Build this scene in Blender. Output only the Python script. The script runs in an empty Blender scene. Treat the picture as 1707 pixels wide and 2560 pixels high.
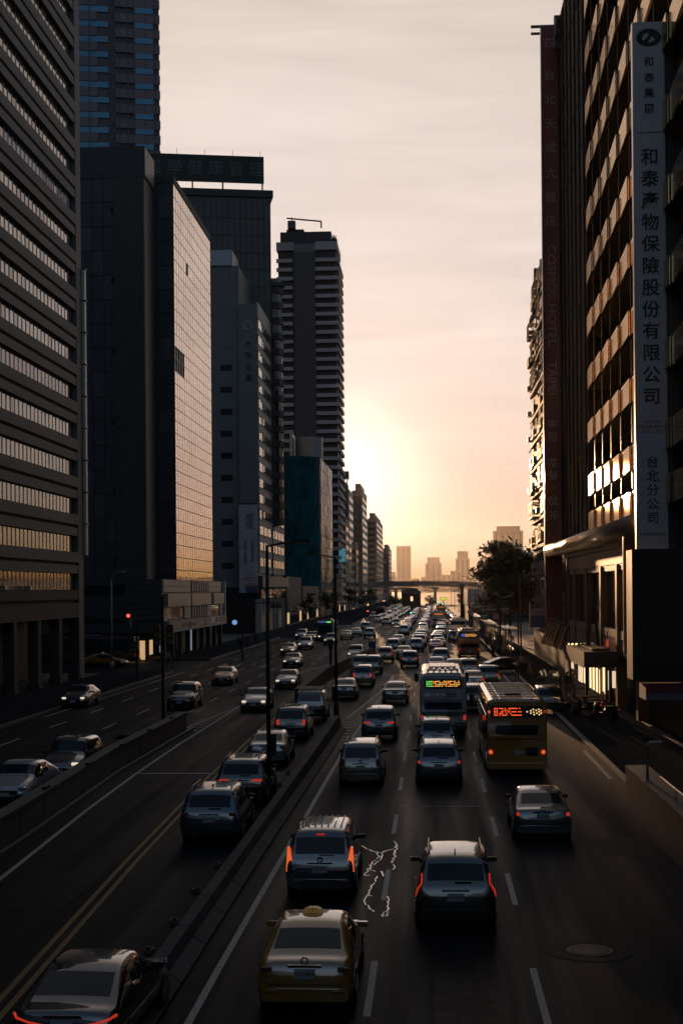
import bpy, bmesh, math, random
from mathutils import Vector, Matrix, Quaternion
random.seed(7)
sc = bpy.context.scene
COL = sc.collection
rad = math.radians

# ------------------------------------------------------------------ camera
F, H = 3640.0, 7.8                       # focal length in photo pixels, eye height on the footbridge
YAW = math.atan(220.5 / F)
ROLL = rad(0.5)
SHY = 196.0
Rv = Vector((math.cos(YAW), math.sin(YAW), 0)); Fv = Vector((-math.sin(YAW), math.cos(YAW), 0)); Uv = Vector((0, 0, 1))
rx = Rv * math.cos(ROLL) - Uv * math.sin(ROLL)
ux = Uv * math.cos(ROLL) + Rv * math.sin(ROLL)
cd = bpy.data.cameras.new('camera'); cam = bpy.data.objects.new('camera', cd); COL.objects.link(cam)
cam.matrix_world = Matrix(((rx.x, ux.x, -Fv.x, 0), (rx.y, ux.y, -Fv.y, 0), (rx.z, ux.z, -Fv.z, H), (0, 0, 0, 1)))
cd.sensor_fit = 'VERTICAL'; cd.sensor_height = 36.0; cd.lens = F / 2560 * 36
cd.shift_y = SHY / 2560
cd.clip_start = 0.5; cd.clip_end = 20000
sc.camera = cam

# ------------------------------------------------------------------ sky, sun, exposure
SUN_EL, SUN_AZ = rad(4.3), rad(-3.4)
SUN = Vector((math.sin(SUN_AZ) * math.cos(SUN_EL), math.cos(SUN_AZ) * math.cos(SUN_EL), math.sin(SUN_EL)))
w = bpy.data.worlds.new('World'); sc.world = w; w.use_nodes = True
nt = w.node_tree; N = nt.nodes; LK = nt.links.new
bg = N['Background']
sky = N.new('ShaderNodeTexSky'); sky.sky_type = 'NISHITA'; sky.sun_disc = False
sky.sun_elevation = SUN_EL; sky.sun_rotation = SUN_AZ; sky.dust_density = 3.0; sky.air_density = 1.0; sky.ozone_density = 1.0
def wn(t, **k):
    n = N.new(t)
    for a, b in k.items(): setattr(n, a, b)
    return n
def vm(op, a, b=None):
    n = wn('ShaderNodeVectorMath', operation=op)
    for i, x in enumerate((a, b)):
        if x is None: continue
        if isinstance(x, (tuple, list)): n.inputs[i].default_value = x
        else: LK(x, n.inputs[i])
    return n.outputs[0]
def mt(op, a, b=None, clamp=False):
    n = wn('ShaderNodeMath', operation=op); n.use_clamp = clamp
    for i, x in enumerate((a, b)):
        if x is None: continue
        if isinstance(x, (int, float)): n.inputs[i].default_value = x
        else: LK(x, n.inputs[i])
    return n.outputs[0]
SKY_GAIN, SKY_POW, SKY_K = 0.115, 1.35, 3.0
tc = wn('ShaderNodeTexCoord')
sz = wn('ShaderNodeSeparateXYZ'); LK(tc.outputs['Generated'], sz.inputs[0])
hs = wn('ShaderNodeHueSaturation')
satn = mt('SUBTRACT', 0.95, mt('MULTIPLY', sz.outputs[2], 4.6)); satn = mt('MINIMUM', mt('MAXIMUM', satn, 0.28), 0.92)
LK(satn, hs.inputs['Saturation'])
LK(sky.outputs[0], hs.inputs['Color'])
lin = vm('MULTIPLY', hs.outputs[0], (SKY_GAIN, SKY_GAIN, SKY_GAIN))
lin = vm('MAXIMUM', lin, (0.0001, 0.0001, 0.0001))
sp0 = wn('ShaderNodeSeparateXYZ'); LK(lin, sp0.inputs[0]); cm0 = wn('ShaderNodeCombineXYZ')
for i in range(3): LK(mt('POWER', sp0.outputs[i], SKY_POW), cm0.inputs[i])
lin = cm0.outputs[0]
# the sky away from the sunset is cooler
dt = wn('ShaderNodeVectorMath', operation='DOT_PRODUCT'); LK(tc.outputs['Generated'], dt.inputs[0]); dt.inputs[1].default_value = SUN
away = wn('ShaderNodeMapRange', interpolation_type='SMOOTHSTEP'); LK(dt.outputs['Value'], away.inputs[0]); away.inputs[1].default_value = 0.9; away.inputs[2].default_value = 0.1; away.inputs[3].default_value = 0.0; away.inputs[4].default_value = 1.0
cool = wn('ShaderNodeMix', data_type='VECTOR'); LK(away.outputs[0], cool.inputs['Factor']); cool.inputs[4].default_value = (1, 1, 1); cool.inputs[5].default_value = (0.62, 1.0, 1.55)
lin = vm('MULTIPLY', lin, cool.outputs[1])
# thin streaks of high cloud: stretched noise on the direction, only brighter or dimmer air
mp = wn('ShaderNodeMapping'); mp.inputs['Scale'].default_value = (5.0, 3.0, 42.0); mp.inputs['Rotation'].default_value = (rad(2), rad(7), 0)
LK(tc.outputs['Generated'], mp.inputs['Vector'])
nz = wn('ShaderNodeTexNoise'); nz.inputs['Scale'].default_value = 1.0; nz.inputs['Detail'].default_value = 6; nz.inputs['Distortion'].default_value = 0.9
LK(mp.outputs[0], nz.inputs['Vector'])
mp2 = wn('ShaderNodeMapping'); mp2.inputs['Scale'].default_value = (3.0, 3.0, 9.0); LK(tc.outputs['Generated'], mp2.inputs['Vector'])
nz2 = wn('ShaderNodeTexNoise'); nz2.inputs['Scale'].default_value = 1.0; nz2.inputs['Detail'].default_value = 3; LK(mp2.outputs[0], nz2.inputs['Vector'])
cl = mt('ADD', mt('MULTIPLY', mt('SUBTRACT', nz.outputs[0], 0.5), 0.34), mt('MULTIPLY', mt('SUBTRACT', nz2.outputs[0], 0.5), 0.26))
clf = mt('ADD', cl, 1.0)
# soft shoulder 1 - exp(-k x), the way bright air rolls off on film
neg = vm('MULTIPLY', lin, (-SKY_K, -SKY_K, -SKY_K))
sep = wn('ShaderNodeSeparateXYZ'); LK(neg, sep.inputs[0])
com = wn('ShaderNodeCombineXYZ')
for i in range(3):
    LK(mt('SUBTRACT', 1.0, mt('EXPONENT', sep.outputs[i])), com.inputs[i])
# aureole of the low sun
c1 = mt('MAXIMUM', dt.outputs['Value'], 0.0)
g1 = mt('MULTIPLY', mt('POWER', c1, 900.0), 0.8); g2 = mt('MULTIPLY', mt('POWER', c1, 60.0), 0.10)
aur = wn('ShaderNodeVectorMath', operation='SCALE'); aur.inputs[0].default_value = (1.0, 0.82, 0.64); LK(mt('ADD', g1, g2), aur.inputs['Scale'])
# low air reddens and dims the horizon
hz_ = mt('EXPONENT', mt('MULTIPLY', mt('MAXIMUM', sz.outputs[2], 0.0), -12.0))
ext = wn('ShaderNodeMix', data_type='VECTOR'); LK(hz_, ext.inputs['Factor']); ext.inputs[4].default_value = (0.80, 0.695, 0.645); ext.inputs[5].default_value = (0.24, 0.11, 0.05)
sclv = wn('ShaderNodeVectorMath', operation='SCALE'); LK(vm('MULTIPLY', com.outputs[0], ext.outputs[1]), sclv.inputs[0]); LK(clf, sclv.inputs['Scale'])
LK(vm('ADD', sclv.outputs[0], aur.outputs[0]), bg.inputs['Color'])
bg.inputs['Strength'].default_value = 1.0

sl = bpy.data.lights.new('sun', 'SUN'); sl.energy = 5.0; sl.angle = rad(0.6); sl.color = (1.0, 0.57, 0.29)
so = bpy.data.objects.new('sun', sl); COL.objects.link(so); so.rotation_euler = (-SUN).to_track_quat('-Z', 'Y').to_euler()
so.location = (0, 0, 200)
sc.view_settings.view_transform = 'Standard'; sc.view_settings.look = 'None'
sc.view_settings.exposure = 0.0; sc.view_settings.gamma = 1.0; sc.view_settings.use_curve_mapping = False
sc.render.engine = 'CYCLES'
sc.cycles.use_denoising = True
sc.cycles.max_bounces = 6; sc.cycles.diffuse_bounces = 3; sc.cycles.glossy_bounces = 4; sc.cycles.transmission_bounces = 2
sc.cycles.volume_bounces = 0; sc.cycles.sample_clamp_indirect = 4.0; sc.cycles.caustics_reflective = False; sc.cycles.caustics_refractive = False

# ------------------------------------------------------------------ photo geometry -> street geometry
def ray(px, py):
    a, b = px - 853.5, py - 1280 - SHY
    d = (rx * a - ux * b) / F + Fv
    return d
K15 = 1707 / 1568.0
def on_ground(px, py, z=0.0):
    d = ray(px, py); t = (z - H) / d.z
    return Vector((d.x * t, d.y * t, z))
def on_x(px, py, X):
    d = ray(px, py); t = X / d.x
    return Vector((X, d.y * t, H + d.z * t))
def on_y(px, py, Y):
    d = ray(px, py); t = Y / d.y
    return Vector((d.x * t, Y, H + d.z * t))
def g15(x, y, z=0.0): return on_ground(x * K15, y * K15, z)

# ------------------------------------------------------------------ materials
MATS = {}
def M(name, col=(0.5, 0.5, 0.5), rough=0.6, metal=0.0, spec=0.5, coat=0.0, noise=0.12, nscale=1.5, bump=0.0, emit=None, es=0.0, jitter=0.0, ior=1.5, stretch=None, rnoise=0.1):
    if name in MATS: return MATS[name]
    m = bpy.data.materials.new(name); m.use_nodes = True; t = m.node_tree; n = t.nodes; p = n['Principled BSDF']
    p.inputs['Roughness'].default_value = rough; p.inputs['Metallic'].default_value = metal
    p.inputs['Specular IOR Level'].default_value = spec; p.inputs['Coat Weight'].default_value = coat; p.inputs['Coat Roughness'].default_value = 0.04; p.inputs['Coat IOR'].default_value = 2.8
    p.inputs['IOR'].default_value = ior
    tcn = n.new('ShaderNodeTexCoord'); mpn = n.new('ShaderNodeMapping')
    t.links.new(tcn.outputs['Object'], mpn.inputs[0])
    if stretch: mpn.inputs['Scale'].default_value = stretch
    nz = n.new('ShaderNodeTexNoise'); nz.inputs['Scale'].default_value = nscale; nz.inputs['Detail'].default_value = 5; nz.inputs['Roughness'].default_value = 0.6
    t.links.new(mpn.outputs[0], nz.inputs['Vector'])
    mr = n.new('ShaderNodeMapRange'); mr.inputs[1].default_value = 0.25; mr.inputs[2].default_value = 0.75
    mr.inputs[3].default_value = 1 - noise; mr.inputs[4].default_value = 1 + noise
    t.links.new(nz.outputs[0], mr.inputs[0]); fac = mr.outputs[0]
    if jitter:
        oi = n.new('ShaderNodeObjectInfo'); mj = n.new('ShaderNodeMapRange'); mj.inputs[3].default_value = 1 - jitter; mj.inputs[4].default_value = 1 + jitter
        t.links.new(oi.outputs['Random'], mj.inputs[0])
        mm = n.new('ShaderNodeMath'); mm.operation = 'MULTIPLY'; t.links.new(fac, mm.inputs[0]); t.links.new(mj.outputs[0], mm.inputs[1]); fac = mm.outputs[0]
    sc_ = n.new('ShaderNodeVectorMath'); sc_.operation = 'SCALE'; sc_.inputs[0].default_value = col[:3]; t.links.new(fac, sc_.inputs['Scale'])
    t.links.new(sc_.outputs[0], p.inputs['Base Color'])
    if rnoise:
        rr = n.new('ShaderNodeMapRange'); rr.inputs[1].default_value = 0.3; rr.inputs[2].default_value = 0.7
        rr.inputs[3].default_value = max(0.0, rough * (1 - rnoise)); rr.inputs[4].default_value = min(1.0, rough * (1 + rnoise))
        t.links.new(nz.outputs[0], rr.inputs[0]); t.links.new(rr.outputs[0], p.inputs['Roughness'])
    if bump:
        b = n.new('ShaderNodeBump'); b.inputs['Strength'].default_value = bump; b.inputs['Distance'].default_value = 0.05
        t.links.new(nz.outputs[0], b.inputs['Height']); t.links.new(b.outputs[0], p.inputs['Normal'])
    if emit:
        p.inputs['Emission Color'].default_value = (*emit, 1); p.inputs['Emission Strength'].default_value = es
    MATS[name] = m
    return m
def asphalt(name, base, rough=0.55):
    m = bpy.data.materials.new(name); m.use_nodes = True; t = m.node_tree; n = t.nodes; p = n['Principled BSDF']; L = t.links.new
    tcn = n.new('ShaderNodeTexCoord')
    def nz(scale, det, st=(1, 1, 1)):
        mpn = n.new('ShaderNodeMapping'); mpn.inputs['Scale'].default_value = st; L(tcn.outputs['Object'], mpn.inputs[0])
        q = n.new('ShaderNodeTexNoise'); q.inputs['Scale'].default_value = scale; q.inputs['Detail'].default_value = det; L(mpn.outputs[0], q.inputs['Vector']); return q.outputs[0]
    def ma(op, a, b):
        q = n.new('ShaderNodeMath'); q.operation = op
        for i, x in enumerate((a, b)):
            if isinstance(x, (int, float)): q.inputs[i].default_value = x
            else: L(x, q.inputs[i])
        return q.outputs[0]
    big = nz(0.5, 4, (0.9, 0.12, 1)); grain = nz(38, 3); lane = nz(1.0, 3, (1.4, 0.03, 1))
    f = ma('ADD', ma('MULTIPLY', big, 0.9), ma('MULTIPLY', lane, 0.7)); f = ma('ADD', f, ma('MULTIPLY', grain, 0.5))
    f = ma('ADD', ma('MULTIPLY', f, 0.95), 0.0)
    # worn grit and litter: rare pale specks
    vo = n.new('ShaderNodeTexVoronoi'); vo.inputs['Scale'].default_value = 2.2; L(tcn.outputs['Object'], vo.inputs['Vector'])
    sp = ma('LESS_THAN', vo.outputs['Distance'], 0.035); f = ma('ADD', f, ma('MULTIPLY', sp, 3.0))
    s = n.new('ShaderNodeVectorMath'); s.operation = 'SCALE'; s.inputs[0].default_value = base; L(f, s.inputs['Scale']); L(s.outputs[0], p.inputs['Base Color'])
    mr = n.new('ShaderNodeMapRange'); mr.inputs[1].default_value = 0.35; mr.inputs[2].default_value = 0.65; mr.inputs[3].default_value = rough - 0.12; mr.inputs[4].default_value = rough + 0.14
    L(ma('ADD', ma('MULTIPLY', big, 0.4), ma('MULTIPLY', lane, 0.6)), mr.inputs[0]); L(mr.outputs[0], p.inputs['Roughness'])
    b = n.new('ShaderNodeBump'); b.inputs['Strength'].default_value = 0.12; b.inputs['Distance'].default_value = 0.01; L(grain, b.inputs['Height']); L(b.outputs[0], p.inputs['Normal'])
    p.inputs['Specular IOR Level'].default_value = 0.045
    MATS[name] = m
    return m

# ------------------------------------------------------------------ mesh helpers
class MB:
    def __init__(s): s.v = []; s.f = []; s.m = []
    def face(s, pts, m=0):
        i = len(s.v); s.v += [tuple(p) for p in pts]; s.f.append(tuple(range(i, i + len(pts)))); s.m.append(m); return s
    def box(s, x0, x1, y0, y1, z0, z1, m=0):
        if x0 > x1: x0, x1 = x1, x0
        if y0 > y1: y0, y1 = y1, y0
        if z0 > z1: z0, z1 = z1, z0
        i = len(s.v)
        s.v += [(x0, y0, z0), (x1, y0, z0), (x1, y1, z0), (x0, y1, z0), (x0, y0, z1), (x1, y0, z1), (x1, y1, z1), (x0, y1, z1)]
        s.f += [tuple(i + k for k in q) for q in ((3, 2, 1, 0), (4, 5, 6, 7), (0, 1, 5, 4), (1, 2, 6, 5), (2, 3, 7, 6), (3, 0, 4, 7))]
        s.m += [m] * 6; return s
    def prism(s, poly, z0, z1, m=0):          # counter-clockwise (x, y) outline
        i = len(s.v); n = len(poly)
        s.v += [(x, y, z0) for x, y in poly] + [(x, y, z1) for x, y in poly]
        s.f.append(tuple(i + k for k in range(n - 1, -1, -1))); s.f.append(tuple(i + n + k for k in range(n))); s.m += [m, m]
        for k in range(n):
            q = (k + 1) % n; s.f.append((i + k, i + q, i + n + q, i + n + k)); s.m.append(m)
        return s
    def tube(s, pts, r, n=8, m=0, r1=None):
        pts = [Vector(p) for p in pts]; K = len(pts); i0 = len(s.v)
        for k, p in enumerate(pts):
            d = (pts[min(k + 1, K - 1)] - pts[max(k - 1, 0)]).normalized()
            a = d.cross(Vector((0, 0, 1)))
            if a.length < 1e-3: a = Vector((1, 0, 0))
            a.normalize(); b = d.cross(a)
            rr = r if r1 is None else r + (r1 - r) * k / max(1, K - 1)
            for j in range(n):
                t = 2 * math.pi * j / n; s.v.append(tuple(p + a * math.cos(t) * rr + b * math.sin(t) * rr))
        for k in range(K - 1):
            for j in range(n):
                q = (j + 1) % n
                s.f.append((i0 + k * n + j, i0 + k * n + q, i0 + (k + 1) * n + q, i0 + (k + 1) * n + j)); s.m.append(m)
        s.f.append(tuple(i0 + j for j in range(n - 1, -1, -1))); s.f.append(tuple(i0 + (K - 1) * n + j for j in range(n))); s.m += [m, m]
        return s
    def strip(s, pa, pb, m=0):                # ribbon between two polylines
        for k in range(len(pa) - 1): s.face((pa[k], pb[k], pb[k + 1], pa[k + 1]), m)
        return s
    def mesh(s, name, mats, smooth=False, off=None, fix=False):
        me = bpy.data.meshes.new(name)
        vv = s.v if off is None else [(a - off[0], b - off[1], c - off[2]) for a, b, c in s.v]
        me.from_pydata(vv, [], s.f)
        if not isinstance(mats, (list, tuple)): mats = [mats]
        for x in mats: me.materials.append(x)
        me.polygons.foreach_set('material_index', s.m)
        if smooth: me.polygons.foreach_set('use_smooth', [True] * len(s.f))
        if fix:
            bm = bmesh.new(); bm.from_mesh(me); bmesh.ops.remove_doubles(bm, verts=bm.verts, dist=1e-4); bmesh.ops.recalc_face_normals(bm, faces=bm.faces); bm.to_mesh(me); bm.free()
        me.update(); return me
    def build(s, name, mats, parent=None, smooth=False, fix=False):
        off = parent['_o'] if parent is not None and '_o' in parent else None
        return inst(name, s.mesh(name, mats, smooth, off, fix), parent)
def inst(name, me, parent=None, loc=(0, 0, 0), rot=(0, 0, 0), mat=None, scale=None):
    o = bpy.data.objects.new(name, me); COL.objects.link(o)
    o.location = loc; o.rotation_euler = rot
    if scale: o.scale = scale
    if parent is not None: o.parent = parent
    if mat is not None:
        o.material_slots[0].link = 'OBJECT'; o.material_slots[0].material = mat
    return o
def wl(parent, p):                           # world point -> local offset of an unrotated thing
    o = parent['_o']; return (p[0] - o[0], p[1] - o[1], p[2] - o[2])
def tag(o, label=None, cat=None, group=None, kind=None):
    if label: o['label'] = label
    if cat: o['category'] = cat
    if group: o['group'] = group
    if kind: o['kind'] = kind
    return o
def thing(name, label, cat, loc=(0, 0, 0), rotz=0.0, group=None):
    o = bpy.data.objects.new(name, None); COL.objects.link(o); o.location = loc; o.rotation_euler = (0, 0, rotz)
    o.empty_display_size = 0.3
    if rotz == 0.0: o['_o'] = [float(c) for c in loc]
    return tag(o, label, cat, group)
def struct(name, mb, mats, smooth=False): return tag(mb.build(name, mats, None, smooth), kind='structure')
TXT = {}
def text(body, size, mat, parent, loc, rot=(math.pi / 2, 0, 0), ext=0.01, name='lettering', line=1.0, sx=1.0, bold=0.0):
    key = (body, line, round(ext / size, 4), bold)
    if key not in TXT:
        c = bpy.data.curves.new('lettering', 'FONT'); c.body = body; c.align_x = 'CENTER'; c.align_y = 'CENTER'; c.space_line = line; c.size = 1.0
        c.extrude = ext / size; c.offset = bold; c.resolution_u = 3
        t = bpy.data.objects.new('tmp', c); COL.objects.link(t); bpy.context.view_layer.update()
        TXT[key] = bpy.data.meshes.new_from_object(t.evaluated_get(bpy.context.evaluated_depsgraph_get()))
        bpy.data.objects.remove(t)
        if not TXT[key].materials: TXT[key].materials.append(None)
    o = inst(name, TXT[key], parent, loc, rot, None, (size * sx, size, size))
    o.material_slots[0].link = 'OBJECT'; o.material_slots[0].material = mat
    return o
def clone(root):
    r = root.copy(); COL.objects.link(r)
    for ch in list(root.children):
        c = ch.copy(); COL.objects.link(c); c.parent = r
        for g in list(ch.children):
            d = g.copy(); COL.objects.link(d); d.parent = c
    return r
FACE_CAM = (math.pi / 2, 0, 0); FACE_RIGHT = (math.pi / 2, 0, math.pi / 2); FACE_LEFT = (math.pi / 2, 0, -math.pi / 2)
HAZE = 0.0000080
# ================================================================== THE SETTING
m_road = asphalt('asphalt', (0.011, 0.0155, 0.022), 0.57)
m_pave = M('paving_stone', (0.05, 0.05, 0.052), 0.9, spec=0.0, noise=0.3, nscale=3, bump=0.3)
m_kerb = M('kerb_concrete', (0.12, 0.115, 0.11), 0.6, noise=0.25, nscale=4, bump=0.3)
m_paint = M('road_paint_white', (0.55, 0.54, 0.50), 0.6, noise=0.7, nscale=13, spec=0.2)
m_ypaint = M('road_paint_yellow', (0.26, 0.165, 0.045), 0.6, noise=0.45, nscale=9)
m_seal = M('crack_seal', (0.012, 0.012, 0.012), 0.17, spec=1.0, ior=1.75, noise=0.1)
m_iron = M('cast_iron', (0.03, 0.03, 0.03), 0.6, metal=0.3, noise=0.3, nscale=20)
m_conc = M('concrete', (0.13, 0.128, 0.122), 0.7, noise=0.3, nscale=1.2, bump=0.3, stretch=(1, 1, 0.35))
m_dconc = M('dark_concrete', (0.07, 0.069, 0.067), 0.75, noise=0.3, nscale=1.5, bump=0.3)
m_dmetal = M('dark_metal', (0.035, 0.035, 0.037), 0.42, metal=0.3, noise=0.2)
m_gal = M('galvanised_steel', (0.42, 0.42, 0.41), 0.38, metal=0.85, noise=0.15, nscale=6)
m_hill = M('hill_forest', (0.06, 0.07, 0.05), 0.9, noise=0.3, nscale=0.01)

struct('ground', MB().face([(-4500, -200, -0.03), (4500, -200, -0.03), (4500, 12000, -0.03), (-4500, 12000, -0.03)]), M('ground_earth', (0.07, 0.066, 0.06), 0.85, noise=0.3, nscale=0.05))
struct('road', MB().face([(-24.7, -30, 0), (7.6, -30, 0), (7.6, 1500, 0), (-24.7, 1500, 0)]), m_road)
struct('side_street', MB().face([(-90, 140, 0), (-24.7, 140, 0), (-24.7, 163, 0), (-90, 163, 0)]), m_road)
# pavements: slabs with a real step, laid in big flags near the camera
def pavement(name, x0, x1, y0, y1, kerb_side):
    p = struct(name, MB().box(x0, x1, y0, y1, -0.02, 0.13), m_pave)
    k = MB(); kx = x0 if kerb_side < 0 else x1
    k.box(kx - 0.15, kx + 0.15, y0, y1, -0.02, 0.15)
    k.build('kerb', m_kerb, p)
    return p
pl = pavement('pavement', -31.2, -24.85, -20, 139.5, 1)
pl2 = pavement('pavement', -31.2, -24.85, 163.5, 240, 1)
pavement('pavement', -31.2, -21.2, 240, 330, 1); pavement('pavement', -31.2, -17.6, 330, 1300, 1)
pr = pavement('pavement', 7.75, 12.0, 50.2, 420, -1)
# paint on the road
PZ = 0.005
def stripe(mb, pts, wd, z=PZ):
    pts = [Vector((p[0], p[1], z)) for p in pts]; a = []; b = []
    for i, p in enumerate(pts):
        d = (pts[min(i + 1, len(pts) - 1)] - pts[max(i - 1, 0)]).normalized(); n = Vector((d.y, -d.x, 0)) * wd / 2
        a.append(p - n); b.append(p + n)
    mb.strip(a, b)
yl = [on_ground(*p) for p in ((8, 2512), (331, 2150), (534, 1938), (600.7, 1878), (667.7, 1813.8))]
yl = [yl[0] + (yl[0] - yl[1]) * 1.0] + yl + [Vector((-9.15, 97, 0))]
for nm, sx in (('yellow_line', -0.15), ('yellow_line', 0.15)):
    mb = MB(); stripe(mb, [(p.x + sx, p.y) for p in yl], 0.13); struct(nm, mb, m_ypaint)
wl_ = [(-11.2, 22), (-11.8, 40), (-12.35, 52), (-12.65, 62), (-12.85, 74), (-12.9, 98.6)]
mb = MB(); stripe(mb, wl_, 0.15); struct('lane_edge_line', mb, m_paint)
mb = MB(); stripe(mb, [(-4.42, 12), (-4.42, 30), (-4.3, 60), (-4.2, 75), (-3.55, 108), (-3.3, 132)], 0.15); struct('lane_edge_line', mb, m_paint)
# hatched nose after the barrier
mb = MB(); stripe(mb, [(-5.09, 88.2), (-3.68, 115), (-3.45, 132)], 0.14)
for i in range(16):
    y = 76 + i * 1.7; t = (y - 76) / 30
    xl = -4.95 + max(0, (y - 88.2) / 27 * 1.4); xr = -4.2 + 0.62 * (y - 75) / 33
    if xr - xl > 0.12: stripe(mb, [(xl, y), (xr, y - 0.5)], 0.16)
struct('hatch_marking', mb, m_paint)
mb = MB(); stripe(mb, [(-13.97, 83), (-12.95, 98.6)], 0.13)
stripe(mb, [(-13.97, 83), (-13.0, 80.5)], 0.13)
for i in range(11):
    y = 82 + i * 1.35; xl = -13.97 + max(0, (y - 83)) * 0.0655
    if xl < -13.05: stripe(mb, [(xl, y + 0.2), (-12.9, y - 0.6)], 0.14)
struct('hatch_marking', mb, m_paint)
def dashes(x, y0, y1, off, ln=4.0, per=10.0, wd=0.14):
    mb = MB(); y = off
    while y < y1:
        if y > y0: stripe(mb, [(x, y), (x, y + ln)], wd)
        y += per
    struct('lane_dashes', mb, m_paint)
dashes(2.04, 10, 330, 6.1); dashes(-1.22, 10, 330, 6.6)
dashes(-15.6, 60, 150, 2.0); dashes(-18.7, 60, 220, 2.0); dashes(-22.0, 60, 220, 3.0); dashes(-12.6, 150, 320, 4.0); dashes(-5.2, 210, 330, 4)
mb = MB(); stripe(mb, [(-24.2, 90), (-23.8, 140)], 0.15); stripe(mb, [(-12.4, 128), (-12.4, 137), (-10.7, 152), (-9.35, 162), (-9.3, 200), (-8.7, 226)], 0.14); struct('lane_edge_line', mb, m_paint)
mb = MB(); stripe(mb, [(7.3, 60), (7.3, 70.5)], 0.16); stripe(mb, [(6.6, 108), (6.6, 134)], 0.16); stripe(mb, [(5.4, 104), (6.6, 104)], 0.2); struct('bus_bay_line', mb, m_paint)
mb = MB(); stripe(mb, [(-4.4, 133), (-0.6, 133)], 0.4); stripe(mb, [(-12.6, 62), (-5.95, 62)], 0.22); stripe(mb, [(-17, 331), (-9, 331)], 0.9)
for y in (52.5, 68.2): stripe(mb, [(-1.2, y), (2.0, y)], 0.07)
struct('stop_line', mb, m_paint)
# arrow
mb = MB(); mb.face([(-1.95, 124, PZ), (-1.8, 124, PZ), (-1.8, 128.5, PZ), (-1.95, 128.5, PZ)]); mb.face([(-2.4, 128.5, PZ), (-1.35, 128.5, PZ), (-1.87, 131, PZ)]); struct('arrow_marking', mb, m_paint)
mb = MB()
for (ax, ay) in ((-14.0, 140), (-17.2, 150), (-20.3, 152)):
    mb.face([(ax - .09, ay, PZ), (ax + .09, ay, PZ), (ax + .09, ay + 4, PZ), (ax - .09, ay + 4, PZ)]); mb.face([(ax - .5, ay, PZ), (ax, ay - 2.2, PZ), (ax + .5, ay, PZ)])
struct('arrow_marking', mb, m_paint)
# glossy crack sealing between the van and the black sports car lane
def C8(a, b): return on_ground(620 + a * 0.4082, 2000 + b * 0.4082, 0)
cr = [[(695, 278), (730, 300), (770, 314), (795, 326), (830, 318), (893, 300)], [(893, 250), (906, 300), (892, 350), (886, 425)],
      [(790, 325), (802, 350), (765, 378), (742, 405), (728, 435), (713, 462), (745, 462), (785, 468)], [(820, 322), (826, 358), (792, 388), (760, 402), (748, 428), (780, 440)],
      [(785, 468), (780, 498), (748, 540), (728, 580), (708, 615), (745, 650), (768, 686)], [(728, 580), (772, 590)], [(850, 597), (866, 640), (845, 680), (822, 702), (838, 722), (858, 703), (845, 682)], [(822, 440), (828, 466)]]
mb = MB(); rr = random.Random(3)
for c in cr:
    P = [C8(*p) for p in c]; Q = []
    for a, b in zip(P[:-1], P[1:]):
        n = max(2, int((b - a).length / 0.22)); dd = (b - a); s = Vector((-dd.y, dd.x, 0)).normalized()
        for k in range(n): Q.append(a + dd * (k / n) + Vector((rr.uniform(-.05, .05), rr.uniform(-.12, .12), 0)))
    Q.append(P[-1])
    A = []; B = []
    for i, p in enumerate(Q):
        wv = rr.uniform(0.008, 0.03); A.append((p.x - wv, p.y, 0.006)); B.append((p.x + wv, p.y + rr.uniform(-.03, .03), 0.006))
    i = 0
    while i < len(A) - 1:
        j = min(len(A) - 1, i + rr.randint(2, 7)); mb.strip(A[i:j + 1], B[i:j + 1]); i = j + (1 if rr.random() < .35 else 0)
tag(mb.build('crack_sealing', m_seal), kind='structure')
# manhole
mh = thing('manhole_cover', 'round iron manhole cover set in the empty dark right lane', 'manhole cover', (3.36, 31.6, 0.004))
def ring(r0, r1, z0, z1, n=28, m=0, cx=0, cy=0):
    mb = MB()
    for k in range(n):
        a, b = 2 * math.pi * k / n, 2 * math.pi * (k + 1) / n
        P = lambda r, t, z: (cx + r * math.cos(t), cy + r * math.sin(t), z)
        mb.face([P(r0, a, z1), P(r1, a, z1), P(r1, b, z1), P(r0, b, z1)], m); mb.face([P(r1, a, z0), P(r1, b, z0), P(r1, b, z1), P(r1, a, z1)], m)
    return mb
inst('frame_ring', ring(0.42, 0.50, 0, 0.012).mesh('frame_ring', [M('worn_steel', (0.07, 0.07, 0.07), 0.6, noise=.5, nscale=9)]), mh); inst('lid', MB().prism([(0.40 * math.cos(t * math.pi / 12), 0.40 * math.sin(t * math.pi / 12)) for t in range(24)], 0, 0.015).mesh('lid', [m_iron]), mh)
inst('apron', ring(0.56, 0.95, 0, 0.004).mesh('apron', [M('patch_asphalt', (0.015, 0.018, 0.023), 0.6, spec=.045, noise=.3, nscale=4)]), mh)

# utility cuts and worn patches in the surface
m_patch = M('asphalt_patch', (0.017, 0.0195, 0.024), 0.6, spec=0.05, noise=0.35, nscale=3); m_patchd = M('asphalt_patch_dark', (0.009, 0.0105, 0.014), 0.55, spec=0.05, noise=0.35, nscale=3)
rp_ = random.Random(12); mba = MB(); mbb = MB()
for k in range(26):
    x = rp_.choice((-10.5, -7.4, -2.8, .4, 3.6, 5.8, -19, -16)) + rp_.uniform(-.4, .4); y = rp_.uniform(22, 125); w_ = rp_.uniform(.5, 1.3); l_ = rp_.uniform(1.5, 9)
    (mba if k % 2 else mbb).face([(x - w_ + rp_.uniform(-.1, .1), y, 0.003), (x + w_, y + rp_.uniform(-.2, .2), 0.003), (x + w_ + rp_.uniform(-.1, .1), y + l_, 0.003), (x - w_, y + l_ + rp_.uniform(-.2, .2), 0.003)])
struct('road_patch', mba, m_patch); struct('road_patch', mbb, m_patchd)
mb = MB()
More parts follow.
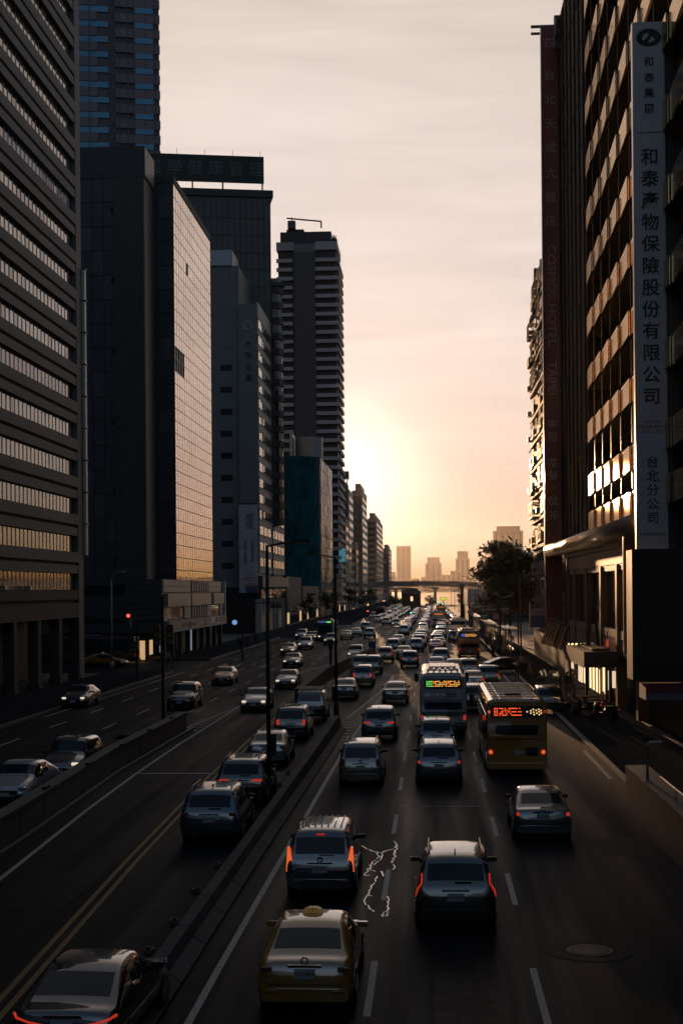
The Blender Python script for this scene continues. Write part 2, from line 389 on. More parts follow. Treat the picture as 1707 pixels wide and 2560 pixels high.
for x0, y0, y1 in ((-2.9, 24, 58), (.3, 20, 75), (3.9, 30, 64), (-7.2, 25, 70), (-10.4, 30, 66)):
    y = y0; A = []; B = []; x = x0
    while y < y1: x += rp_.uniform(-.07, .07); A.append((x - .012, y, 0.0045)); B.append((x + .012, y, 0.0045)); y += rp_.uniform(.3, .9)
    mb.strip(A, B)
struct('hairline_crack', mb, m_patchd)
# ------------------------------------------------------------------ barriers
def wall_path(name, label, cat, path, prof, mat, seg_len, part='wall_segment'):
    # a wall made of separate precast lengths following a path; prof(t) -> list of (offset, z)
    t = thing(name, label, cat, (path[0][0], path[0][1], 0))
    pts = [Vector((p[0], p[1], 0)) for p in path]; tot = [0]
    for a, b in zip(pts[:-1], pts[1:]): tot.append(tot[-1] + (b - a).length)
    def at(s):
        for i in range(len(pts) - 1):
            if s <= tot[i + 1] or i == len(pts) - 2:
                u = (s - tot[i]) / (tot[i + 1] - tot[i]); d = (pts[i + 1] - pts[i]).normalized(); return pts[i] + (pts[i + 1] - pts[i]) * u, Vector((d.y, -d.x, 0))
    n = max(1, int(tot[-1] / seg_len))
    for k in range(n):
        s0 = tot[-1] * k / n + 0.03; s1 = tot[-1] * (k + 1) / n - 0.03
        a, na = at(s0); b, nb = at(s1); P0 = prof(s0 / tot[-1]); P1 = prof(s1 / tot[-1]); mb = MB()
        A = [a + na * o + Vector((0, 0, z)) for o, z in P0]; B = [b + nb * o + Vector((0, 0, z)) for o, z in P1]
        for i in range(len(A) - 1): mb.face((A[i], A[i + 1], B[i + 1], B[i]))
        mb.face(list(reversed(A))); mb.face(B); mb.face((A[-1], A[0], B[0], B[-1]))
        mb.build(part, mat, t, fix=True)
    return t
m_barr = M('barrier_concrete', (0.075, 0.075, 0.078), 0.75, spec=0.2, jitter=0.3, noise=0.5, nscale=3.0, bump=0.25)
def jersey(t):
    h = 0.5 + 0.35 * max(0, (t - 0.45) / 0.55)
    return [(-0.48, 0), (-0.48, 0.08), (-0.22, 0.26), (-0.14, h), (0.14, h), (0.22, 0.26), (0.48, 0.08), (0.48, 0)]
bar = wall_path('median_barrier', 'long low concrete median barrier running from the street lamp towards the camera', 'barrier', [(-5.45, 10), (-5.43, 45), (-5.3, 62), (-5.2, 81)], jersey, m_barr, 3.0)
# reflector studs along the barrier foot
stud = MB().box(-0.09, 0.09, -0.14, 0.14, 0, 0.09).box(-0.06, 0.06, -0.15, -0.10, 0.09, 0.16).mesh('reflector_stud', [m_kerb])
for k, y in enumerate((24.2, 26.5, 29, 31.2, 34, 37.5, 41, 45.2, 49.5, 54, 58, 62)):
    o = inst('reflector_stud', stud, bar, (-0.62 - 0.05 * (k % 2), y - 10, 0), (0, 0, 0.2 * (k % 3)))
def flat_wall(h, tw): return lambda t: [(-tw / 2, 0), (-tw / 2, h), (-tw / 2 - 0.06, h), (-tw / 2 - 0.06, h + 0.1), (tw / 2 + 0.06, h + 0.1), (tw / 2 + 0.06, h), (tw / 2, h), (tw / 2, 0)]
lw = wall_path('dividing_wall', 'waist-high weathered concrete wall dividing the left service road from the middle road', 'wall', [(-12.75, 26), (-13.2, 46), (-13.85, 62), (-13.85, 81)], flat_wall(0.97, 0.4), m_conc, 3.2)
mb = MB(); P = [(-12.45, 26), (-12.9, 46), (-13.5, 62), (-13.5, 82)]
A = [(x, y, 0.14) for x, y in P]; B = [(x + 0.16, y, 0.14) for x, y in P]; B2 = [(x + 0.16, y, 0) for x, y in P]; mb.strip(A, B); mb.strip(B, B2); mb.build('kerb', m_kerb, lw)
for k in range(8):      # short rail posts on the coping
    p = Vector((-12.75, 26, 0)).lerp(Vector((-13.85, 81, 0)), k / 8 + 0.05)
    MB().box(p.x - 0.06, p.x + 0.06, p.y - 0.3, p.y + 0.3, 1.07, 1.17).build('coping_block', m_dmetal, lw)
mw = wall_path('median_wall', 'dark median wall between oncoming traffic and the middle carriageway, bending right', 'wall', [(-9.15, 100), (-9.15, 126), (-8.3, 145), (-7.2, 165), (-6.7, 174)], flat_wall(0.95, 0.4), m_dconc, 3.0)
ms = wall_path('median_kerb', 'low median kerb beyond the blue round sign', 'kerb', [(-6.55, 176), (-6.1, 200), (-5.75, 280)], lambda t: [(-0.3, 0), (-0.3, 0.22), (0.3, 0.22), (0.3, 0)], m_kerb, 6.0, 'kerb_stone')
# ------------------------------------------------------------------ skyline, flyover, hills
m_sky1 = M('far_tower_concrete', (0.16, 0.145, 0.13), 0.8, noise=0.1, nscale=0.05)
m_sky2 = M('far_window_glass', (0.06, 0.06, 0.065), 0.3, noise=0.1)
def far_tower(label, px0, px1, pyt, Y, depth, setback=0, name='apartment_tower'):
    Y *= 2.7; setback *= 2.7; depth *= 2.7
    a = on_y(px0, 1474, Y).x; b = on_y(px1, 1474, Y).x; zt = on_y((px0 + px1) / 2, pyt, Y).z
    t = thing(name, label, 'tower', ((a + b) / 2, Y, 0))
    z1 = zt - setback
    MB().box(a, b, Y, Y + depth, -0.5, z1).build('wall', m_sky1, t)
    if setback: MB().box(a + (b - a) * 0.12, b - (b - a) * 0.1, Y + 2, Y + depth - 2, z1, zt).build('roof_house', m_sky1, t)
    n = max(2, int((b - a) / 15)); strip = MB().box(-2.3, 2.3, -.7, 0, 2, z1 - 5).mesh('window_strip', [m_sky2])
    for k in range(n): inst('window_strip', strip, t, (a + (b - a) * (k + 0.5) / n - (a + b) / 2, 0, 0))
    return t
far_tower('hazy slab tower farthest left of the skyline, tall and plain', 991, 1027, 1365, 2100, 25)
far_tower('hazy square tower with a small roof house left of the middle of the skyline', 1063, 1104, 1393, 1900, 28, 8)
far_tower('slim hazy tower with a stepped top right of the flyover centre', 1139, 1174, 1378, 1800, 20, 9)
far_tower('low hazy block at the foot of the slim stepped tower', 1126, 1152, 1427, 1500, 22)
far_tower('ribbed hazy block just left of the widest skyline tower', 1195, 1234, 1394, 1500, 20, 3)
far_tower('widest and tallest hazy skyline tower above the tree', 1233, 1308, 1315, 1550, 30, 5)
far_tower('faint low block between the leftmost slab tower and the square tower', 1032, 1048, 1446, 2000, 20)
far_tower('faint low block leaning against the left of the square tower', 1052, 1066, 1442, 1850, 20)
far_tower('faint narrow block at the left edge of the skyline beside the dark street row', 979, 988, 1430, 1800, 20)
far_tower('faint wide low block between square tower and slim stepped tower', 1104, 1140, 1437, 2200, 30)
random.seed(21)
mb = MB(); x = -3000
while x < 3000:
    wdt = random.uniform(30, 80); mb.box(x, x + wdt, 6300 + random.uniform(0, 80), 6500, -0.5, random.uniform(22, 62)); x += wdt * random.uniform(0.9, 1.5)
tag(mb.build('far_city', m_sky1), 'hazy mass of far low city blocks along the horizon', 'city blocks', kind='stuff')
mb = MB(); pr_ = []; n = 60
for k in range(n + 1):
    X = -4000 + 8000 * k / n; pr_.append((X, 7000, 28 + 58 * abs(math.sin(k * 0.31)) + 20 * math.sin(k * 0.9 + 1) ** 2))
mb.strip([(p[0], 7000, -1) for p in pr_], pr_); mb.strip(pr_, [(p[0], 7300, p[2] * 0.6) for p in pr_]); struct('hills', mb, m_hill)
fo = thing('flyover', 'elevated road crossing the street on piers behind the old gate', 'flyover', (0, 840, 0))
mb = MB(); P = [(-45, 9.2), (-22, 9.6), (0, 9.7), (20, 9.2), (45, 7.4), (80, 4.0)]
for (a, za), (b, zb) in zip(P[:-1], P[1:]):
    for o0, o1, y in ((0, 3.4, 836), ):
        q = [(a, 836, za), (b, 836, zb), (b, 836, zb + 2.2), (a, 836, za + 2.2)]; mb.face(q)
        mb.face([(a, 846, za), (a, 846, za + 2.2), (b, 846, zb + 2.2), (b, 846, zb)]); mb.face([(a, 836, za), (a, 846, za), (b, 846, zb), (b, 836, zb)]); mb.face([(a, 836, za + 2.2), (b, 836, zb + 2.2), (b, 846, zb + 2.2), (a, 846, za + 2.2)])
mb.build('deck', m_conc, fo)
mb = MB()
for (a, za), (b, zb) in zip(P[:-1], P[1:]): mb.face([(a, 835.7, za + 1.9), (b, 835.7, zb + 1.9), (b, 835.7, zb + 3.1), (a, 835.7, za + 3.1)]); mb.face([(a, 835.95, za + 3.1), (a, 835.7, za + 3.1), (b, 835.7, zb + 3.1), (b, 835.95, zb + 3.1)])
mb.build('parapet', m_conc, fo)
for x in (-19.5, -15.5, 3, 24, 44): MB().box(x - 0.8, x + 0.8, 839, 843, 0, 9).box(x - 2.2, x + 2.2, 838.5, 843.5, 7.9 if x < 24 else 6.6, 9.1 if x < 24 else 7.5).build('pier', m_conc, fo)
# old city gate, roofed, standing in the middle of the road
gy = 580; ga, gb = on_y(1006, 1500, gy).x, on_y(1051, 1500, gy).x; gc = (ga + gb) / 2; gw = (gb - ga) / 2
m_brick = M('gate_brick', (0.16, 0.07, 0.05), 0.85, noise=0.25, nscale=1)
m_tile = M('gate_roof_tile', (0.09, 0.06, 0.045), 0.7, noise=0.2)
gt = thing('city_gate', 'dark old walled city gate with curved roof standing amid the far traffic', 'city gate', (gc, gy, 0))
mb = MB(); mb.box(ga, gc - 0.5, gy, gy + 7, 0, 6.2).box(gc + 0.5, gb, gy, gy + 7, 0, 6.2).box(gc - 0.5, gc + 0.5, gy, gy + 7, 0, 3.3).box(gc - 0.5, gc + 0.5, gy, gy + 7, 5.2, 6.2); mb.build('wall', m_brick, gt)
mb = MB(); nseg = 12; prof = []
for k in range(nseg + 1):
    t = -1 + 2 * k / nseg; prof.append((gc + t * (gw + 0.5), 6.1 + 0.45 * t * t))
top = [(gc + (-1 + 2 * k / nseg) * gw * 0.55, gy + 3.5, 8.1 + 0.25 * (-1 + 2 * k / nseg) ** 2) for k in range(nseg + 1)]
fr = [(x, gy - 0.8, z) for x, z in prof]; bk = [(x, gy + 7.8, z) for x, z in prof]
mb.strip(fr, top); mb.strip(top, bk); mb.face([fr[0], top[0], bk[0]]); mb.face([fr[-1], bk[-1], top[-1]])
fr2 = [(x, y, z - 0.35) for x, y, z in fr]; bk2 = [(x, y, z - 0.35) for x, y, z in bk]; mb.strip(fr2, fr); mb.strip(bk, bk2); mb.strip(bk2, fr2)
mb.face([fr[0], bk[0], bk2[0], fr2[0]]); mb.face([fr[-1], fr2[-1], bk2[-1], bk[-1]]); mb.build('roof', m_tile, gt)
MB().box(gc - 0.25, gc + 0.25, gy + 3.2, gy + 3.8, 8.0, 9.3).box(gc - 2.2, gc + 2.2, gy + 3.3, gy + 3.7, 8.0, 8.45).build('ridge', m_tile, gt)
# ================================================================== BUILDINGS, LEFT SIDE
def glassmat(name, col, rough=0.03, spec=0.5, ior=1.5, jitter=0.3, noise=0.05, metal=0.0): return M(name, col, rough, metal, spec, 0, noise, 0.4, jitter=jitter, ior=ior, rnoise=0.0)
m_gridwall = M('weathered_granite', (0.21, 0.205, 0.20), 0.7, noise=0.32, nscale=0.8, bump=0.25, stretch=(1, 1, 0.3))
m_dark = M('dark_cladding', (0.06, 0.063, 0.067), 0.5, noise=0.2)
m_dark2 = M('dark_cladding_worn', (0.085, 0.086, 0.088), 0.45, noise=0.35, nscale=0.6, stretch=(1, 1, .25))
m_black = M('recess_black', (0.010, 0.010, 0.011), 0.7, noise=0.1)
g_blind = glassmat('window_glass_blind', (0.22, 0.195, 0.17), 0.05, ior=2.5)
g_clear = glassmat('window_glass_clear', (0.03, 0.032, 0.035), 0.04, ior=1.6)
g_blue = glassmat('window_film_blue', (0.04, 0.20, 0.46), 0.12, ior=1.3, jitter=0.15)
g_pink = glassmat('window_glass_curtain', (0.30, 0.14, 0.14), 0.09, ior=1.6)

# B1 --------------------------------------------------------------
XL = -31.3
b1 = thing('office_building', 'grey granite office block with ribbon windows filling the upper left corner', 'building', (XL, 110, 0))
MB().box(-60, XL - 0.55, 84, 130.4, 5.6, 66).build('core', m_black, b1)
MB().box(XL - 0.54, XL, 128.7, 130.5, 0, 66).build('corner_pier', m_gridwall, b1)
z0, fl = 8.05, 3.36
for k in range(18):
    zb = z0 + fl * k                      # window row from zb to zb + 1.42
    mb = MB(); zt = zb + 1.45; zn = zb + fl
    mb.box(XL - 0.53, XL - 0.05, 84, 128.7, zt, zt + 0.72); mb.box(XL - 0.53, XL - 0.30, 84, 128.7, zt + 0.72, zt + 1.0); mb.box(XL - 0.53, XL + 0.0, 84, 128.7, zt + 1.0, zn - 0.02)
    mb.face([(XL, 84, zt + 1.0), (XL, 128.7, zt + 1.0), (XL - 0.3, 128.7, zt + 0.8), (XL - 0.3, 84, zt + 0.8)])
    mb.build('spandrel', m_gridwall, b1)
mb = MB().box(XL - 0.53, XL, 84, 128.7, 5.6, 6.9).box(XL - 0.53, XL - 0.3, 84, 128.7, 6.9, 7.2).box(XL - 0.53, XL - 0.02, 84, 128.7, 7.2, 8.02); mb.build('fascia', m_dconc, b1)
pane = MB().box(-0.04, 0.04, -0.39, 0.39, 0, 1.42).mesh('window_pane', [g_blind])
mull = MB().box(-0.10, 0.06, -0.17, 0.17, 0, 1.42).mesh('mullion', [m_dark])
rest = MB(); restm = MB(); random.seed(11); npan = 0
for k in range(17, -1, -1):
    zb = z0 + fl * k
    for j in range(38):
        y = 127.75 - 1.128 * j
        if y < 85: break
        vis = y > 106.5 - 0.16 * k
        if not vis or npan >= 299:
            rest.box(XL - 0.5, XL - 0.42, y - 0.39, y + 0.39, zb, zb + 1.42); restm.box(XL - 0.52, XL - 0.412, y + 0.395, y + 0.735, zb, zb + 1.42); continue
        npan += 1
        r = random.random(); m = g_blind if r < 0.86 else g_clear
        if k == 10 and j < 18: m = g_blue
        if k == 5 and j > 0: m = g_pink if j < 16 else g_clear
        if k == 9 and 5 < j < 15: m = g_clear if r < 0.6 else g_blind
        if k == 0: m = g_clear if r < 0.6 else g_blind
        if k == 1 and j > 15: m = g_clear
        inst('window_pane', pane, b1, wl(b1, (XL - 0.46, y, zb)), (0, rad(random.uniform(-.5, .5)), rad(random.uniform(-.7, .7))), m)
        restm.box(XL - 0.52, XL - 0.412, y + 0.395, y + 0.735, zb, zb + 1.42)
tag(rest.build('window_pane', g_blind, b1), kind='stuff'); tag(restm.build('mullion', m_dark, b1), kind='stuff')
m_white = M('white_vinyl', (0.75, 0.75, 0.74), 0.5, noise=0.05)
for j, ch in zip((8, 7, 6, 5, 3, 2, 1, 0), '23110681'):
    text(ch, 1.25, m_white, b1, wl(b1, (XL - 0.40, 127.75 - 1.128 * j, z0 + fl * 10 + 0.72)), FACE_RIGHT, 0.008, sx=0.8)
for yc in (102.2, 108.8, 115.6, 122.3, 129.0):
    MB().box(XL - 0.9, XL - 0.05, yc - 0.5, yc + 0.5, 0, 5.58).box(XL - 1.0, XL + 0.02, yc - 0.6, yc + 0.6, 0, 0.5).build('column', m_dconc, b1)
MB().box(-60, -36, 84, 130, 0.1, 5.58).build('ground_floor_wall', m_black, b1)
for y in (105.4, 112.2): MB().box(XL - 0.3, XL + 0.25, y - 0.3, y + 0.3, 8.1, 8.35).build('floodlight', m_gal, b1)
m_lsign = M('tiled_sign_edge', (0.62, 0.58, 0.52), 0.45, noise=0.2, nscale=3)
b1s = thing('vertical_sign', 'narrow pale vertical sign blade on the right corner of the granite office block', 'sign', (XL + 0.15, 130.9, 11.2))
for k in range(9):
    za = 11.2 + k * 2.9; MB().box(XL + 0.02, XL + 0.26, 130.62, 131.3, za, za + 2.78).build('panel', m_lsign, b1s); MB().box(XL - 0.1, XL + 0.40, 130.7, 131.1, za + 2.785, za + 2.89).build('bracket', m_dmetal, b1s)

# the street goes on behind the footbridge (seen only in paint and glass)
m_back = M('street_wall_dark', (0.10, 0.10, 0.105), 0.7, noise=0.25, nscale=0.3)
for lab, x0, x1, ya, yb, zt in (('grey office block on the left behind the footbridge', -60, -31.3, -150, 78, 48), ('tall grey block farther back on the left behind the footbridge', -64, -32, -420, -160, 62), ('dark block on the right behind the footbridge', 14.5, 40, -170, 40, 42), ('tall dark block farther back on the right behind the footbridge', 15, 44, -430, -180, 55), ('wide block closing the street far behind the footbridge', -70, 60, -560, -520, 34)):
    t = thing('street_building', lab, 'building', ((x0 + x1) / 2, ya, 0)); MB().box(x0, x1, ya, yb, 0, zt).build('wall', m_back, t)
    sx = x1 if x1 < 0 else x0
    for k in range(int(zt / 3.6) - 1): MB().box(sx - .06, sx + .06, ya + 2, yb - 2, 4 + k * 3.6, 5.7 + k * 3.6).build('window_band', g_clear, t)
# tall tower behind -------------------------------------------------
m_shin = M('tower_granite', (0.22, 0.17, 0.20), 0.5, noise=0.12, nscale=0.1)
m_shin2 = M('tower_granite_dark', (0.13, 0.11, 0.135), 0.5, noise=0.12, nscale=0.1)
g_tower = glassmat('tower_blue_glass', (0.05, 0.30, 0.52), 0.06, ior=1.6, jitter=0.12)
c = on_y(400, 300, 335)
tw = thing('skyscraper', 'tall skyscraper with rows of blue ribbon windows rising behind the dark block at top left', 'skyscraper', (c.x, 335, 0), rad(14))
MB().box(-45, 0, 0.5, 30, 0, 158).build('wall', m_shin2, tw)
ztop = 158; fl2 = 3.50; 
for k in range(22):
    zb = 82.3 + k * fl2
    MB().box(-45, -14.2, -0.1, 0.5, zb + 1.35, zb + fl2 - 0.12).box(-10.0, -3.3, -0.1, 0.5, zb + 1.35, zb + fl2 - 0.12).build('spandrel', m_shin, tw)
    MB().box(-45, -11.6, 0.15, 0.48, zb, zb + 1.30).build('window_band', g_tower, tw)
    MB().box(-5.6, -1.4, -0.05, 0.45, zb + 0.05, zb + 1.35).build('corner_window', g_tower, tw)
    MB().box(-3.2, 0.15, -0.1, 0.5, zb + 1.38, zb + fl2 - 0.15).build('corner_panel', m_shin, tw)
mf = MB().box(-0.12, 0.12, -0.28, 0.5, 78, 158).mesh('fin', [m_shin2])
for x in (-44, -40, -36, -32, -28, -24, -20, -16, -11.2, -9.2, -7.2, -6.0, -1.0): inst('fin', mf, tw, (x, 0, 0))

# B2 dark block with golden glass ------------------------------------
g_gold = glassmat('reflective_glass', (0.66, 0.46, 0.31), 0.02, ior=2.0, jitter=0.12, metal=0.75)
b2 = thing('dark_office_block', 'black office block whose street side is golden mirror glass', 'building', (-40, 190, 0))
xr = -33.55
MB().box(-70, xr, 172, 176.6, 0, 57.2).box(-70, xr - 0.02, 176.6, 212, 0, 57.2).build('core', m_dark, b2)
MB().box(-70, xr + 0.12, 171.8, 178.2, 57.25, 61.0).build('roof_parapet', m_dconc, b2)
for y in (172.6, 174.5, 176.4): MB().box(xr + 0.13, xr + 0.19, y - 0.85, y + 0.85, 57.5, 60.8).build('parapet_panel', M('parapet_panel', (0.34, 0.29, 0.26), 0.5, noise=0.2), b2)
MB().box(-37.2, xr - 0.05, 171.7, 171.95, 6, 57.2).build('service_strip', M('service_strip', (0.06, 0.055, 0.05), 0.6, noise=0.4, nscale=2), b2)
pr2 = on_x(434, 445, XL); ye = 209.8; ys = pr2.y
MB().box(-60, XL - 0.14, ys, ye, 0, pr2.z - 0.6).build('block', m_dark, b2)
MB().box(-60, XL + 0.05, ys - 0.1, ye + 0.1, pr2.z - 0.58, pr2.z + 0.25).build('coping', m_dconc, b2)
mb = MB(); nc, nr = 17, 32; zb0 = 9.0; zt0 = pr2.z - 0.7; dy = (ye - ys - 0.2) / nc; dz = (zt0 - zb0) / nr
gp = MB().box(-0.03, 0.03, -dy / 2 + 0.13, dy / 2 - 0.13, 0.06, dz - 0.05).mesh('glass_pane', [g_gold])
rest = MB(); cnt = 0; random.seed(5)
for r in range(nr):
    zz = zb0 + r * dz; tilt_r = random.uniform(-.18, .18)
    for c_ in range(nc):
        y = ys + 0.1 + dy * (c_ + 0.5)
        if (r in (nr - 14, nr - 15) and c_ < 4) or (r == nr - 6 and c_ == 5): 
            continue
        if c_ < 9:
            inst('glass_pane', gp, b2, wl(b2, (XL - 0.08, y, zz)), (0, rad(tilt_r + random.uniform(-.12, .12)), rad(random.uniform(-.22, .22)))); cnt += 1
        else: rest.box(XL - 0.11, XL - 0.05, y - dy / 2 + 0.13, y + dy / 2 - 0.13, zz + 0.06, zz + dz - 0.05)
tag(rest.build('glass_pane', g_gold, b2), kind='stuff')
mb = MB()
for c_ in range(nc + 1): mb.box(XL - 0.13, XL - 0.045, ys + 0.1 + dy * c_ - 0.12, ys + 0.1 + dy * c_ + 0.12, zb0, zt0)
mb.build('mullion_grid', m_dmetal, b2)
mb = MB()
for r in range(0, nr + 1): mb.box(XL - 0.12, XL - 0.04, ys, ye, zb0 + r * dz - 0.045, zb0 + r * dz + 0.055)
mb.build('transom_grid', m_dmetal, b2)

for r in range(17):
    zz = 8 + r * 2.9
    for c_ in range(7): 
        x0_ = xr - 1.35 - c_ * 1.42
        if x0_ < -43.5: continue
        MB().box(x0_ - .68, x0_ + .68, 171.90, 171.985, zz, zz + 2.82).build('cladding_panel', m_dark if (r * 7 + c_ * 3) % 5 else m_dark2, b2)
for r in range(11): MB().box(-37.6 + .3 * (r % 2), -36.8, 171.86, 171.90, 11 + r * 4.2, 11.8 + r * 4.2).build('vent_grille', m_black, b2)
MB().tube([(xr - .25, 171.9, 4), (xr - .25, 171.9, 57)], .09, 6).build('drain_pipe', m_dmetal, b2)
for r in range(16):
    MB().box(xr + .3, XL - .2, ys - .09, ys - .01, 10 + r * 2.95, 12.85 + r * 2.95).build('cladding_panel', m_dark if r % 3 else m_dark2, b2)
# white shop podium in front -----------------------------------------
m_ptile = M('cream_tile', (0.36, 0.34, 0.30), 0.45, noise=0.2, nscale=2, bump=0.2)
m_pcream = M('cream_panel', (0.34, 0.31, 0.26), 0.4, noise=0.12, nscale=0.8)
m_fascia = M('fascia_panel', (0.30, 0.28, 0.235), 0.5, noise=0.15, nscale=0.6)
g_shop = glassmat('shop_glass', (0.03, 0.035, 0.04), 0.05)
XP = -30.0; py0, py1 = on_x(409, 1440, XP).y, on_x(556, 1450, XP).y
po = thing('shop_podium', 'low cream-tiled shop building with a sign fascia below the golden glass block', 'building', (XP, py0, 0))
MB().box(-62, XP - 0.25, py0 + 0.2, py1, 3.2, 9.25).build('wall', m_dark, po)
L = py1 - py0
def yy(t): return py0 + L * t
mb = MB(); 
def tiles(y0, y1, z0, z1, nm='cladding_tile', mat=m_ptile, nx=1, nz=1, proud=0.0):
    for i in range(nx):
        for j in range(nz):
            a = y0 + (y1 - y0) * i / nx; b = y0 + (y1 - y0) * (i + 1) / nx; c = z0 + (z1 - z0) * j / nz; d = z0 + (z1 - z0) * (j + 1) / nz
            MB().box(XP - 0.24, XP + proud, a + 0.03, b - 0.03, c + 0.03, d - 0.03).build(nm, mat, po)
tiles(yy(0), yy(.40), 7.75, 9.2, nx=5, nz=2); tiles(yy(.72), yy(.97), 7.75, 9.2, nx=3, nz=2)
tiles(yy(0.02), yy(.36), 6.05, 7.6, 'cladding_panel', m_pcream, 1, 1, 0.35); tiles(yy(.38), yy(.72), 6.05, 7.6, 'cladding_panel', m_pcream, 1, 1, 0.35); tiles(yy(.77), yy(.985), 6.05, 7.6, 'cladding_panel', m_pcream, 1, 1, 0.35)
tiles(yy(0), yy(.05), 4.5, 6.0, nx=1, nz=2); tiles(yy(.30), yy(.40), 4.5, 6.0, nz=2); tiles(yy(.70), yy(.76), 4.5, 6.0, nz=2); tiles(yy(.95), yy(1.0), 4.5, 6.0, nz=2)
for a, b in ((.06, .29), (.77, .94)): MB().box(XP - 0.22, XP - 0.12, yy(a), yy(b), 4.7, 5.9).build('shop_window', g_shop, po)
for zA, zB in ((7.8, 9.15), (4.55, 5.95)):
    for k in range(7): MB().box(XP - 0.24, XP + 0.12, yy(.415 + .043 * k), yy(.415 + .043 * k + .018), zA, zB).build('fin', m_pcream, po)
MB().box(XP - 0.24, XP + 0.55, yy(0.01), yy(1.0), 3.12, 4.42).build('fascia_sign', m_fascia, po)
m_ink = M('sign_ink', (0.02, 0.02, 0.022), 0.5, noise=0.05); m_orange = M('sign_orange', (0.5, 0.2, 0.04), 0.5, noise=0.05)
xf = XP + 0.556
def mark(y0, y1, z0, z1, mat, d=0.02): MB().box(xf, xf + d, y0, y1, z0, z1).build('sign_mark', mat, po)
mark(yy(.20), yy(.42), 3.62, 4.0, m_ink); mark(yy(.29), yy(.33), 3.3, 4.25, m_ink, 0.03); mark(yy(.565), yy(.595), 3.62, 4.3, m_ink); mark(yy(.55), yy(.61), 3.35, 3.58, m_ink)
o = inst('sign_mark', MB().prism([(0.45 * math.cos(t * .39), 0.45 * math.sin(t * .39)) for t in range(16)], 0, 0.03).mesh('sign_mark', [m_white]), po, wl(po, (xf, yy(.71), 3.95)), (0, math.pi / 2, 0), None, (1, 3.4, 1))
mark(yy(.78), yy(.90), 3.6, 4.2, m_ink); mark(yy(.82), yy(.86), 3.35, 3.55, m_white); mark(yy(.925), yy(.98), 3.45, 4.3, m_orange); mark(yy(.94), yy(.965), 3.6, 4.1, m_ink, 0.03)
MB().box(XP - 0.2, XP + 0.3, yy(1.02), yy(1.03), 3.2, 9.3).build('blade_sign', M('pale_blade', (0.5, 0.5, 0.48), 0.4), po)
for k in range(9): MB().box(XP - 0.6, XP - 0.05, yy(.02 + .12 * k) , yy(.02 + .12 * k) + 0.7, 0.1, 3.15).build('column', m_dconc, po)
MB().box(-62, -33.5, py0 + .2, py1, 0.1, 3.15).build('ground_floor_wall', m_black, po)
m_shoplit = M('shop_light_warm', (0.8, 0.6, 0.4), 0.5, emit=(1.0, 0.62, 0.28), es=0.55, noise=0.3, nscale=1)
m_shopcool = M('shop_light_cool', (0.7, 0.75, 0.8), 0.5, emit=(0.45, 0.65, 0.85), es=0.30, noise=0.3)
MB().box(-34.2, -33.4, py0 - 0.05, py0 + 0.19, 0.15, 2.3).box(-32.9, -32.2, py0 - 0.05, py0 + 0.19, 0.15, 2.3).build('lit_window_and_sun_glow', m_shoplit, po)
MB().box(XP - 1.2, XP - 0.9, yy(.52), yy(.53), 0.2, 3.0).build('lit_blade', m_shopcool, po)
for t_, w_, m_ in ((.2, 1.2, m_shoplit), (.34, .8, m_shopcool), (.44, .5, m_shopcool), (.62, .6, m_shoplit)): MB().box(-33.49, -33.42, yy(t_), yy(t_) + w_ * 1.5, 0.3, 1.2 + w_ * .7).build('lit_window_and_sun_glow', m_, po)
# front of the podium (facing the camera): dull window bands
for za, zb in ((7.6, 8.6), (4.3, 5.0)): MB().box(-58, XP - 4.5, py0 + 0.08, py0 + 0.19, za, zb).build('window_band', g_shop, po)
for j in range(7): MB().box(XP - 4.2 + 0.02, XP - 0.26, py0 + 0.05, py0 + 0.19, 4.6 + j * .66, 5.2 + j * .66).build('cladding_tile', m_dconc, po)

# B4 grey hotel-like block with small windows ------------------------
m_b4 = M('grey_plaster', (0.16, 0.165, 0.17), 0.65, noise=0.18, nscale=0.4)
m_b4s = M('grey_stone_street', (0.30, 0.295, 0.285), 0.6, noise=0.15, nscale=0.6)
m_frame = M('window_frame', (0.42, 0.40, 0.36), 0.5, noise=0.1)
g_b4 = glassmat('window_glass_warm', (0.05, 0.045, 0.04), 0.04, ior=2.6)
q0 = on_x(644.5, 759, XL); q1 = on_x(707, 860, XL); y0, y1 = q0.y, q1.y; zt4 = q0.z
b4 = thing('grey_office_building', 'grey building with pairs of small bright windows and a long vertical banner at its corner', 'building', (XL, y0, 0))
xa = on_y(595, 700, y0).x; xb = on_y(528, 700, y0).x - 8
MB().box(xa, XL - 0.3, y0, y1, 9.5, zt4 - 0.02).build('corner_tower', m_b4, b4)
za4 = on_y(560, 665, y0 + 1).z
MB().box(xb, xa - 0.02, y0 + 1.0, y1, 0, za4).build('rear_wall', m_b4, b4)
MB().box(xb, xa - 1.2, y0 + 0.6, y0 + 9, za4 + 0.02, on_y(560, 626, y0 + 1).z).build('roof_house', M('pale_blue_metal', (0.42, 0.45, 0.48), 0.45, noise=0.08), b4)
MB().box(xa - 1.18, xa - 1.1, y0 + 0.7, y0 + 8.9, za4 - 3, on_y(560, 628, y0 + 1).z).build('roof_house_lit_side', M('pale_metal', (0.5, 0.47, 0.43), 0.4, noise=0.08), b4)  # warmer sheet over one side: its lit tone put into the colour
for k in range(4): MB().box(xa - 1.0, xa - 0.4, y0 + 2 + k * 8, y0 + 8.6 + k * 8, zt4 + 0.02, zt4 + 6.5 - k * 0.4).build('roof_screen', m_b4s, b4)
for k in range(11):
    zz = 12 + k * 4.1; MB().box(xa - 3.6, xa - 1.4, y0 + 0.93, y0 + 0.99, zz, zz + 1.1).build('slot_window', g_clear, b4)
MB().box(XL - 0.29, XL + 0.04, y0 + 0.01, y1, zt4 - 2.6, zt4 + 0.3).build('street_parapet', m_b4s, b4)
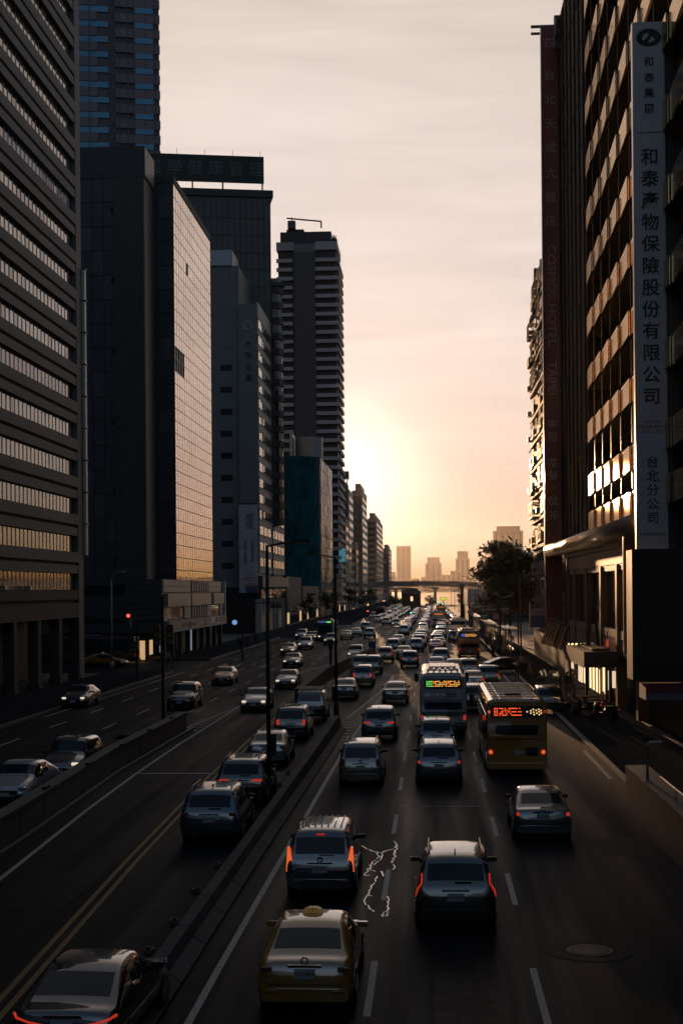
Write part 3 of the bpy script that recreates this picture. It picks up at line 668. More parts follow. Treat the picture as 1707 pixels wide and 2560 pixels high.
n4 = 16; f4 = (zt4 - 2.6 - 11.2) / n4
win = MB().box(-0.06, 0.055, -1.22, 1.22, 0, 1.7, 0).box(0.056, 0.075, -1.12, 1.12, 0.10, 1.6, 1).mesh('window', [m_frame, g_b4])
random.seed(9); L4 = y1 - y0
for k in range(n4):
    zz = 11.2 + k * f4
    MB().box(XL - 0.28, XL, y0 + 0.02, y1, zz, zz + f4 - 1.78).build('spandrel', m_b4s, b4)
    MB().box(XL - 0.28, XL - 0.18, y0 + 0.02, y1, zz + f4 - 1.77, zz + f4 - 0.01).build('window_band_back', m_dark, b4)
    MB().box(XL, XL + 0.10, y0 + 0.3, y1 - 0.2, zz + f4 - 1.98, zz + f4 - 1.88).build('sill', m_b4s, b4)
    for j in range(14):
        y = y0 + L4 * (0.04 + 0.0708 * j) + (0.28 if j % 2 == 0 else -0.28)
        inst('window', win, b4, wl(b4, (XL - 0.1, y, zz + f4 - 1.75)), (0, rad(random.uniform(-.4, .4)), rad(random.uniform(-.5, .5))))
MB().box(XL - 0.9, XL + 0.5, y0, y1 + 4, 8.6, 10.6).build('canopy_band', m_dark, b4)
for k in range(14): MB().box(XL - 0.6, XL + 0.1, y0 + 1 + k * 3.5, y0 + 3.9 + k * 3.5, 6.4, 8.5).build('mezzanine_window', g_b4, b4)
for k in range(9): MB().box(XL - 0.8, XL + 0.2, y0 + k * 6.0, y0 + 0.9 + k * 6.0, 0, 6.3).build('column', m_b4s, b4)
MB().box(xb, XL - 1.0, y0 + 0.5, y1 + 4, 0, 8.55).build('ground_floor_wall', m_black, b4)
for k in (0, 2, 3, 5): MB().box(XL - 0.98, XL - 0.9, y0 + 1.6 + k * 6.0, y0 + 5.2 + k * 6.0, 0.6, 3.2).build('lit_window_and_sun_glow', m_shoplit, b4)
# vertical banner sign
bx0 = on_y(598, 1400, y0 - 1.2).x; bx1 = on_y(644.5, 1400, y0 - 1.2).x; bz0 = on_y(620, 1482, y0 - 1.2).z; bz1 = on_y(620, 1261, y0 - 1.2).z
m_ban = M('banner_vinyl', (0.40, 0.38, 0.42), 0.6, noise=0.25, nscale=0.5)
bn = thing('vertical_banner', 'tall pale advertising banner with a red phone number on the grey building corner', 'banner', ((bx0 + bx1) / 2, y0 - 1.2, bz0))
bcx = (bx0 + bx1) / 2
MB().box(bx0, bx1, y0 - 1.2, y0 - 0.9, bz0, bz1).build('board', m_ban, bn); MB().box(bx0 - 0.1, bx1 + 0.1, y0 - 1.25, y0 - 0.85, bz1, bz1 + 0.2).build('top_rail', m_dmetal, bn)
MB().box(bx0 + 1.2, bx1, y0 - 1.215, y0 - 1.205, bz0, bz0 + 1.3).build('foot_panel', M('banner_foot', (0.05, 0.06, 0.12), 0.6), bn)
m_red = M('sign_red', (0.45, 0.03, 0.05), 0.5, noise=0.05)
bh = bz1 - bz0
def bt(s, size, m, dx, f, **k): text(s, size, m, bn, wl(bn, (bcx + dx, y0 - 1.21, bz0 + bh * f)), FACE_CAM, 0.006, **k)
bt('檀\n悦', 1.55, m_ink, 0.25, .80, line=0.95); bt('8502\n1588', 1.15, m_red, 0.25, .12, line=0.95)
bt('京站旁\n捷運共構\n建案公開'.replace('\n', '')[0:9].replace('', '\n')[1:-1], 0.52, m_ink, 0.75, .47, line=0.9); bt('新境劇場小豪宅典藏'.replace('', '\n')[1:-1], 0.52, m_ink, -0.55, .47, line=0.9)
lg = thing('wall_logo', 'round logo disc and faded vertical characters high on the grey building front', 'sign', ((xa + XL) / 2, y0 - 0.05, zt4 - 4))
inst('disc', ring(0.55, 0.9, 0, 0.05).mesh('disc', [M('faded_metal', (0.25, 0.26, 0.28), 0.5)]), lg, (0, 0, 0), FACE_CAM)
for k, ch in enumerate('大悅企業'): text(ch, 1.4, m_ink, lg, (0, 0, -3.5 - 2.1 * k), FACE_CAM, 0.03)

# B3 brown tower with roof sign --------------------------------------
m_b3 = M('brown_tile', (0.11, 0.098, 0.092), 0.55, noise=0.2, nscale=0.6, bump=0.2)
m_b3d = M('brown_tile_dark', (0.05, 0.045, 0.043), 0.55, noise=0.2)
c3 = on_y(676, 480, 290)
b3 = thing('brown_tower', 'dark brown tiled tower carrying a wide green rooftop sign', 'building', (c3.x, 290, 0), rad(12))
zt3 = c3.z
MB().box(-40, 0, 0, 34, 0, zt3 - 1.2).build('wall', m_b3, b3)
MB().box(-40.5, 0.5, -0.5, 34.5, zt3 - 1.18, zt3 + 0.2).build('cornice', m_b3d, b3)
for k in range(18): MB().box(-14.2, -0.3, -0.10, -0.01, zt3 - 5.4 - k * 3.4, zt3 - 2.6 - k * 3.4).build('tile_panel', m_b3, b3)
for k in range(12): MB().box(-0.2 - k * 1.18, -0.1 - k * 1.18, -0.16, -0.105, 10, zt3 - 2).build('tile_joint', m_b3d, b3)
for k in range(17):
    zz = zt3 - 8.2 - k * 4.2
    MB().box(-23.5, -14.6, -0.06, -0.01, zz, zz + 2.2).build('window_band', g_clear, b3)
    if k == 2: MB().box(-17.5, -14.8, -0.2, -0.07, zz + .2, zz + 2.2).build('window', g_tower, b3); MB().box(-22.5, -14.8, -0.5, -0.2, zz - 1.0, zz - 0.1).build('balcony_rail', m_frame, b3)
for k in range(20):
    zz = zt3 - 20 - k * 3.1
    if zz < 20: break
    mb = MB(); mb.prism([(-0.3, 1), (1.6, 0.6), (2.6, 2), (2.6, 8), (-0.3, 8)], zz, zz + 1.3); mb.build('bay_balcony', m_b3d, b3)
    mb = MB(); mb.prism([(-0.3, 1.2), (1.4, 0.9), (2.3, 2.2), (2.3, 8), (-0.3, 8)], zz + 1.31, zz + 3.0); mb.build('bay_window', g_clear, b3)
MB().box(-0.35, 2.9, 0.4, 8.2, zt3 - 18.6, zt3 - 17.9).build('bay_cap', m_b3d, b3)
m_sgn = M('sign_mesh_green', (0.028, 0.036, 0.032), 0.6, noise=0.3, nscale=0.8); m_tube = M('neon_tube_unlit', (0.09, 0.115, 0.115), 0.35)
rs = thing('rooftop_sign', 'wide dark green rooftop sign with unlit tube characters on the brown tower', 'sign', (c3.x, 290, zt3), rad(12))
zs0 = 1.6; zs1 = 6.9; sx0, sx1 = -26, -1.3
MB().box(sx0, sx1, -0.3, 0.2, zs0, zs1).build('board', m_sgn, rs)
for k in range(14): MB().box(sx0 + k * 1.78, sx0 + k * 1.78 + 0.08, -0.34, -0.305, zs0, zs1).build('batten', m_dmetal, rs)
for x in (-25, -19.8, -15.5, -9.5, -1.6): MB().box(x - .15, x + .15, -0.1, 0.1, 0.2, zs0).build('support_post', m_dmetal, rs)
for k in range(5): MB().tube([(-24 + k * 5.5, 0, zs1), (-24 + k * 5.5, 0, zs1 + 1.2)], 0.04, 5).build('lightning_rod', m_dmetal, rs)
for k, ch in enumerate('美學健康管理'): text(ch, 3.1, m_tube, rs, (-23.0 + k * 4.05, -0.37, 4.1), FACE_CAM, 0.04)

# B5 dark residential tower -------------------------------------------
m_b5 = M('tower_dark_wall', (0.04, 0.038, 0.038), 0.6, noise=0.2); m_slab = M('balcony_slab', (0.40, 0.395, 0.39), 0.6, noise=0.12, nscale=0.5)
Y5 = 497; xl5 = on_y(693, 900, Y5).x; xr5 = on_y(845, 900, Y5).x; zt5 = on_y(760, 625, Y5).z
b5 = thing('residential_tower', 'dark slender residential tower striped with pale balcony slabs', 'tower', ((xl5 + xr5) / 2, Y5, 0))
xm1 = on_y(736, 900, Y5).x; xm2 = on_y(790, 900, Y5).x
MB().box(xl5 + 0.5, xm1, Y5 + 1.2, Y5 + 30, 0, zt5).box(xm2, xr5 - 0.5, Y5 + 1.2, Y5 + 30, 0, zt5).build('wall', m_b5, b5)
MB().box(xm1 + .01, xm2 - .01, Y5 + 0.2, Y5 + 30, 0, zt5 - 0.8).build('core_wall', m_dark, b5)
nf = 39; ff = (zt5 - 4) / nf; sp = MB().box(0, xm1 - xl5 - 0.4, 0, 1.19, 0, 1.2).mesh('balcony_slab', [m_slab]); sp2 = MB().box(0, xr5 - xm2 + 0.5, 0, 2.0, 0, 1.2).mesh('balcony_slab', [m_slab]); sp3 = MB().box(0, 0.9, 0, 27, 0, 1.2).mesh('side_balcony', [m_slab])
for k in range(nf):
    zz = 3 + k * ff; R = lambda x, y, z: wl(b5, (x, y, z))
    inst('balcony_slab', sp, b5, R(xl5, Y5, zz)); inst('balcony_slab', sp2, b5, R(xm2 + .05, Y5 - 0.5 + (0.2 if k % 2 else 0), zz)); inst('side_balcony', sp3, b5, R(xr5 - 0.49, Y5 + 2.2, zz + 0.05))
MB().box(xl5, xm1, Y5, Y5 + 20, zt5 + .01, zt5 + 2.8).build('parapet', m_b4s, b5); MB().box(xm2, xr5, Y5, Y5 + 20, zt5 + .01, zt5 + 2.8).build('parapet', m_slab, b5)
MB().box(xm1 + .02, xm2 - .02, Y5 + 0.1, Y5 + 20, zt5 - .75, zt5 + 2.2).build('parapet', m_b4, b5)
MB().box(xl5 + 1.0, xr5 - 2.3, Y5 + 4, Y5 + 22, zt5 + 2.85, zt5 + 7.2).box(xl5 + 3, xl5 + 9, Y5 + 6, Y5 + 14, zt5 + 7.2, zt5 + 8.6).build('roof_house', m_b5, b5)
for k in range(6): MB().tube([(xr5 - 2.0 + k * 0.35, Y5 + 3, zt5 + 2.8), (xr5 - 1.9 + k * 0.3, Y5 + 3, zt5 + 4.2 + (k * 37 % 5) * .35)], 0.25, 5).build('roof_plant', M('roof_plants', (0.05, 0.07, 0.035), 0.8), b5)
gn = thing('roof_gondola', 'window-cleaning crane with a long jib on the dark residential tower roof', 'crane', (xl5 + 5, Y5 + 5, zt5 + 8.6))
MB().box(xl5 + 3.6, xl5 + 6.2, Y5 + 4, Y5 + 7, zt5 + 8.6, zt5 + 11.2).build('cab', m_dark, gn)
MB().tube([(xl5 + 3.2, Y5 + 5, zt5 + 12.3), (xl5 + 15.2, Y5 + 5, zt5 + 10.9)], 0.28, 6).box(xl5 + 14.9, xl5 + 15.4, Y5 + 4.8, Y5 + 5.2, zt5 + 8.6, zt5 + 10.8).build('jib', m_dark, gn)
MB().tube([(xl5 + 5, Y5 + 5, zt5 + 11.2), (xl5 + 5, Y5 + 5, zt5 + 12.6)], 0.15, 6).build('mast', m_dark, gn)

# B6 curved teal glass building ---------------------------------------
g_teal = glassmat('teal_glass', (0.006, 0.085, 0.11), 0.12, ior=1.06, jitter=0.35)
m_tealf = M('teal_frame', (0.01, 0.03, 0.036), 0.4, metal=0.3); m_diag = M('diagonal_fin', (0.03, 0.10, 0.12), 0.4, metal=0.2)
Y6 = 414; X6 = -31.3; xw = on_y(713, 1300, Y6).x; zt6 = on_y(760, 1138, Y6).z
b6 = thing('teal_glass_building', 'curved teal glass building with thin diagonal fins beside the striped tower', 'building', (X6, Y6, 0))
out = [(xw - 6, Y6)]; R6 = 9.0; cx6, cy6 = X6 - R6, Y6 + R6
out.append((xw, Y6)); k = 7
for i in range(4): out.append((xw + (cx6 - xw) * (i + 1) / 4, Y6))
for i in range(1, k + 1): t = -math.pi / 2 + math.pi / 2 * i / k; out.append((cx6 + R6 * math.cos(t), cy6 + R6 * math.sin(t)))
ye6 = 471
for i in range(1, 9): out.append((X6, cy6 + (ye6 - cy6) * i / 8))
poly = out + [(xw - 6, ye6)]
cpx, cpy = (xw + X6) / 2, (Y6 + ye6) / 2
def shrink(p, d):
    v = Vector((p[0] - cpx, p[1] - cpy)); l = v.length; v *= (l - d) / l; return (cpx + v.x, cpy + v.y)
MB().prism([shrink(p, 0.35) for p in poly], 0, zt6 - 0.3).build('core', m_tealf, b6)
nf6 = 12; f6 = (zt6 - 8) / nf6; random.seed(4)
for i in range(len(out) - 1):
    a, b = Vector((*out[i], 0)), Vector((*out[i + 1], 0)); ln = (b - a).length; ang = math.atan2(b.y - a.y, b.x - a.x); mid = (a + b) / 2
    gpn = MB().box(-ln / 2 + 0.06, ln / 2 - 0.06, -0.03, 0.03, 0.05, f6 - 0.12).mesh('glass_pane', [g_teal])
    for r in range(nf6): inst('glass_pane', gpn, b6, wl(b6, (mid.x, mid.y, 8 + r * f6)), (rad(random.uniform(-.5, .5)), 0, ang + rad(random.uniform(-.6, .6))))
for s in range(16):
    pts = []; 
    for q in range(12):
        u = s * 1.2 - 3 + q * 0.55; z = 8 + (zt6 - 8) * q / 11
        if u < 0 or u > len(out) - 1.01: continue
        i = int(u); a, b = out[i], out[i + 1]; f = u - i; p = (a[0] + (b[0] - a[0]) * f, a[1] + (b[1] - a[1]) * f); p = shrink(p, -0.15); pts.append((p[0], p[1], z))
    if len(pts) > 2: MB().tube(pts, 0.07, 4).build('diagonal_fin', m_diag, b6)
MB().prism([shrink(p, 0.4) for p in poly], 0.1, 7.9).build('ground_floor', m_black, b6)
mb = MB(); zc = on_y(750, 1090, Y6 + 10).z; xc6 = (on_y(737, 1100, Y6 + 14).x + on_y(806, 1100, Y6 + 14).x) / 2; r6 = (on_y(806, 1100, Y6 + 14).x - on_y(737, 1100, Y6 + 14).x) / 2
mb.prism([(xc6 + r6 * math.cos(t * math.pi / 14), Y6 + 16 + r6 * math.sin(t * math.pi / 14)) for t in range(28)], zt6 - 0.5, zc); mb.build('roof_drum', M('drum_metal', (0.30, 0.29, 0.28), 0.4, metal=0.2, noise=0.1), b6)
MB().box(on_y(726, 1100, Y6 + 12).x, on_y(733, 1100, Y6 + 12).x, Y6 + 10, Y6 + 18, zt6 - 0.5, zc + 0.8).build('roof_blade', M('pale_metal', (0.5, 0.47, 0.43), 0.4, noise=0.08), b6)

# the receding row beyond ---------------------------------------------
def row_building(label, px_front0, px_front1, px_end, pyt, X, mfront, mstreet, mwin, fl=3.4, name='street_building', roof=True, bays=4, zlow=5):
    p = on_x(px_front1, pyt, X); ya = p.y; yb = on_x(px_end, 1474, X).y; zt = p.z
    xl = on_y(px_front0, 1474, ya).x
    t = thing(name, label, 'building', (X, ya, 0))
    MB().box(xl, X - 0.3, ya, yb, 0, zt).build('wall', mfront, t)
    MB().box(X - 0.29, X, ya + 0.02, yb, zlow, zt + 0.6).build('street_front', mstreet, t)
    n = int((zt - zlow) / fl); wn_ = (X - xl)
    for k in range(n):
        zz = zlow + 0.6 + k * fl
        MB().box(xl + wn_ * 0.2, X - wn_ * 0.15, ya - 0.12, ya - 0.01, zz + 0.4, zz + fl * 0.62).build('window_band', g_clear, t)
        for j in range(bays):
            a = ya + (yb - ya) * (j + 0.16) / bays; b = ya + (yb - ya) * (j + 0.84) / bays
            MB().box(X + 0.005, X + 0.06, a, b, zz + 0.2, zz + fl * 0.58).build('window', mwin, t)
    if roof: MB().box(xl + wn_ * 0.3, X - wn_ * 0.2, ya + 4, yb - 6, zt + 0.02, zt + 3.5).build('roof_house', mfront, t)
    return t
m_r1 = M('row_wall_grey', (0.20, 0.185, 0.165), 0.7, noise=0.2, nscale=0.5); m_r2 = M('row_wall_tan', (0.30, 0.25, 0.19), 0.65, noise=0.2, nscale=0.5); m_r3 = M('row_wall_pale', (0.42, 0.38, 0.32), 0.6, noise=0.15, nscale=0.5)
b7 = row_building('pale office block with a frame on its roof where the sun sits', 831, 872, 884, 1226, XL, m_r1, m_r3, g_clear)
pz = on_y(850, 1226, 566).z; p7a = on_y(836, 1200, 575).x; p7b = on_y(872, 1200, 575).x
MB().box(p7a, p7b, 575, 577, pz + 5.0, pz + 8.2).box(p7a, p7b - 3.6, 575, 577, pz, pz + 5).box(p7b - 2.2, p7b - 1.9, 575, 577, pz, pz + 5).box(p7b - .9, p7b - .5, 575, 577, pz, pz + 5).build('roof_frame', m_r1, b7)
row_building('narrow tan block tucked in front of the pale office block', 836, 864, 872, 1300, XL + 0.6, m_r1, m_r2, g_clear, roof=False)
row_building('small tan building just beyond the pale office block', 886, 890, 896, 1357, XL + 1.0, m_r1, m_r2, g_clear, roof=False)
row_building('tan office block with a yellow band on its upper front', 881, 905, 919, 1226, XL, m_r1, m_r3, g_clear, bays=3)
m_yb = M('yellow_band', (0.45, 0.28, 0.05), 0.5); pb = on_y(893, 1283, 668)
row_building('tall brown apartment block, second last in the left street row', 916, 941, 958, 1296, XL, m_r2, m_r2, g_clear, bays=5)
b10 = row_building('dark block with a numbered poster closing the left street row', 955, 972, 979, 1372, XL, m_r1, m_r1, g_clear, roof=True)
p10 = on_x(972, 1372, XL)
b41 = thing('poster_board', 'tall dark poster with the number 41 on the last left building', 'billboard', (XL - 4, p10.y - 1, 10))
MB().box(XL - 5.6, XL - 0.6, p10.y - 0.8, p10.y - 0.5, 14, 36).build('board', M('poster_dark', (0.05, 0.06, 0.08), 0.6), b41); text('41', 3.6, m_white, b41, wl(b41, (XL - 3.0, p10.y - 0.86, 29.5)), FACE_CAM, 0.02)
bb = thing('billboard', 'white text billboard hanging on the front of the pale office block', 'billboard', (XL - 5, 538, 30)); 
ba, bbx = on_y(834, 1270, 538).x, on_y(856, 1270, 538).x; z_a, z_b = on_y(845, 1294, 538).z, on_y(845, 1246, 538).z
MB().box(ba, bbx, 538, 538.6, z_a, z_b).build('board', M('poster_white', (0.55, 0.55, 0.54), 0.6, noise=0.1), bb)
for k in range(8): MB().box(ba + 0.4, bbx - 0.4 - (k * 37 % 5) * 0.25, 537.9, 537.99, z_a + 0.5 + k * .75, z_a + 0.85 + k * .75).build('text_line', m_ink, bb)
lb = thing('lightbox', 'blue advertising lightbox low on the street row below the white billboard', 'lightbox', (XL - 2, 500, 16))
la, lb_ = on_y(836, 1390, 500).x, on_y(865, 1390, 500).x; z_a, z_b = on_y(850, 1406, 500).z, on_y(850, 1370, 500).z
MB().box(la, lb_, 500, 500.8, z_a, z_b).build('case', m_dmetal, lb); MB().box(la + .15, lb_ - .15, 499.9, 499.98, z_a + .15, z_b - .15).build('face', M('lightbox_blue', (0.1, 0.3, 0.4), 0.4, emit=(0.10, 0.30, 0.38), es=0.45, noise=0.35, nscale=0.5), lb)
MB().prism([(0, 0), (0.9, 0), (0.5, 1.9), (0.1, 1.6)], 0, 0.03).build('figure_print', M('print_pink', (0.5, 0.2, 0.2), 0.5), lb).location = (-1.2, -0.14, -0.4)
lb.children[-1].rotation_euler = FACE_CAM
# low shops, awnings and signs along the left pavement
m_low = M('shop_wall_dark', (0.07, 0.066, 0.062), 0.7, noise=0.25)
for k, (ya, yb, zt, lab) in enumerate(((316, 352, 11, 'low dark shop row right after the grey building with small windows'), (356, 408, 9, 'low dark shop row at the foot of the teal glass building'), (474, 536, 12, 'dark arcade of shops below the striped tower'))):
    t = thing('shop_row', lab, 'shops', (XL, ya, 0)); MB().box(XL - 8, XL + 0.2, ya, yb, 0.1, zt).build('wall', m_low, t)
    for j in range(int((yb - ya) / 6)):
        MB().box(XL + 0.21, XL + 0.3, ya + 0.8 + j * 6, ya + 5 + j * 6, 0.6, 3.0).build('shop_front', m_shoplit if (j * 7 + k) % 5 == 0 else g_shop, t)
        MB().box(XL + 0.21, XL + 0.9, ya + 0.6 + j * 6, ya + 5.2 + j * 6, 3.3, 4.3).build('shop_sign', (m_fascia, m_orange, m_low, m_ptile)[(j + k) % 4], t)
# ================================================================== BUILDINGS, RIGHT SIDE
XR = 12.0
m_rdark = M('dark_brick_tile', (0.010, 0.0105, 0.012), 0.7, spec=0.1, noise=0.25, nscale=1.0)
m_alu = M('anodised_aluminium', (0.60, 0.44, 0.32), 0.15, metal=0.9, noise=0.1, nscale=0.7, jitter=0.06)
def beckmann(name, col, rough, dif=.25):
    m = bpy.data.materials.new(name); m.use_nodes = True; t = m.node_tree; n = t.nodes; n.remove(n['Principled BSDF'])
    g = n.new('ShaderNodeBsdfGlossy'); g.distribution = 'BECKMANN'; g.inputs['Roughness'].default_value = rough
    d = n.new('ShaderNodeBsdfDiffuse'); mx = n.new('ShaderNodeMixShader'); mx.inputs[0].default_value = dif
    tcn = n.new('ShaderNodeTexCoord'); nz = n.new('ShaderNodeTexNoise'); nz.inputs['Scale'].default_value = .9; nz.inputs['Detail'].default_value = 5; t.links.new(tcn.outputs['Object'], nz.inputs['Vector'])
    oi = n.new('ShaderNodeObjectInfo'); ad = n.new('ShaderNodeMath'); ad.operation = 'ADD'; t.links.new(nz.outputs[0], ad.inputs[0]); t.links.new(oi.outputs['Random'], ad.inputs[1])
    mr = n.new('ShaderNodeMapRange'); mr.inputs[1].default_value = .3; mr.inputs[2].default_value = 1.7; mr.inputs[3].default_value = .85; mr.inputs[4].default_value = 1.12; t.links.new(ad.outputs[0], mr.inputs[0])
    s = n.new('ShaderNodeVectorMath'); s.operation = 'SCALE'; s.inputs[0].default_value = col; t.links.new(mr.outputs[0], s.inputs['Scale'])
    t.links.new(s.outputs[0], g.inputs['Color']); t.links.new(s.outputs[0], d.inputs['Color']); t.links.new(g.outputs[0], mx.inputs[1]); t.links.new(d.outputs[0], mx.inputs[2]); t.links.new(mx.outputs[0], n['Material Output'].inputs['Surface'])
    return m
m_alu = beckmann('polished_louvre_aluminium', (0.90, 0.67, 0.46), 0.165, .15)
m_rod = M('bronze_rod', (0.20, 0.14, 0.09), 0.3, metal=0.8)
m_brz = M('bronze_cladding', (0.15, 0.095, 0.05), 0.42, metal=0.25, noise=0.2, nscale=1.2)
m_beige = M('beige_stone', (0.30, 0.245, 0.19), 0.5, noise=0.15, nscale=1)
m_roll = M('cornice_metal', (0.42, 0.34, 0.24), 0.35, metal=0.6, noise=0.2, nscale=1.0)
g_dark = glassmat('dark_window_glass', (0.010, 0.010, 0.011), 0.08, ior=1.12, jitter=0.2)
r1 = thing('insurance_building', 'dark office building with slanting rows of shining louvre panels on the right', 'building', (XR, 100, 0))
yR0, yR1 = 56.0, 110.6
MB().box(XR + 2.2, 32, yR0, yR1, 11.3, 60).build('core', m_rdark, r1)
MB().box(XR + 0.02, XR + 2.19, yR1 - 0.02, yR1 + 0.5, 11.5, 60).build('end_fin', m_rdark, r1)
edges = [110.3, 105.6, 100.9, 96.2, 91.3, 86.4, 81.6, 76.9, 72.2, 67.3, 62.4]
def louvre(h):
    mb = MB(); mb.box(-0.10, -0.02, -2.22, 2.22, 0, h)
    n = 14
    for k in range(n):
        z = h * (k + .5) / n; mb.face([(-0.16, -2.22, z - h / n * .42), (-0.16, 2.22, z - h / n * .42), (-0.157, 2.22, z + h / n * .42), (-0.157, -2.22, z + h / n * .42)][::-1])
        mb.face([(-0.157, -2.22, z + h / n * .42), (-0.157, 2.22, z + h / n * .42), (-0.10, 2.22, z + h / n * .40), (-0.10, -2.22, z + h / n * .40)][::-1])
    return mb.mesh('louvre_panel', [m_alu])
lv = louvre(1.45); glb = MB().box(2.08, 2.18, -2.3, 2.3, 0, 2.2).mesh('window_pane', [g_dark]); rodm = MB().box(-0.11, -0.09, -0.012, 0.012, 0, 2.1).mesh('rod', [m_rod])
random.seed(17)
rowz = [12.0] + [14.72 + 3.98 * k for k in range(12)]
for k, zb in enumerate(rowz):
    MB().box(XR + .01, XR + 2.07, 62.4, yR1 - .03, zb + .05, zb + 1.40).build('floor_edge', m_rdark, r1)
    for j in range(len(edges) - 1):
        yc = (edges[j] + edges[j + 1]) / 2
        if yc < 70 and zb < 8: continue
        # the blades stand a touch open towards the west, so the low sun glances off them
        inst('louvre_panel', lv, r1, wl(r1, (XR, yc, zb)), (0, rad(random.uniform(-.25, .25)), rad(-1.75 + random.uniform(-.3, .3))))
        inst('window_pane', glb, r1, wl(r1, (XR, yc, zb + 1.7)))
        if j > 0 and zb > 11: inst('rod', rodm, r1, wl(r1, (XR, edges[j], zb + 1.62)))
# podium
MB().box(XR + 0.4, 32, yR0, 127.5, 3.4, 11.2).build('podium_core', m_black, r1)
def band(z0_, z1_, y0_, y1_, mat, nm, proud=0.0, step=4.7):
    y = y0_
    while y < y1_ - 0.1:
        MB().box(XR + 0.39, XR - proud, y + 0.02, min(y + step, y1_) - 0.02, z0_, z1_).build(nm, mat, r1); y += step
band(9.35, 10.35, 84, 127.5, m_brz, 'cladding_panel'); band(8.95, 9.3, 86, 126, m_beige, 'lintel', 0.02, 9.2); band(10.4, 10.75, 84, 127.5, m_beige, 'ledge', 0.25, 14.5)
band(4.55, 5.1, 84, 127.5, m_beige, 'sill', 0.03, 9.2); band(3.4, 4.5, 84, 127.5, m_brz, 'cladding_panel')
for y in (126.9, 121.6, 112.6, 103.0, 94.2, 85.0): MB().box(XR - 0.12, XR + 0.5, y - 0.4, y + 0.4, 0.13, 9.34).build('pilaster', m_brz, r1)
for y in (117, 107.8, 98.5, 89.5): MB().box(XR + 0.3, XR + 0.38, y - 3.6, y + 3.6, 5.15, 8.9).build('window_pane', g_dark, r1)
MB().tube([(11.5, 82.5, 11.35), (11.5, 122.0, 11.35), (11.35, 127.5, 11.3), (10.9, 133.0, 11.25)], 0.62, 14).build('rolled_cornice', m_roll, r1, smooth=True)
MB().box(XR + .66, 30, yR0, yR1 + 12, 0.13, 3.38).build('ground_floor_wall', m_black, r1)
m_glow = M('added_sun_glow', (0.9, 0.7, 0.5), 0.5, emit=(1.0, 0.66, 0.34), es=1.5, noise=0.45, nscale=1.2)  # emission stands in for sun glare on the arcade floor
m_glow2 = M('added_sun_glow_pale', (0.9, 0.8, 0.7), 0.5, emit=(1.0, 0.74, 0.50), es=0.8, noise=0.4, nscale=2)  # paler copy of the same painted sun glare
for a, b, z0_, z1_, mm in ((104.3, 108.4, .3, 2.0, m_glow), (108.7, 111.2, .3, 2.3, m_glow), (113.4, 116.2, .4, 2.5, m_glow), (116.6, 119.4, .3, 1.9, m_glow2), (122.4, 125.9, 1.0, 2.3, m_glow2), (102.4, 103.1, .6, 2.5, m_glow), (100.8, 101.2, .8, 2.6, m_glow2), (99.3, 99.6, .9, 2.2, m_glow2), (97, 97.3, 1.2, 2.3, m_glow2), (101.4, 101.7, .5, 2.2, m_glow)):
    MB().box(XR - .02, XR + .3, a, b, z0_, z1_).build('lit_window_and_sun_glow', mm, r1)  # glowing panes added in place of sunlit paving, no shop lamps here
for k in range(9): MB().box(XR - .08, XR + .29, 98.5 + k * 2.1, 98.7 + k * 2.1, 0.13, 3.38).build('shop_mullion', m_dmetal, r1)
# canopy over the entrance
cp = thing('entrance_canopy', 'dark box canopy with tiny bulbs on its edge over the bright shop entrance', 'canopy', (11, 100, 2.8))
m_bulb = M('bulb_warm', (1, .8, .5), 0.4, emit=(1.0, 0.75, 0.35), es=1.6)
MB().box(9.75, 11.9, 93.5, 105.5, 2.75, 3.75).build('box', m_dark, cp); MB().box(9.72, 9.745, 93.5, 105.5, 2.72, 2.78).build('edge_trim', m_rod, cp)
bl = MB().box(-.05, .05, -.05, .05, 0, .1).mesh('bulb', [m_bulb])
for k in range(13): inst('bulb', bl, cp, wl(cp, (9.9 + 0.14 * k, 105.2 - .8 * (k % 2), 3.77)))
MB().box(10.4, 11.6, 95, 104, 3.78, 3.9).build('planter_strip', M('planter_olive', (0.14, 0.11, 0.03), 0.7), cp)
for x, y in ((9.95, 94), (9.95, 105)): MB().box(x - .08, x + .08, y - .08, y + .08, 0.13, 2.74).build('post', m_dmetal, cp)
ea = thing('art_frame', 'thin pale A-frame mast standing on the dark entrance canopy', 'mast', (11, 98, 3.8))
MB().tube([(10.6, 99, 3.92), (10.95, 99.2, 8.0)], 0.11, 6).tube([(11.3, 99, 3.92), (10.95, 99.2, 8.0)], 0.11, 6).build('legs', m_dconc, ea)
rl = thing('red_lantern', 'small glowing red lantern lamp on the canopy before the dark windows', 'lantern', (11.7, 97.6, 4.1)); MB().tube([(11.7, 97.6, 3.92), (11.72, 97.6, 4.4)], 0.10, 8, r1=0.07).build('lamp', M('lamp_red', (.5, .05, .03), .4, emit=(1.0, .10, .04), es=.35), rl); MB().tube([(11.72, 97.6, 4.4), (11.78, 97.6, 5.4)], 0.03, 5).build('stem', m_dmetal, rl)

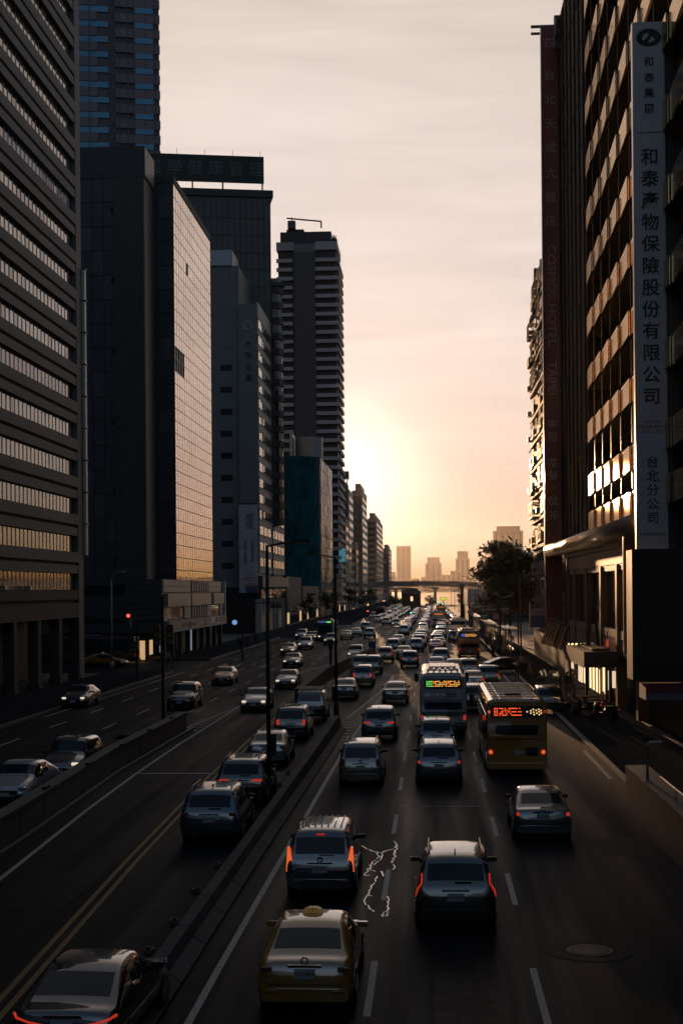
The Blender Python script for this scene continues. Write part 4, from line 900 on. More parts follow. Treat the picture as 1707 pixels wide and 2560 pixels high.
# hotel with the tall red blade sign
hy0, hy1 = 111.3, 133.2
ho = thing('hotel_building', 'plain dark hotel wall between the louvred office and the red hotel sign', 'building', (XR, 122, 0))
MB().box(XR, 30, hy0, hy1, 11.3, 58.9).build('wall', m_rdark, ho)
for k in range(7): MB().box(XR - 0.10, XR - 0.002, hy0 + 0.3 + k * 3.2, hy0 + 0.55 + k * 3.2, 11.8, 58.4).build('pilaster', m_rdark, ho)
for k in range(11): MB().box(XR - 0.06, XR - 0.003, hy0 + .8, hy1 - .3, 14 + k * 4, 14.12 + k * 4).build('joint_band', m_rdark, ho)
for k in range(3): MB().box(XR - .5, XR - 0.002, hy1 - 2.5 - k, hy1 - 1.8 - k, 56 + k * .9, 58.9 - k * .6).build('roof_bracket', m_dark, ho)
MB().box(XR + .2, 30, 127.6, hy1, 0.13, 11.2).build('ground_floor_wall', m_black, ho)
m_hs = M('hotel_sign_maroon', (0.22, 0.03, 0.03), 0.5, noise=0.2, nscale=0.5); m_hl = M('hotel_letters', (0.42, 0.22, 0.21), 0.45, noise=0.1)
ysn = 133.4
hx0 = on_y(1357, 700, ysn).x; hx1 = on_y(1400, 700, ysn).x - 0.04; hz1 = on_y(1378, 66, ysn).z; hz0 = on_y(1385, 1560, ysn).z; hc = (hx0 + hx1) / 2 - 0.02
hsn = thing('hotel_sign', 'tall maroon vertical hotel sign on the dark wall, brand characters above english lettering', 'sign', (hc, ysn, hz0))
MB().box(hx0, hx1, ysn, ysn + 0.5, hz0, hz1).build('board', m_hs, hsn); MB().box(hx0 - 0.07, hx0 - .003, ysn - .05, ysn + .55, hz0, hz1).build('edge_strip', M('sign_edge_bright', (0.5, 0.42, 0.34), 0.25, metal=0.7), hsn)
MB().box(hx0 - .9, hx1, ysn + .1, ysn + .4, hz1 + .02, hz1 + .2).box(hx0 - .9, hx0 - .1, ysn + .1, ysn + .4, hz1 - .6, hz1 - .45).build('top_bracket', m_dark, hsn)
for k in range(18): MB().box(hx1 + .003, XR - .003, ysn + .1, ysn + .45, hz1 - 5.2 - k * 2.95, hz1 - 4.4 - k * 2.95).build('wall_bracket', m_hs, hsn)
def hz(py): return on_y(1378, py, ysn).z
for ch, py in zip('四台北天成大飯店', (109, 190, 250, 311, 371, 434, 494, 553)): text(ch, 1.02, m_hl, hsn, wl(hsn, (hc, ysn - .02, hz(py))), FACE_CAM, 0.03)
VERT = (math.pi / 2, math.pi / 2, 0)
text('COSMOS HOTEL', 1.05, m_hl, hsn, wl(hsn, (hc, ysn - .02, hz(738))), VERT, 0.03, sx=1.18); text('TAIPEI', 1.05, m_hl, hsn, wl(hsn, (hc, ysn - .02, hz(946))), VERT, 0.03, sx=1.05)
for ch, py in zip('中庭茶餐・飲茶', (1062, 1094, 1160, 1190, 1222, 1254, 1290)): text(ch, 0.95, m_hl, hsn, wl(hsn, (hc, ysn - .02, hz(py))), FACE_CAM, 0.03)
# insurance sign
ys2 = 73.8
ix0, ix1 = on_y(1587, 700, ys2).x, on_y(1664, 700, ys2).x; iz1, iz0 = on_y(1625, 54, ys2).z, on_y(1630, 1372, ys2).z; ic = (ix0 + ix1) / 2
m_isn = M('sign_grey_panel', (0.72, 0.66, 0.67), 0.6, noise=0.10, nscale=0.4); m_iedge = M('sign_edge_bright', (0.5, 0.42, 0.34), 0.25, metal=0.7)
isn = thing('insurance_sign', 'tall grey vertical insurance sign with oval logo projecting from the louvred building', 'sign', (ic, ys2, iz0))
nP = 8; 
for k in range(nP): MB().box(ix0, ix1, ys2, ys2 + 0.4, iz0 + (iz1 - iz0) * k / nP + .008, iz0 + (iz1 - iz0) * (k + 1) / nP - .008).build('panel', m_isn, isn)
MB().box(ix0 - .06, ix0 - .003, ys2 - .02, ys2 + .45, iz0, iz1).build('edge_strip', m_iedge, isn)
MB().box(ix1 + .003, XR + .7, ys2 + .05, ys2 + .3, iz0, iz1).build('mounting_frame', m_dark, isn)
def it(s, size, py, **k): text(s, size, k.pop('m', m_ink), isn, wl(isn, (ic + k.pop('dx', 0), ys2 - .008, on_y(1628, py, ys2).z)), FACE_CAM, 0.012, **k)
o = inst('logo', ring(0.33, 0.62, 0, 0.015).mesh('logo', [m_ink]), isn, wl(isn, (ic, ys2 - .004, on_y(1628, 94, ys2).z)), FACE_CAM, None, (1, .72, 1))
inst('logo', MB().prism([(-.38, -.42), (-.1, -.42), (.16, .1), (.30, -.1), (.42, .05), (.1, .45), (-.05, .3), (.02, .2)], 0, .02).mesh('logo', [m_ink]), isn, wl(isn, (ic, ys2 - .004, on_y(1628, 94, ys2).z)), FACE_CAM, None, (1, .72, 1))
for ch, py in zip('和泰集團', (156, 196, 234, 273)): it(ch, .52, py, bold=0.012)
MB().box(ic - .62, ic + .62, ys2 - .012, ys2 - .004, on_y(1628, 331, ys2).z - .02, on_y(1628, 331, ys2).z + .02).build('rule_line', m_ink, isn)
for k, ch in enumerate('和泰產物保險股份有限公司'): it(ch, .90, 395 + k * 54.4, bold=0.014)
for s, py in (('HOTAI', 1055), ('INSURANCE', 1067), ('CO.,LTD', 1079)): it(s, .235, py, sx=1.15)
for ch, py in zip('台北分公司', (1157, 1192, 1227, 1262, 1297)): it(ch, .62, py, bold=0.012)
it('TAIPEI BRANCH', .19, 1336)
# dark box sign below and reddish awning
db = thing('dark_signboard', 'large dark blank signboard box below the grey insurance sign at right edge', 'signboard', (12, 71, 3.3))
MB().box(on_y(1579, 1500, 71).x, 15.5, 71, 73.0, 3.35, on_y(1600, 1374, 71).z).build('box', M('signboard_dark', (0.022, 0.024, 0.027), 0.6, noise=0.2, nscale=1), db)
for k in range(3): MB().box(11.0 + k * 1.3, 11.9 + k * 1.3, 70.97, 70.99, 4.3, 5.1).build('panel', M('signboard_panel', (0.03, 0.032, 0.036), 0.5), db)
aw = thing('shop_awning', 'short red and white awning fascia below the large dark signboard', 'awning', (11, 69.5, 2.4))
MB().box(10.1, 12.3, 69.3, 71.5, 2.85, 3.2).build('red_band', M('awning_red', (0.24, 0.05, 0.06), 0.6, noise=0.2), aw); MB().box(10.1, 12.3, 69.32, 71.5, 2.5, 2.845).build('white_band', M('awning_white', (0.22, 0.24, 0.27), 0.6, noise=0.2), aw)
ys_ = thing('yellow_sign', 'small yellow sign at the right picture edge beside the red awning', 'sign', (12.4, 69, 2.6)); MB().box(12.35, 13.6, 69.0, 69.15, 2.55, 3.05).build('board', M('sign_yellow', (0.45, 0.27, 0.05), 0.5), ys_); MB().box(12.3, 13.65, 69.04, 69.12, 3.06, 3.14).build('frame', m_dmetal, ys_)
# pink street banner
pb_ = thing('pink_banner', 'long vertical crimson banner with a bright edge behind the dark signboard', 'banner', (11.6, 85.3, 4)); 
pa, pbx = on_y(1557, 1480, 85.3).x, on_y(1592, 1480, 85.3).x
m_pk = M('banner_crimson', (0.25, 0.03, 0.05), 0.55, noise=0.35, nscale=0.8); m_pk2 = M('banner_print', (0.45, 0.20, 0.21), 0.55, noise=0.2)
MB().box(pa + .1, pbx, 85.3, 85.42, 3.95, 11.3).build('cloth', m_pk, pb_); MB().box(pa, pa + .095, 85.25, 85.5, 3.9, 11.4).build('edge_pole', m_iedge, pb_)
for k in range(6): MB().prism([(-.18, 0), (0.02, -.5), (.18, .1), (0, .55)], 0, .01).build('leaf_print', m_pk2, pb_).location = ((pa + pbx) / 2 + (-.12 if k % 2 else .14) - 11.6, -.01, 6.2 - k * .42)
for ch in [c for c in pb_.children if c.name.startswith('leaf_print')]: ch.rotation_euler = FACE_CAM
for k in range(9): MB().box(pa + .3, pa + .5, 85.28, 85.297, 4.5 + k * .35, 4.7 + k * .35).build('print_block', m_pk2, pb_)

# far right old apartment block bristling with cages and awnings
oy0, oy1, ozt = 134.4, 177.0, 43.7
ap = thing('old_apartment_block', 'old apartment block crammed with sunlit cages and awnings behind the red hotel sign', 'building', (XR, 150, 0))
m_ap = M('old_plaster', (0.16, 0.135, 0.105), 0.7, noise=0.35, nscale=1.0); m_cage = M('window_cage_steel', (0.30, 0.23, 0.17), 0.45, metal=0.5, noise=0.25, jitter=0.3); m_awn = M('awning_sheet', (0.22, 0.15, 0.10), 0.4, noise=0.3, jitter=0.4); m_ac = M('aircon_white', (0.42, 0.38, 0.33), 0.45, noise=0.2)
MB().box(XR + .5, 26, oy0, oy1, 0, ozt).build('wall', m_ap, ap)
random.seed(33)
for fl_ in range(13):
    zz = 3.6 + fl_ * 3.05
    MB().box(XR + .2, XR + .49, oy0, oy1, zz - .35, zz).build('floor_ledge', m_ap, ap)
    for by in range(10):
        y = oy0 + 1.2 + by * 4.15; r = random.random(); d = random.uniform(.3, .7)
        if r < .42:
            mb = MB()
            for q in range(7): mb.box(XR + .45 - d, XR + .50 - d, y + q * .45, y + q * .45 + .05, zz + .3, zz + 2.0)
            for z_ in (.3, 1.1, 1.95): mb.box(XR + .45 - d, XR + .52, y, y + 2.75, zz + z_, zz + z_ + .06)
            mb.box(XR + .44 - d, XR + .5, y, y + 2.75, zz + .22, zz + .29); mb.build('window_cage', m_cage, ap)
        elif r < .70:
            MB().box(XR + .5 - d, XR + .49, y, y + 2.9, zz + .05, zz + 1.05).build('balcony', random.choice((m_ap, m_cage, m_ap)), ap)
        else: MB().box(XR + .44, XR + .47, y, y + 2.4, zz + .6, zz + 2.2).build('window', g_b4, ap)
        if random.random() < .5:
            mb = MB(); q = [(XR + .49, y - .1, zz + 2.5), (XR + .49, y + 3.0, zz + 2.5), (XR - .1, y + 3.0, zz + 2.15), (XR - .1, y - .1, zz + 2.15)]; mb.face(q); mb.face([(a, b, c - .04) for a, b, c in q[::-1]]); mb.build('awning', m_awn, ap)
        if random.random() < .45: MB().box(XR - .1, XR + .48, y + 3.1, y + 3.9, zz + .5, zz + 1.1).build('air_conditioner', m_ac, ap)
for k in range(9): MB().box(XR + .6, XR + 1.2, oy0 + 2 + k * 4.6, oy0 + 3 + k * 4.6, ozt, ozt + .8 + (k * 13 % 7) * .2).build('roof_box', m_ap, ap)
# grey low station building with pale upper half, far right
st = thing('station_building', 'low grey building with a pale upper band beyond the row of street lamps', 'building', (12, 352, 0))
MB().box(9.2, 30, 352, 400, 0, 4.0).build('wall', m_low, st); MB().box(9.0, 30.2, 351.8, 400.2, 4.01, 7.9).build('pale_band', M('band_pale', (0.30, 0.30, 0.30), 0.6), st)
for k in range(5): MB().box(10 + k * 3.8, 12.6 + k * 3.8, 351.85, 351.99, 0.8, 3.2).build('window', g_shop, st)
rk = thing('round_pillar', 'stout dark pillar tower beside the bus lane far ahead', 'pillar', (8.8, 400, 0))
MB().tube([(8.8, 400, 0), (8.8, 400, 8.3)], .55, 14).build('shaft', m_low, rk, smooth=False); MB().tube([(8.8, 400, 8.31), (8.8, 400, 9.0)], .7, 14).build('cap', m_low, rk)

# ------------------------------------------------------------------ trees
m_leaf = M('leaf', (0.055, 0.075, 0.028), 0.5, noise=0.35, nscale=1.5, jitter=0.1); m_bark = M('bark', (0.07, 0.055, 0.04), 0.8, noise=0.3, nscale=5)
def tree(label, x, y, zb, ht, r, seed, layered=False, n=1700, group=None, ls=0.34):
    rg = random.Random(seed); t = thing('tree', label, 'tree', (x, y, zb), group=group); mb = MB(); L = MB()
    mb.tube([(x, y, zb), (x + .1, y, zb + ht * .3), (x + rg.uniform(-.2, .2), y, zb + ht * .62), (x, y, zb + ht * .92)], .22, 8, r1=.05)
    clumps = []
    nb = 26 if layered else 13
    for k in range(nb):
        a = rg.uniform(0, 6.28); h = zb + ht * rg.uniform(.40, .95); fr = (h - zb) / ht
        rr_ = r * (1.05 - .72 * max(0, fr - .5) * 2) * rg.uniform(.55, 1.0); e = Vector((x + math.cos(a) * rr_, y + math.sin(a) * rr_, h + (rr_ * .12 if layered else rr_ * .3)))
        mb.tube([(x, y, h - rr_ * .2), ((x + e.x) / 2, (y + e.y) / 2, h), tuple(e)], .075, 5, r1=.02)
        for u in (.45, .75, 1.0): clumps.append((Vector((x, y, h)).lerp(e, u), r * rg.uniform(.26, .42)))
    clumps.append((Vector((x, y, zb + ht * .95)), r * .3))
    for k in range(n):
        c, cr_ = rg.choice(clumps); v = Vector((rg.gauss(0, .5), rg.gauss(0, .5), rg.gauss(0, .26 if layered else .4))) * cr_; p = c + v
        u = Vector((rg.uniform(-1, 1), rg.uniform(-1, 1), rg.uniform(-.45, .45))).normalized(); s = u.cross(Vector((rg.uniform(-.3, .3), rg.uniform(-.3, .3), 1))).normalized(); q = ls * rg.uniform(.6, 1.4)
        L.face([p - u * q, p + s * q * .4, p + u * q, p - s * q * .4])
    mb.build('trunk', m_bark, t); L.build('crown', m_leaf, t); return t
tc_ = on_y(1272, 1474, 185)
tree('dark layered street tree standing before the old apartment block', tc_.x, 185, 0.1, 13.6, 5.0, 5, True, 14000, ls=0.5)
tree('leafy dark tree just left of and behind the layered street tree', 10.2, 232, 0.1, 8.5, 3.0, 8, False, 1500)
for k, (x, y, h_, r_) in enumerate(((12.5, 262, 8, 3), (11.5, 300, 7.5, 3), (14, 330, 8, 3.4))): tree('dark tree behind the bus shelters at right, ' + ('nearest of three', 'middle of three', 'farthest of three')[k], x, y, 0.1, h_, r_, 40 + k, False, 900, 'trees behind the bus shelters')
TL = ('before the low shop row', 'before the shops by teal glass', 'level with the teal glass building', 'just past the teal glass building', 'before the dark arcade', 'at the far end of the dark arcade', 'before the pale office block', 'beyond the pale office block')
for k, (x, y, h_) in enumerate(((-27.5, 330, 7), (-26, 362, 7.5), (-26.5, 395, 7), (-24, 430, 8), (-25, 470, 8), (-23, 505, 7.5), (-22, 545, 8), (-23, 590, 8))): tree('small dark tree on the far left pavement ' + TL[k], x, y, 0.1, h_, 2.6, 60 + k, False, 700, 'street trees on the far left pavement', .4)
for k, (x, y, h_) in enumerate(((-15, 600, 5), (0, 640, 5), (12, 520, 7), (16, 580, 8), (14, 640, 7), (18, 700, 8))): tree('small dark tree ' + ('just left of the old city gate', 'beyond the old city gate to its right', 'at the right road edge short of the old city gate', 'at the right road edge level with the old city gate', 'at the right road edge just past the old city gate', 'farthest at the right road edge past the old city gate')[k], x, y, 0.0, h_, 2.8, 80 + k, False, 500, 'trees around the old city gate', .5)
# ================================================================== VEHICLES
def paint(name, col, metal=0.35, rough=0.28): return M('paint_' + name, col, rough, metal, 0.5, 1.0, 0.06, 0.8, rnoise=0.15)
PAINT = dict(yellowb=paint('cab_yellow', (0.66, 0.30, 0.014), 0.0), white=paint('white', (0.60, 0.59, 0.575), 0.0), silver=paint('silver', (0.25, 0.25, 0.25), .6), grey=paint('grey', (0.09, 0.093, 0.096), .5), dark=paint('dark_grey', (0.05, 0.052, 0.056), .4), black=paint('black', (0.010, 0.010, 0.011), .2),
             yellow=paint('taxi_yellow', (0.44, 0.20, 0.010), 0.0), blue=paint('blue', (0.012, 0.06, 0.10), .5), bluesilver=paint('blue_silver', (0.075, 0.09, 0.11), .5), gold=paint('champagne', (0.15, 0.125, 0.095), .6), red=paint('red', (0.25, 0.02, 0.02), .3), brown=paint('brown', (0.12, 0.085, 0.06), .5), navy=paint('navy', (0.02, 0.03, 0.06), .4), maroon=paint('maroon', (0.12, 0.02, 0.02), .3))
m_cglass = M('car_glass', (0.010, 0.028, 0.038), 0.03, 0, 0.5, 0, 0.1, ior=1.5, rnoise=0)
m_trim = M('black_plastic', (0.018, 0.018, 0.018), 0.5, noise=0.15)
m_tyre = M('tyre_rubber', (0.012, 0.012, 0.012), 0.8, noise=0.2); m_rim = M('alloy_rim', (0.35, 0.35, 0.36), 0.3, metal=0.9)
m_chrome = M('chrome', (0.7, 0.7, 0.7), 0.12, metal=1.0); m_plate = M('number_plate_white', (0.55, 0.58, 0.60), 0.4, noise=0.05)
m_tail = M('tail_lamp_off', (0.22, 0.012, 0.012), 0.15, coat=1.0); m_tailon = M('tail_lamp_lit', (0.5, 0.02, 0.01), 0.2, emit=(1.0, 0.055, 0.02), es=0.42); m_tailor = M('brake_lamp_lit', (0.5, 0.1, 0.02), 0.2, emit=(1.0, 0.15, 0.03), es=0.75)
m_head = M('head_lamp_off', (0.5, 0.5, 0.5), 0.08, coat=1.0); m_headon = M('head_lamp_lit', (0.9, 0.9, 0.85), 0.2, emit=(1.0, 0.86, 0.66), es=0.8)
m_taxil = M('taxi_light', (0.40, 0.30, 0.12), 0.3, emit=(1.0, .6, .2), es=0.06); m_skid = M('silver_trim', (0.2, 0.26, 0.32), 0.3, metal=.6)

def car_shell(spec, W, level=1):
    # spec rows: (y, zb, zs, zt, wl, wb, wt, seg) with widths as fractions of half width; seg describes the piece towards the next row
    mb = MB(); n = 13; hw = W / 2
    for (y, zb, zs, zt, a, b, c, sg) in spec:
        gh = zt - zs
        half = [(a * hw * .82, zb), (a * hw * .985, zb + .10), (a * hw, zb + (zs - zb) * .55), (b * hw, zs), (c * hw, zs + gh * (.90 if gh > .2 else .55)), (c * hw * .945, zt), (0, zt + .018)]
        r = [(x, y, z) for x, z in half] + [(-x, y, z) for x, z in reversed(half[:-1])]
        mb.v += r
    for i in range(len(spec) - 1):
        sg = spec[i][7]
        for s in range(12):
            q = (i * n + s, i * n + s + 1, (i + 1) * n + s + 1, (i + 1) * n + s); m = 0
            if s in (0, 11): m = 2
            if sg == 'rear' and s in (5, 6): m = 3
            if sg == 'front' and s in (5, 6, 4, 7): m = 1
            if sg in ('side', 'front') and s == 3: m = 5
            if sg in ('side', 'front') and s == 8: m = 4
            if sg == 'glassroof' and s in (5, 6): m = 1
            mb.f.append(q); mb.m.append(m)
        mb.f.append((i * n + 12, i * n, (i + 1) * n, (i + 1) * n + 12)[::-1]); mb.m.append(2)
    mb.f.append(tuple(range(n))); mb.m.append(0); k = (len(spec) - 1) * n; mb.f.append(tuple(range(k + n - 1, k - 1, -1))); mb.m.append(0)
    me = mb.mesh('shell', [None] * 6, True, fix=True)
    o = bpy.data.objects.new('tmp', me); COL.objects.link(o); md = o.modifiers.new('s', 'SUBSURF'); md.levels = level; md.render_levels = level
    bpy.context.view_layer.update()
    ev = bpy.data.meshes.new_from_object(o.evaluated_get(bpy.context.evaluated_depsgraph_get())); bpy.data.objects.remove(o)
    out = {}
    for nm, ids, mats in (('body', (0, 2), [PAINT['silver'], m_trim]), ('windscreen', (1,), [m_cglass]), ('rear_window', (3,), [m_cglass]), ('side_window', (4,), [m_cglass]), ('side_window2', (5,), [m_cglass]), ('glass', (1, 3, 4, 5), [m_cglass])):
        vs = {}; V = []; Fc = []; Mi = []
        for p in ev.polygons:
            if p.material_index not in ids: continue
            f = []
            for vi in p.vertices:
                if vi not in vs: vs[vi] = len(V); V.append(tuple(ev.vertices[vi].co))
                f.append(vs[vi])
            Fc.append(f); Mi.append(1 if p.material_index == 2 else 0)
        if not Fc: continue
        m2 = bpy.data.meshes.new(nm.rstrip('2')); m2.from_pydata(V, [], Fc)
        for x in mats: m2.materials.append(x)
        m2.polygons.foreach_set('material_index', Mi); m2.polygons.foreach_set('use_smooth', [True] * len(Fc)); m2.update(); out[nm] = m2
    return out
def boxm(nm, x0, x1, y0, y1, z0, z1, mat): return MB().box(x0, x1, y0, y1, z0, z1).mesh(nm, [mat])
def rbox(nm, cx, cy, cz, sx, sy, sz, mat, b=0.3):
    # softened box: chamfered in x-z
    hx, hz = sx / 2, sz / 2; c = min(hx, hz) * b
    o = [(-hx + c, -hz), (hx - c, -hz), (hx, -hz + c), (hx, hz - c), (hx - c, hz), (-hx + c, hz), (-hx, hz - c), (-hx, -hz + c)]; mb = MB()
    A = [(cx + x, cy - sy / 2, cz + z) for x, z in o]; B = [(cx + x, cy + sy / 2, cz + z) for x, z in o]
    mb.face(A); mb.face(B[::-1])
    for k in range(8): q = (k + 1) % 8; mb.face([A[q], A[k], B[k], B[q]])
    return mb.mesh(nm, [mat])
def wheel_meshes(r, wd):
    mb = MB(); n = 18
    mb.tube([(-wd / 2, 0, 0), (-wd / 2 + .02, 0, 0), (wd / 2 - .02, 0, 0), (wd / 2, 0, 0)], r, n)
    rm = MB(); rm.tube([(-wd / 2 - .012, 0, 0), (wd / 2 + .012, 0, 0)], r * .64, 10)
    return mb.mesh('wheel', [m_tyre], True), rm.mesh('rim', [m_rim])
WHEEL = wheel_meshes(.335, .22); BWHEEL = wheel_meshes(.50, .28)
def scale_spec(sp, L): return [((y - .5) * L, *r) for y, *r in sp]
SPEC = {
 'suv': (4.60, 1.86, scale_spec([(0, .40, .66, .74, .86, .82, .66, ''), (.010, .30, .98, 1.02, .97, .93, .76, ''), (.028, .27, 1.03, 1.07, 1, .95, .91, 'rear'), (.095, .27, 1.05, 1.56, 1, .95, .83, ''), (.115, .27, 1.05, 1.64, 1, .95, .77, 'side'), (.30, .27, 1.04, 1.70, 1, .96, .78, 'side'), (.52, .27, 1.02, 1.70, 1, .96, .78, 'side'), (.575, .27, 1.01, 1.64, 1, .96, .73, 'front'), (.72, .27, .99, 1.10, 1, .94, .80, ''), (.74, .27, .98, 1.06, 1, .94, .80, ''), (.90, .27, .90, .95, .99, .90, .74, ''), (.975, .30, .72, .78, .94, .84, .66, ''), (1, .42, .60, .62, .82, .74, .56, '')], 4.6)),
 'sedan': (4.66, 1.80, scale_spec([(0, .42, .66, .70, .86, .80, .62, ''), (.012, .30, .92, .96, .97, .91, .70, ''), (.03, .26, .97, 1.01, 1, .94, .78, ''), (.09, .26, .98, 1.03, 1, .95, .90, ''), (.102, .26, .985, 1.06, 1, .95, .91, 'rear'), (.30, .26, .99, 1.40, 1, .95, .79, ''), (.33, .26, .99, 1.44, 1, .95, .74, 'side'), (.42, .26, .98, 1.475, 1, .95, .73, 'side'), (.52, .26, .97, 1.465, 1, .95, .73, 'side'), (.555, .26, .96, 1.42, 1, .95, .72, 'front'), (.725, .26, .94, 1.02, 1, .93, .84, ''), (.745, .26, .93, .99, 1, .93, .78, ''), (.90, .26, .83, .88, .98, .88, .72, ''), (.978, .29, .66, .71, .93, .82, .64, ''), (1, .42, .54, .57, .80, .72, .54, '')], 4.66)),
 'mpv': (4.58, 1.76, scale_spec([(0, .42, .66, .72, .90, .86, .70, ''), (.008, .30, .94, .98, .98, .95, .80, ''), (.02, .27, 1.02, 1.06, 1, .96, .93, 'rear'), (.075, .27, 1.04, 1.62, 1, .96, .86, ''), (.09, .27, 1.04, 1.70, 1, .96, .79, 'side'), (.30, .27, 1.03, 1.76, 1, .96, .80, 'side'), (.56, .27, 1.01, 1.75, 1, .96, .79, 'side'), (.62, .27, 1.0, 1.68, 1, .96, .77, 'front'), (.80, .27, .98, 1.08, 1, .94, .80, ''), (.815, .27, .97, 1.05, 1, .94, .80, ''), (.92, .27, .90, .94, .99, .90, .74, ''), (.98, .30, .72, .77, .94, .84, .66, ''), (1, .42, .58, .60, .82, .74, .56, '')], 4.58)),
 'jeep': (4.2, 1.85, scale_spec([(0, .45, .72, .76, .92, .90, .80, ''), (.006, .36, 1.02, 1.06, .99, .97, .86, ''), (.014, .33, 1.10, 1.13, 1, .97, .88, 'rear'), (.035, .33, 1.11, 1.70, 1, .97, .86, ''), (.045, .33, 1.11, 1.78, 1, .97, .85, 'side'), (.30, .33, 1.10, 1.82, 1, .97, .85, 'side'), (.58, .33, 1.08, 1.80, 1, .97, .85, 'side'), (.62, .33, 1.08, 1.74, 1, .97, .84, 'front'), (.70, .33, 1.06, 1.15, 1, .95, .84, ''), (.71, .33, 1.05, 1.12, 1, .95, .84, ''), (.93, .33, 1.0, 1.05, .99, .92, .8, ''), (.985, .36, .80, .84, .95, .88, .7, ''), (1, .46, .66, .69, .86, .8, .6, '')], 4.2)),
}
SHELL = {k: car_shell(s, W, 1) for k, (L, W, s) in SPEC.items()}
def car(kind, x, y, col, label, cat, oncoming=False, group=None, tail=False, head=False, taxi=False, detail=2, yaw=0.0, plate=None, rails=False, name=None, mats=None, ybase='rear', tail_style='block', rot=None, rack=False, ant=False, badge=None):
    L, W, _ = SPEC[kind]; S = SHELL[kind]
    rz = (math.pi if oncoming else 0.0) + yaw
    if rot is not None: rz = rot
    yc = y + (L / 2 if ybase == 'rear' else 0)
    nm = name or {'suv': 'suv_car', 'sedan': 'sedan_car', 'mpv': 'minivan', 'jeep': 'off_road_car'}[kind]
    if taxi: nm = 'taxi'
    t = thing(nm, label, cat, (x, yc, 0), rz if rz else 1e-9, group)
    hw, hl = W / 2, L / 2; P = PAINT[col]
    b = inst('body', S['body'], t, mat=P)
    if detail >= 1:
        for k in ('windscreen', 'rear_window', 'side_window', 'side_window2'):
            if k in S: inst(k.rstrip('2'), S[k], t)
    else: inst('windows', S['glass'], t)
    r = .335 if kind != 'jeep' else .37
    for sx in (-1, 1):
        for fy in (-.30, .305):
            w_ = inst('wheel', WHEEL[0], t, (sx * (hw - .105), L * fy, r), (0, 0, 0), None, (1, r / .335, r / .335))
            if detail >= 2: inst('rim', WHEEL[1], w_)
    zl = {'suv': .96, 'sedan': .88, 'mpv': .98, 'jeep': .95}[kind]; tm = m_tailon if tail is True else (m_tailor if tail == 'brake' else m_tail)
    hm = m_headon if head else m_head
    for sx in (-1, 1):
        if not (oncoming and detail < 1):
            if tail_style == 'tall':
                q = MB(); A = [(sx * (hw - .02), -.30), (sx * (hw - .22), -.28), (sx * (hw - .17), .0), (sx * (hw - .10), .30), (sx * (hw - .055), .30)]
                if sx > 0: A = A[::-1]
                f0 = [(a, -hl + .035 - .0 + max(0, b_) * .22, 1.02 + b_) for a, b_ in A]; f1 = [(a, p[1] + .16, p[2]) for a, p in zip([a for a, _ in A], f0)]
                q.face(f0); 
                for i in range(5): j = (i + 1) % 5; q.face([f0[j], f0[i], f1[i], f1[j]])
                me = q.mesh('tail_lamp', [tm]); inst('tail_lamp', me, t)
            elif tail_style == 'line':
                q = MB(); q.tube([(sx * (hw - .16), -hl + .26, 1.30), (sx * (hw - .15), -hl + .12, 1.10), (sx * (hw - .06), -hl + .06, .98), (sx * (hw - .04), -hl + .10, .90), (sx * (hw - .03), -hl + .12, .80)], .018, 6); inst('tail_lamp', q.mesh('tail_lamp', [tm]), t)
            elif tail_style == 'slant':
                q = MB(); q.tube([(sx * (hw - .60), -hl + .03, .80), (sx * (hw - .34), -hl + .03, .84), (sx * (hw - .13), -hl + .07, .90), (sx * (hw - .05), -hl + .22, .93)], .014, 6, r1=.026); inst('tail_lamp', q.mesh('tail_lamp', [tm]), t)
            elif tail_style == 'dot': inst('tail_lamp', rbox('tail_lamp', sx * (hw - .14), -hl + .05, zl, .09, .10, .10, tm), t)
            elif tail_style == 'wide': inst('tail_lamp', rbox('tail_lamp', sx * (hw - .32), -hl + .035, zl, .36, .10, .07, tm), t)
            else:
                inst('tail_lamp', rbox('tail_lamp', sx * (hw - .20), -hl + .045, zl, .20 if kind != 'mpv' else .14, .12, .09 if kind != 'mpv' else .28, tm), t)
        if oncoming or detail >= 2: inst('head_lamp', rbox('head_lamp', sx * (hw - .27), hl - .10, .70 if kind == 'sedan' else .80, .26, .14, .10, hm), t)
        if detail >= 1: inst('wing_mirror', rbox('wing_mirror', sx * (hw + .02), L * .16, 1.02 if kind == 'sedan' else 1.12, .22, .10, .11, m_trim if detail > 1 and col != 'yellow' else P), t)
    if detail >= 1:
        pz_ = {'suv': .80, 'sedan': .80, 'mpv': .78, 'jeep': .62}[kind]; yp = -hl + .006
        inst('rear_bumper', rbox('rear_bumper', 0, -hl + .09, .42, W * .90, .26, .22, P if kind in ('sedan', 'mpv') else m_trim, .5), t)
        if not oncoming:
            pn = inst('number_plate', boxm('number_plate', -.19, .19, yp - .02, yp + .03, pz_ - .085, pz_ + .085, m_plate), t)
            if plate: text(plate, .088, m_ink, pn, (0, yp - .024, pz_), FACE_CAM, .003)
        else:
            inst('number_plate', boxm('number_plate', -.19, .19, hl - .02, hl + .02, .42, .56, m_plate), t)
            inst('grille', rbox('grille', 0, hl - .03, .56, W * .55, .08, .14, m_trim), t)
            inst('front_bumper', rbox('front_bumper', 0, hl - .10, .34, W * .86, .22, .16, m_trim, .5), t)
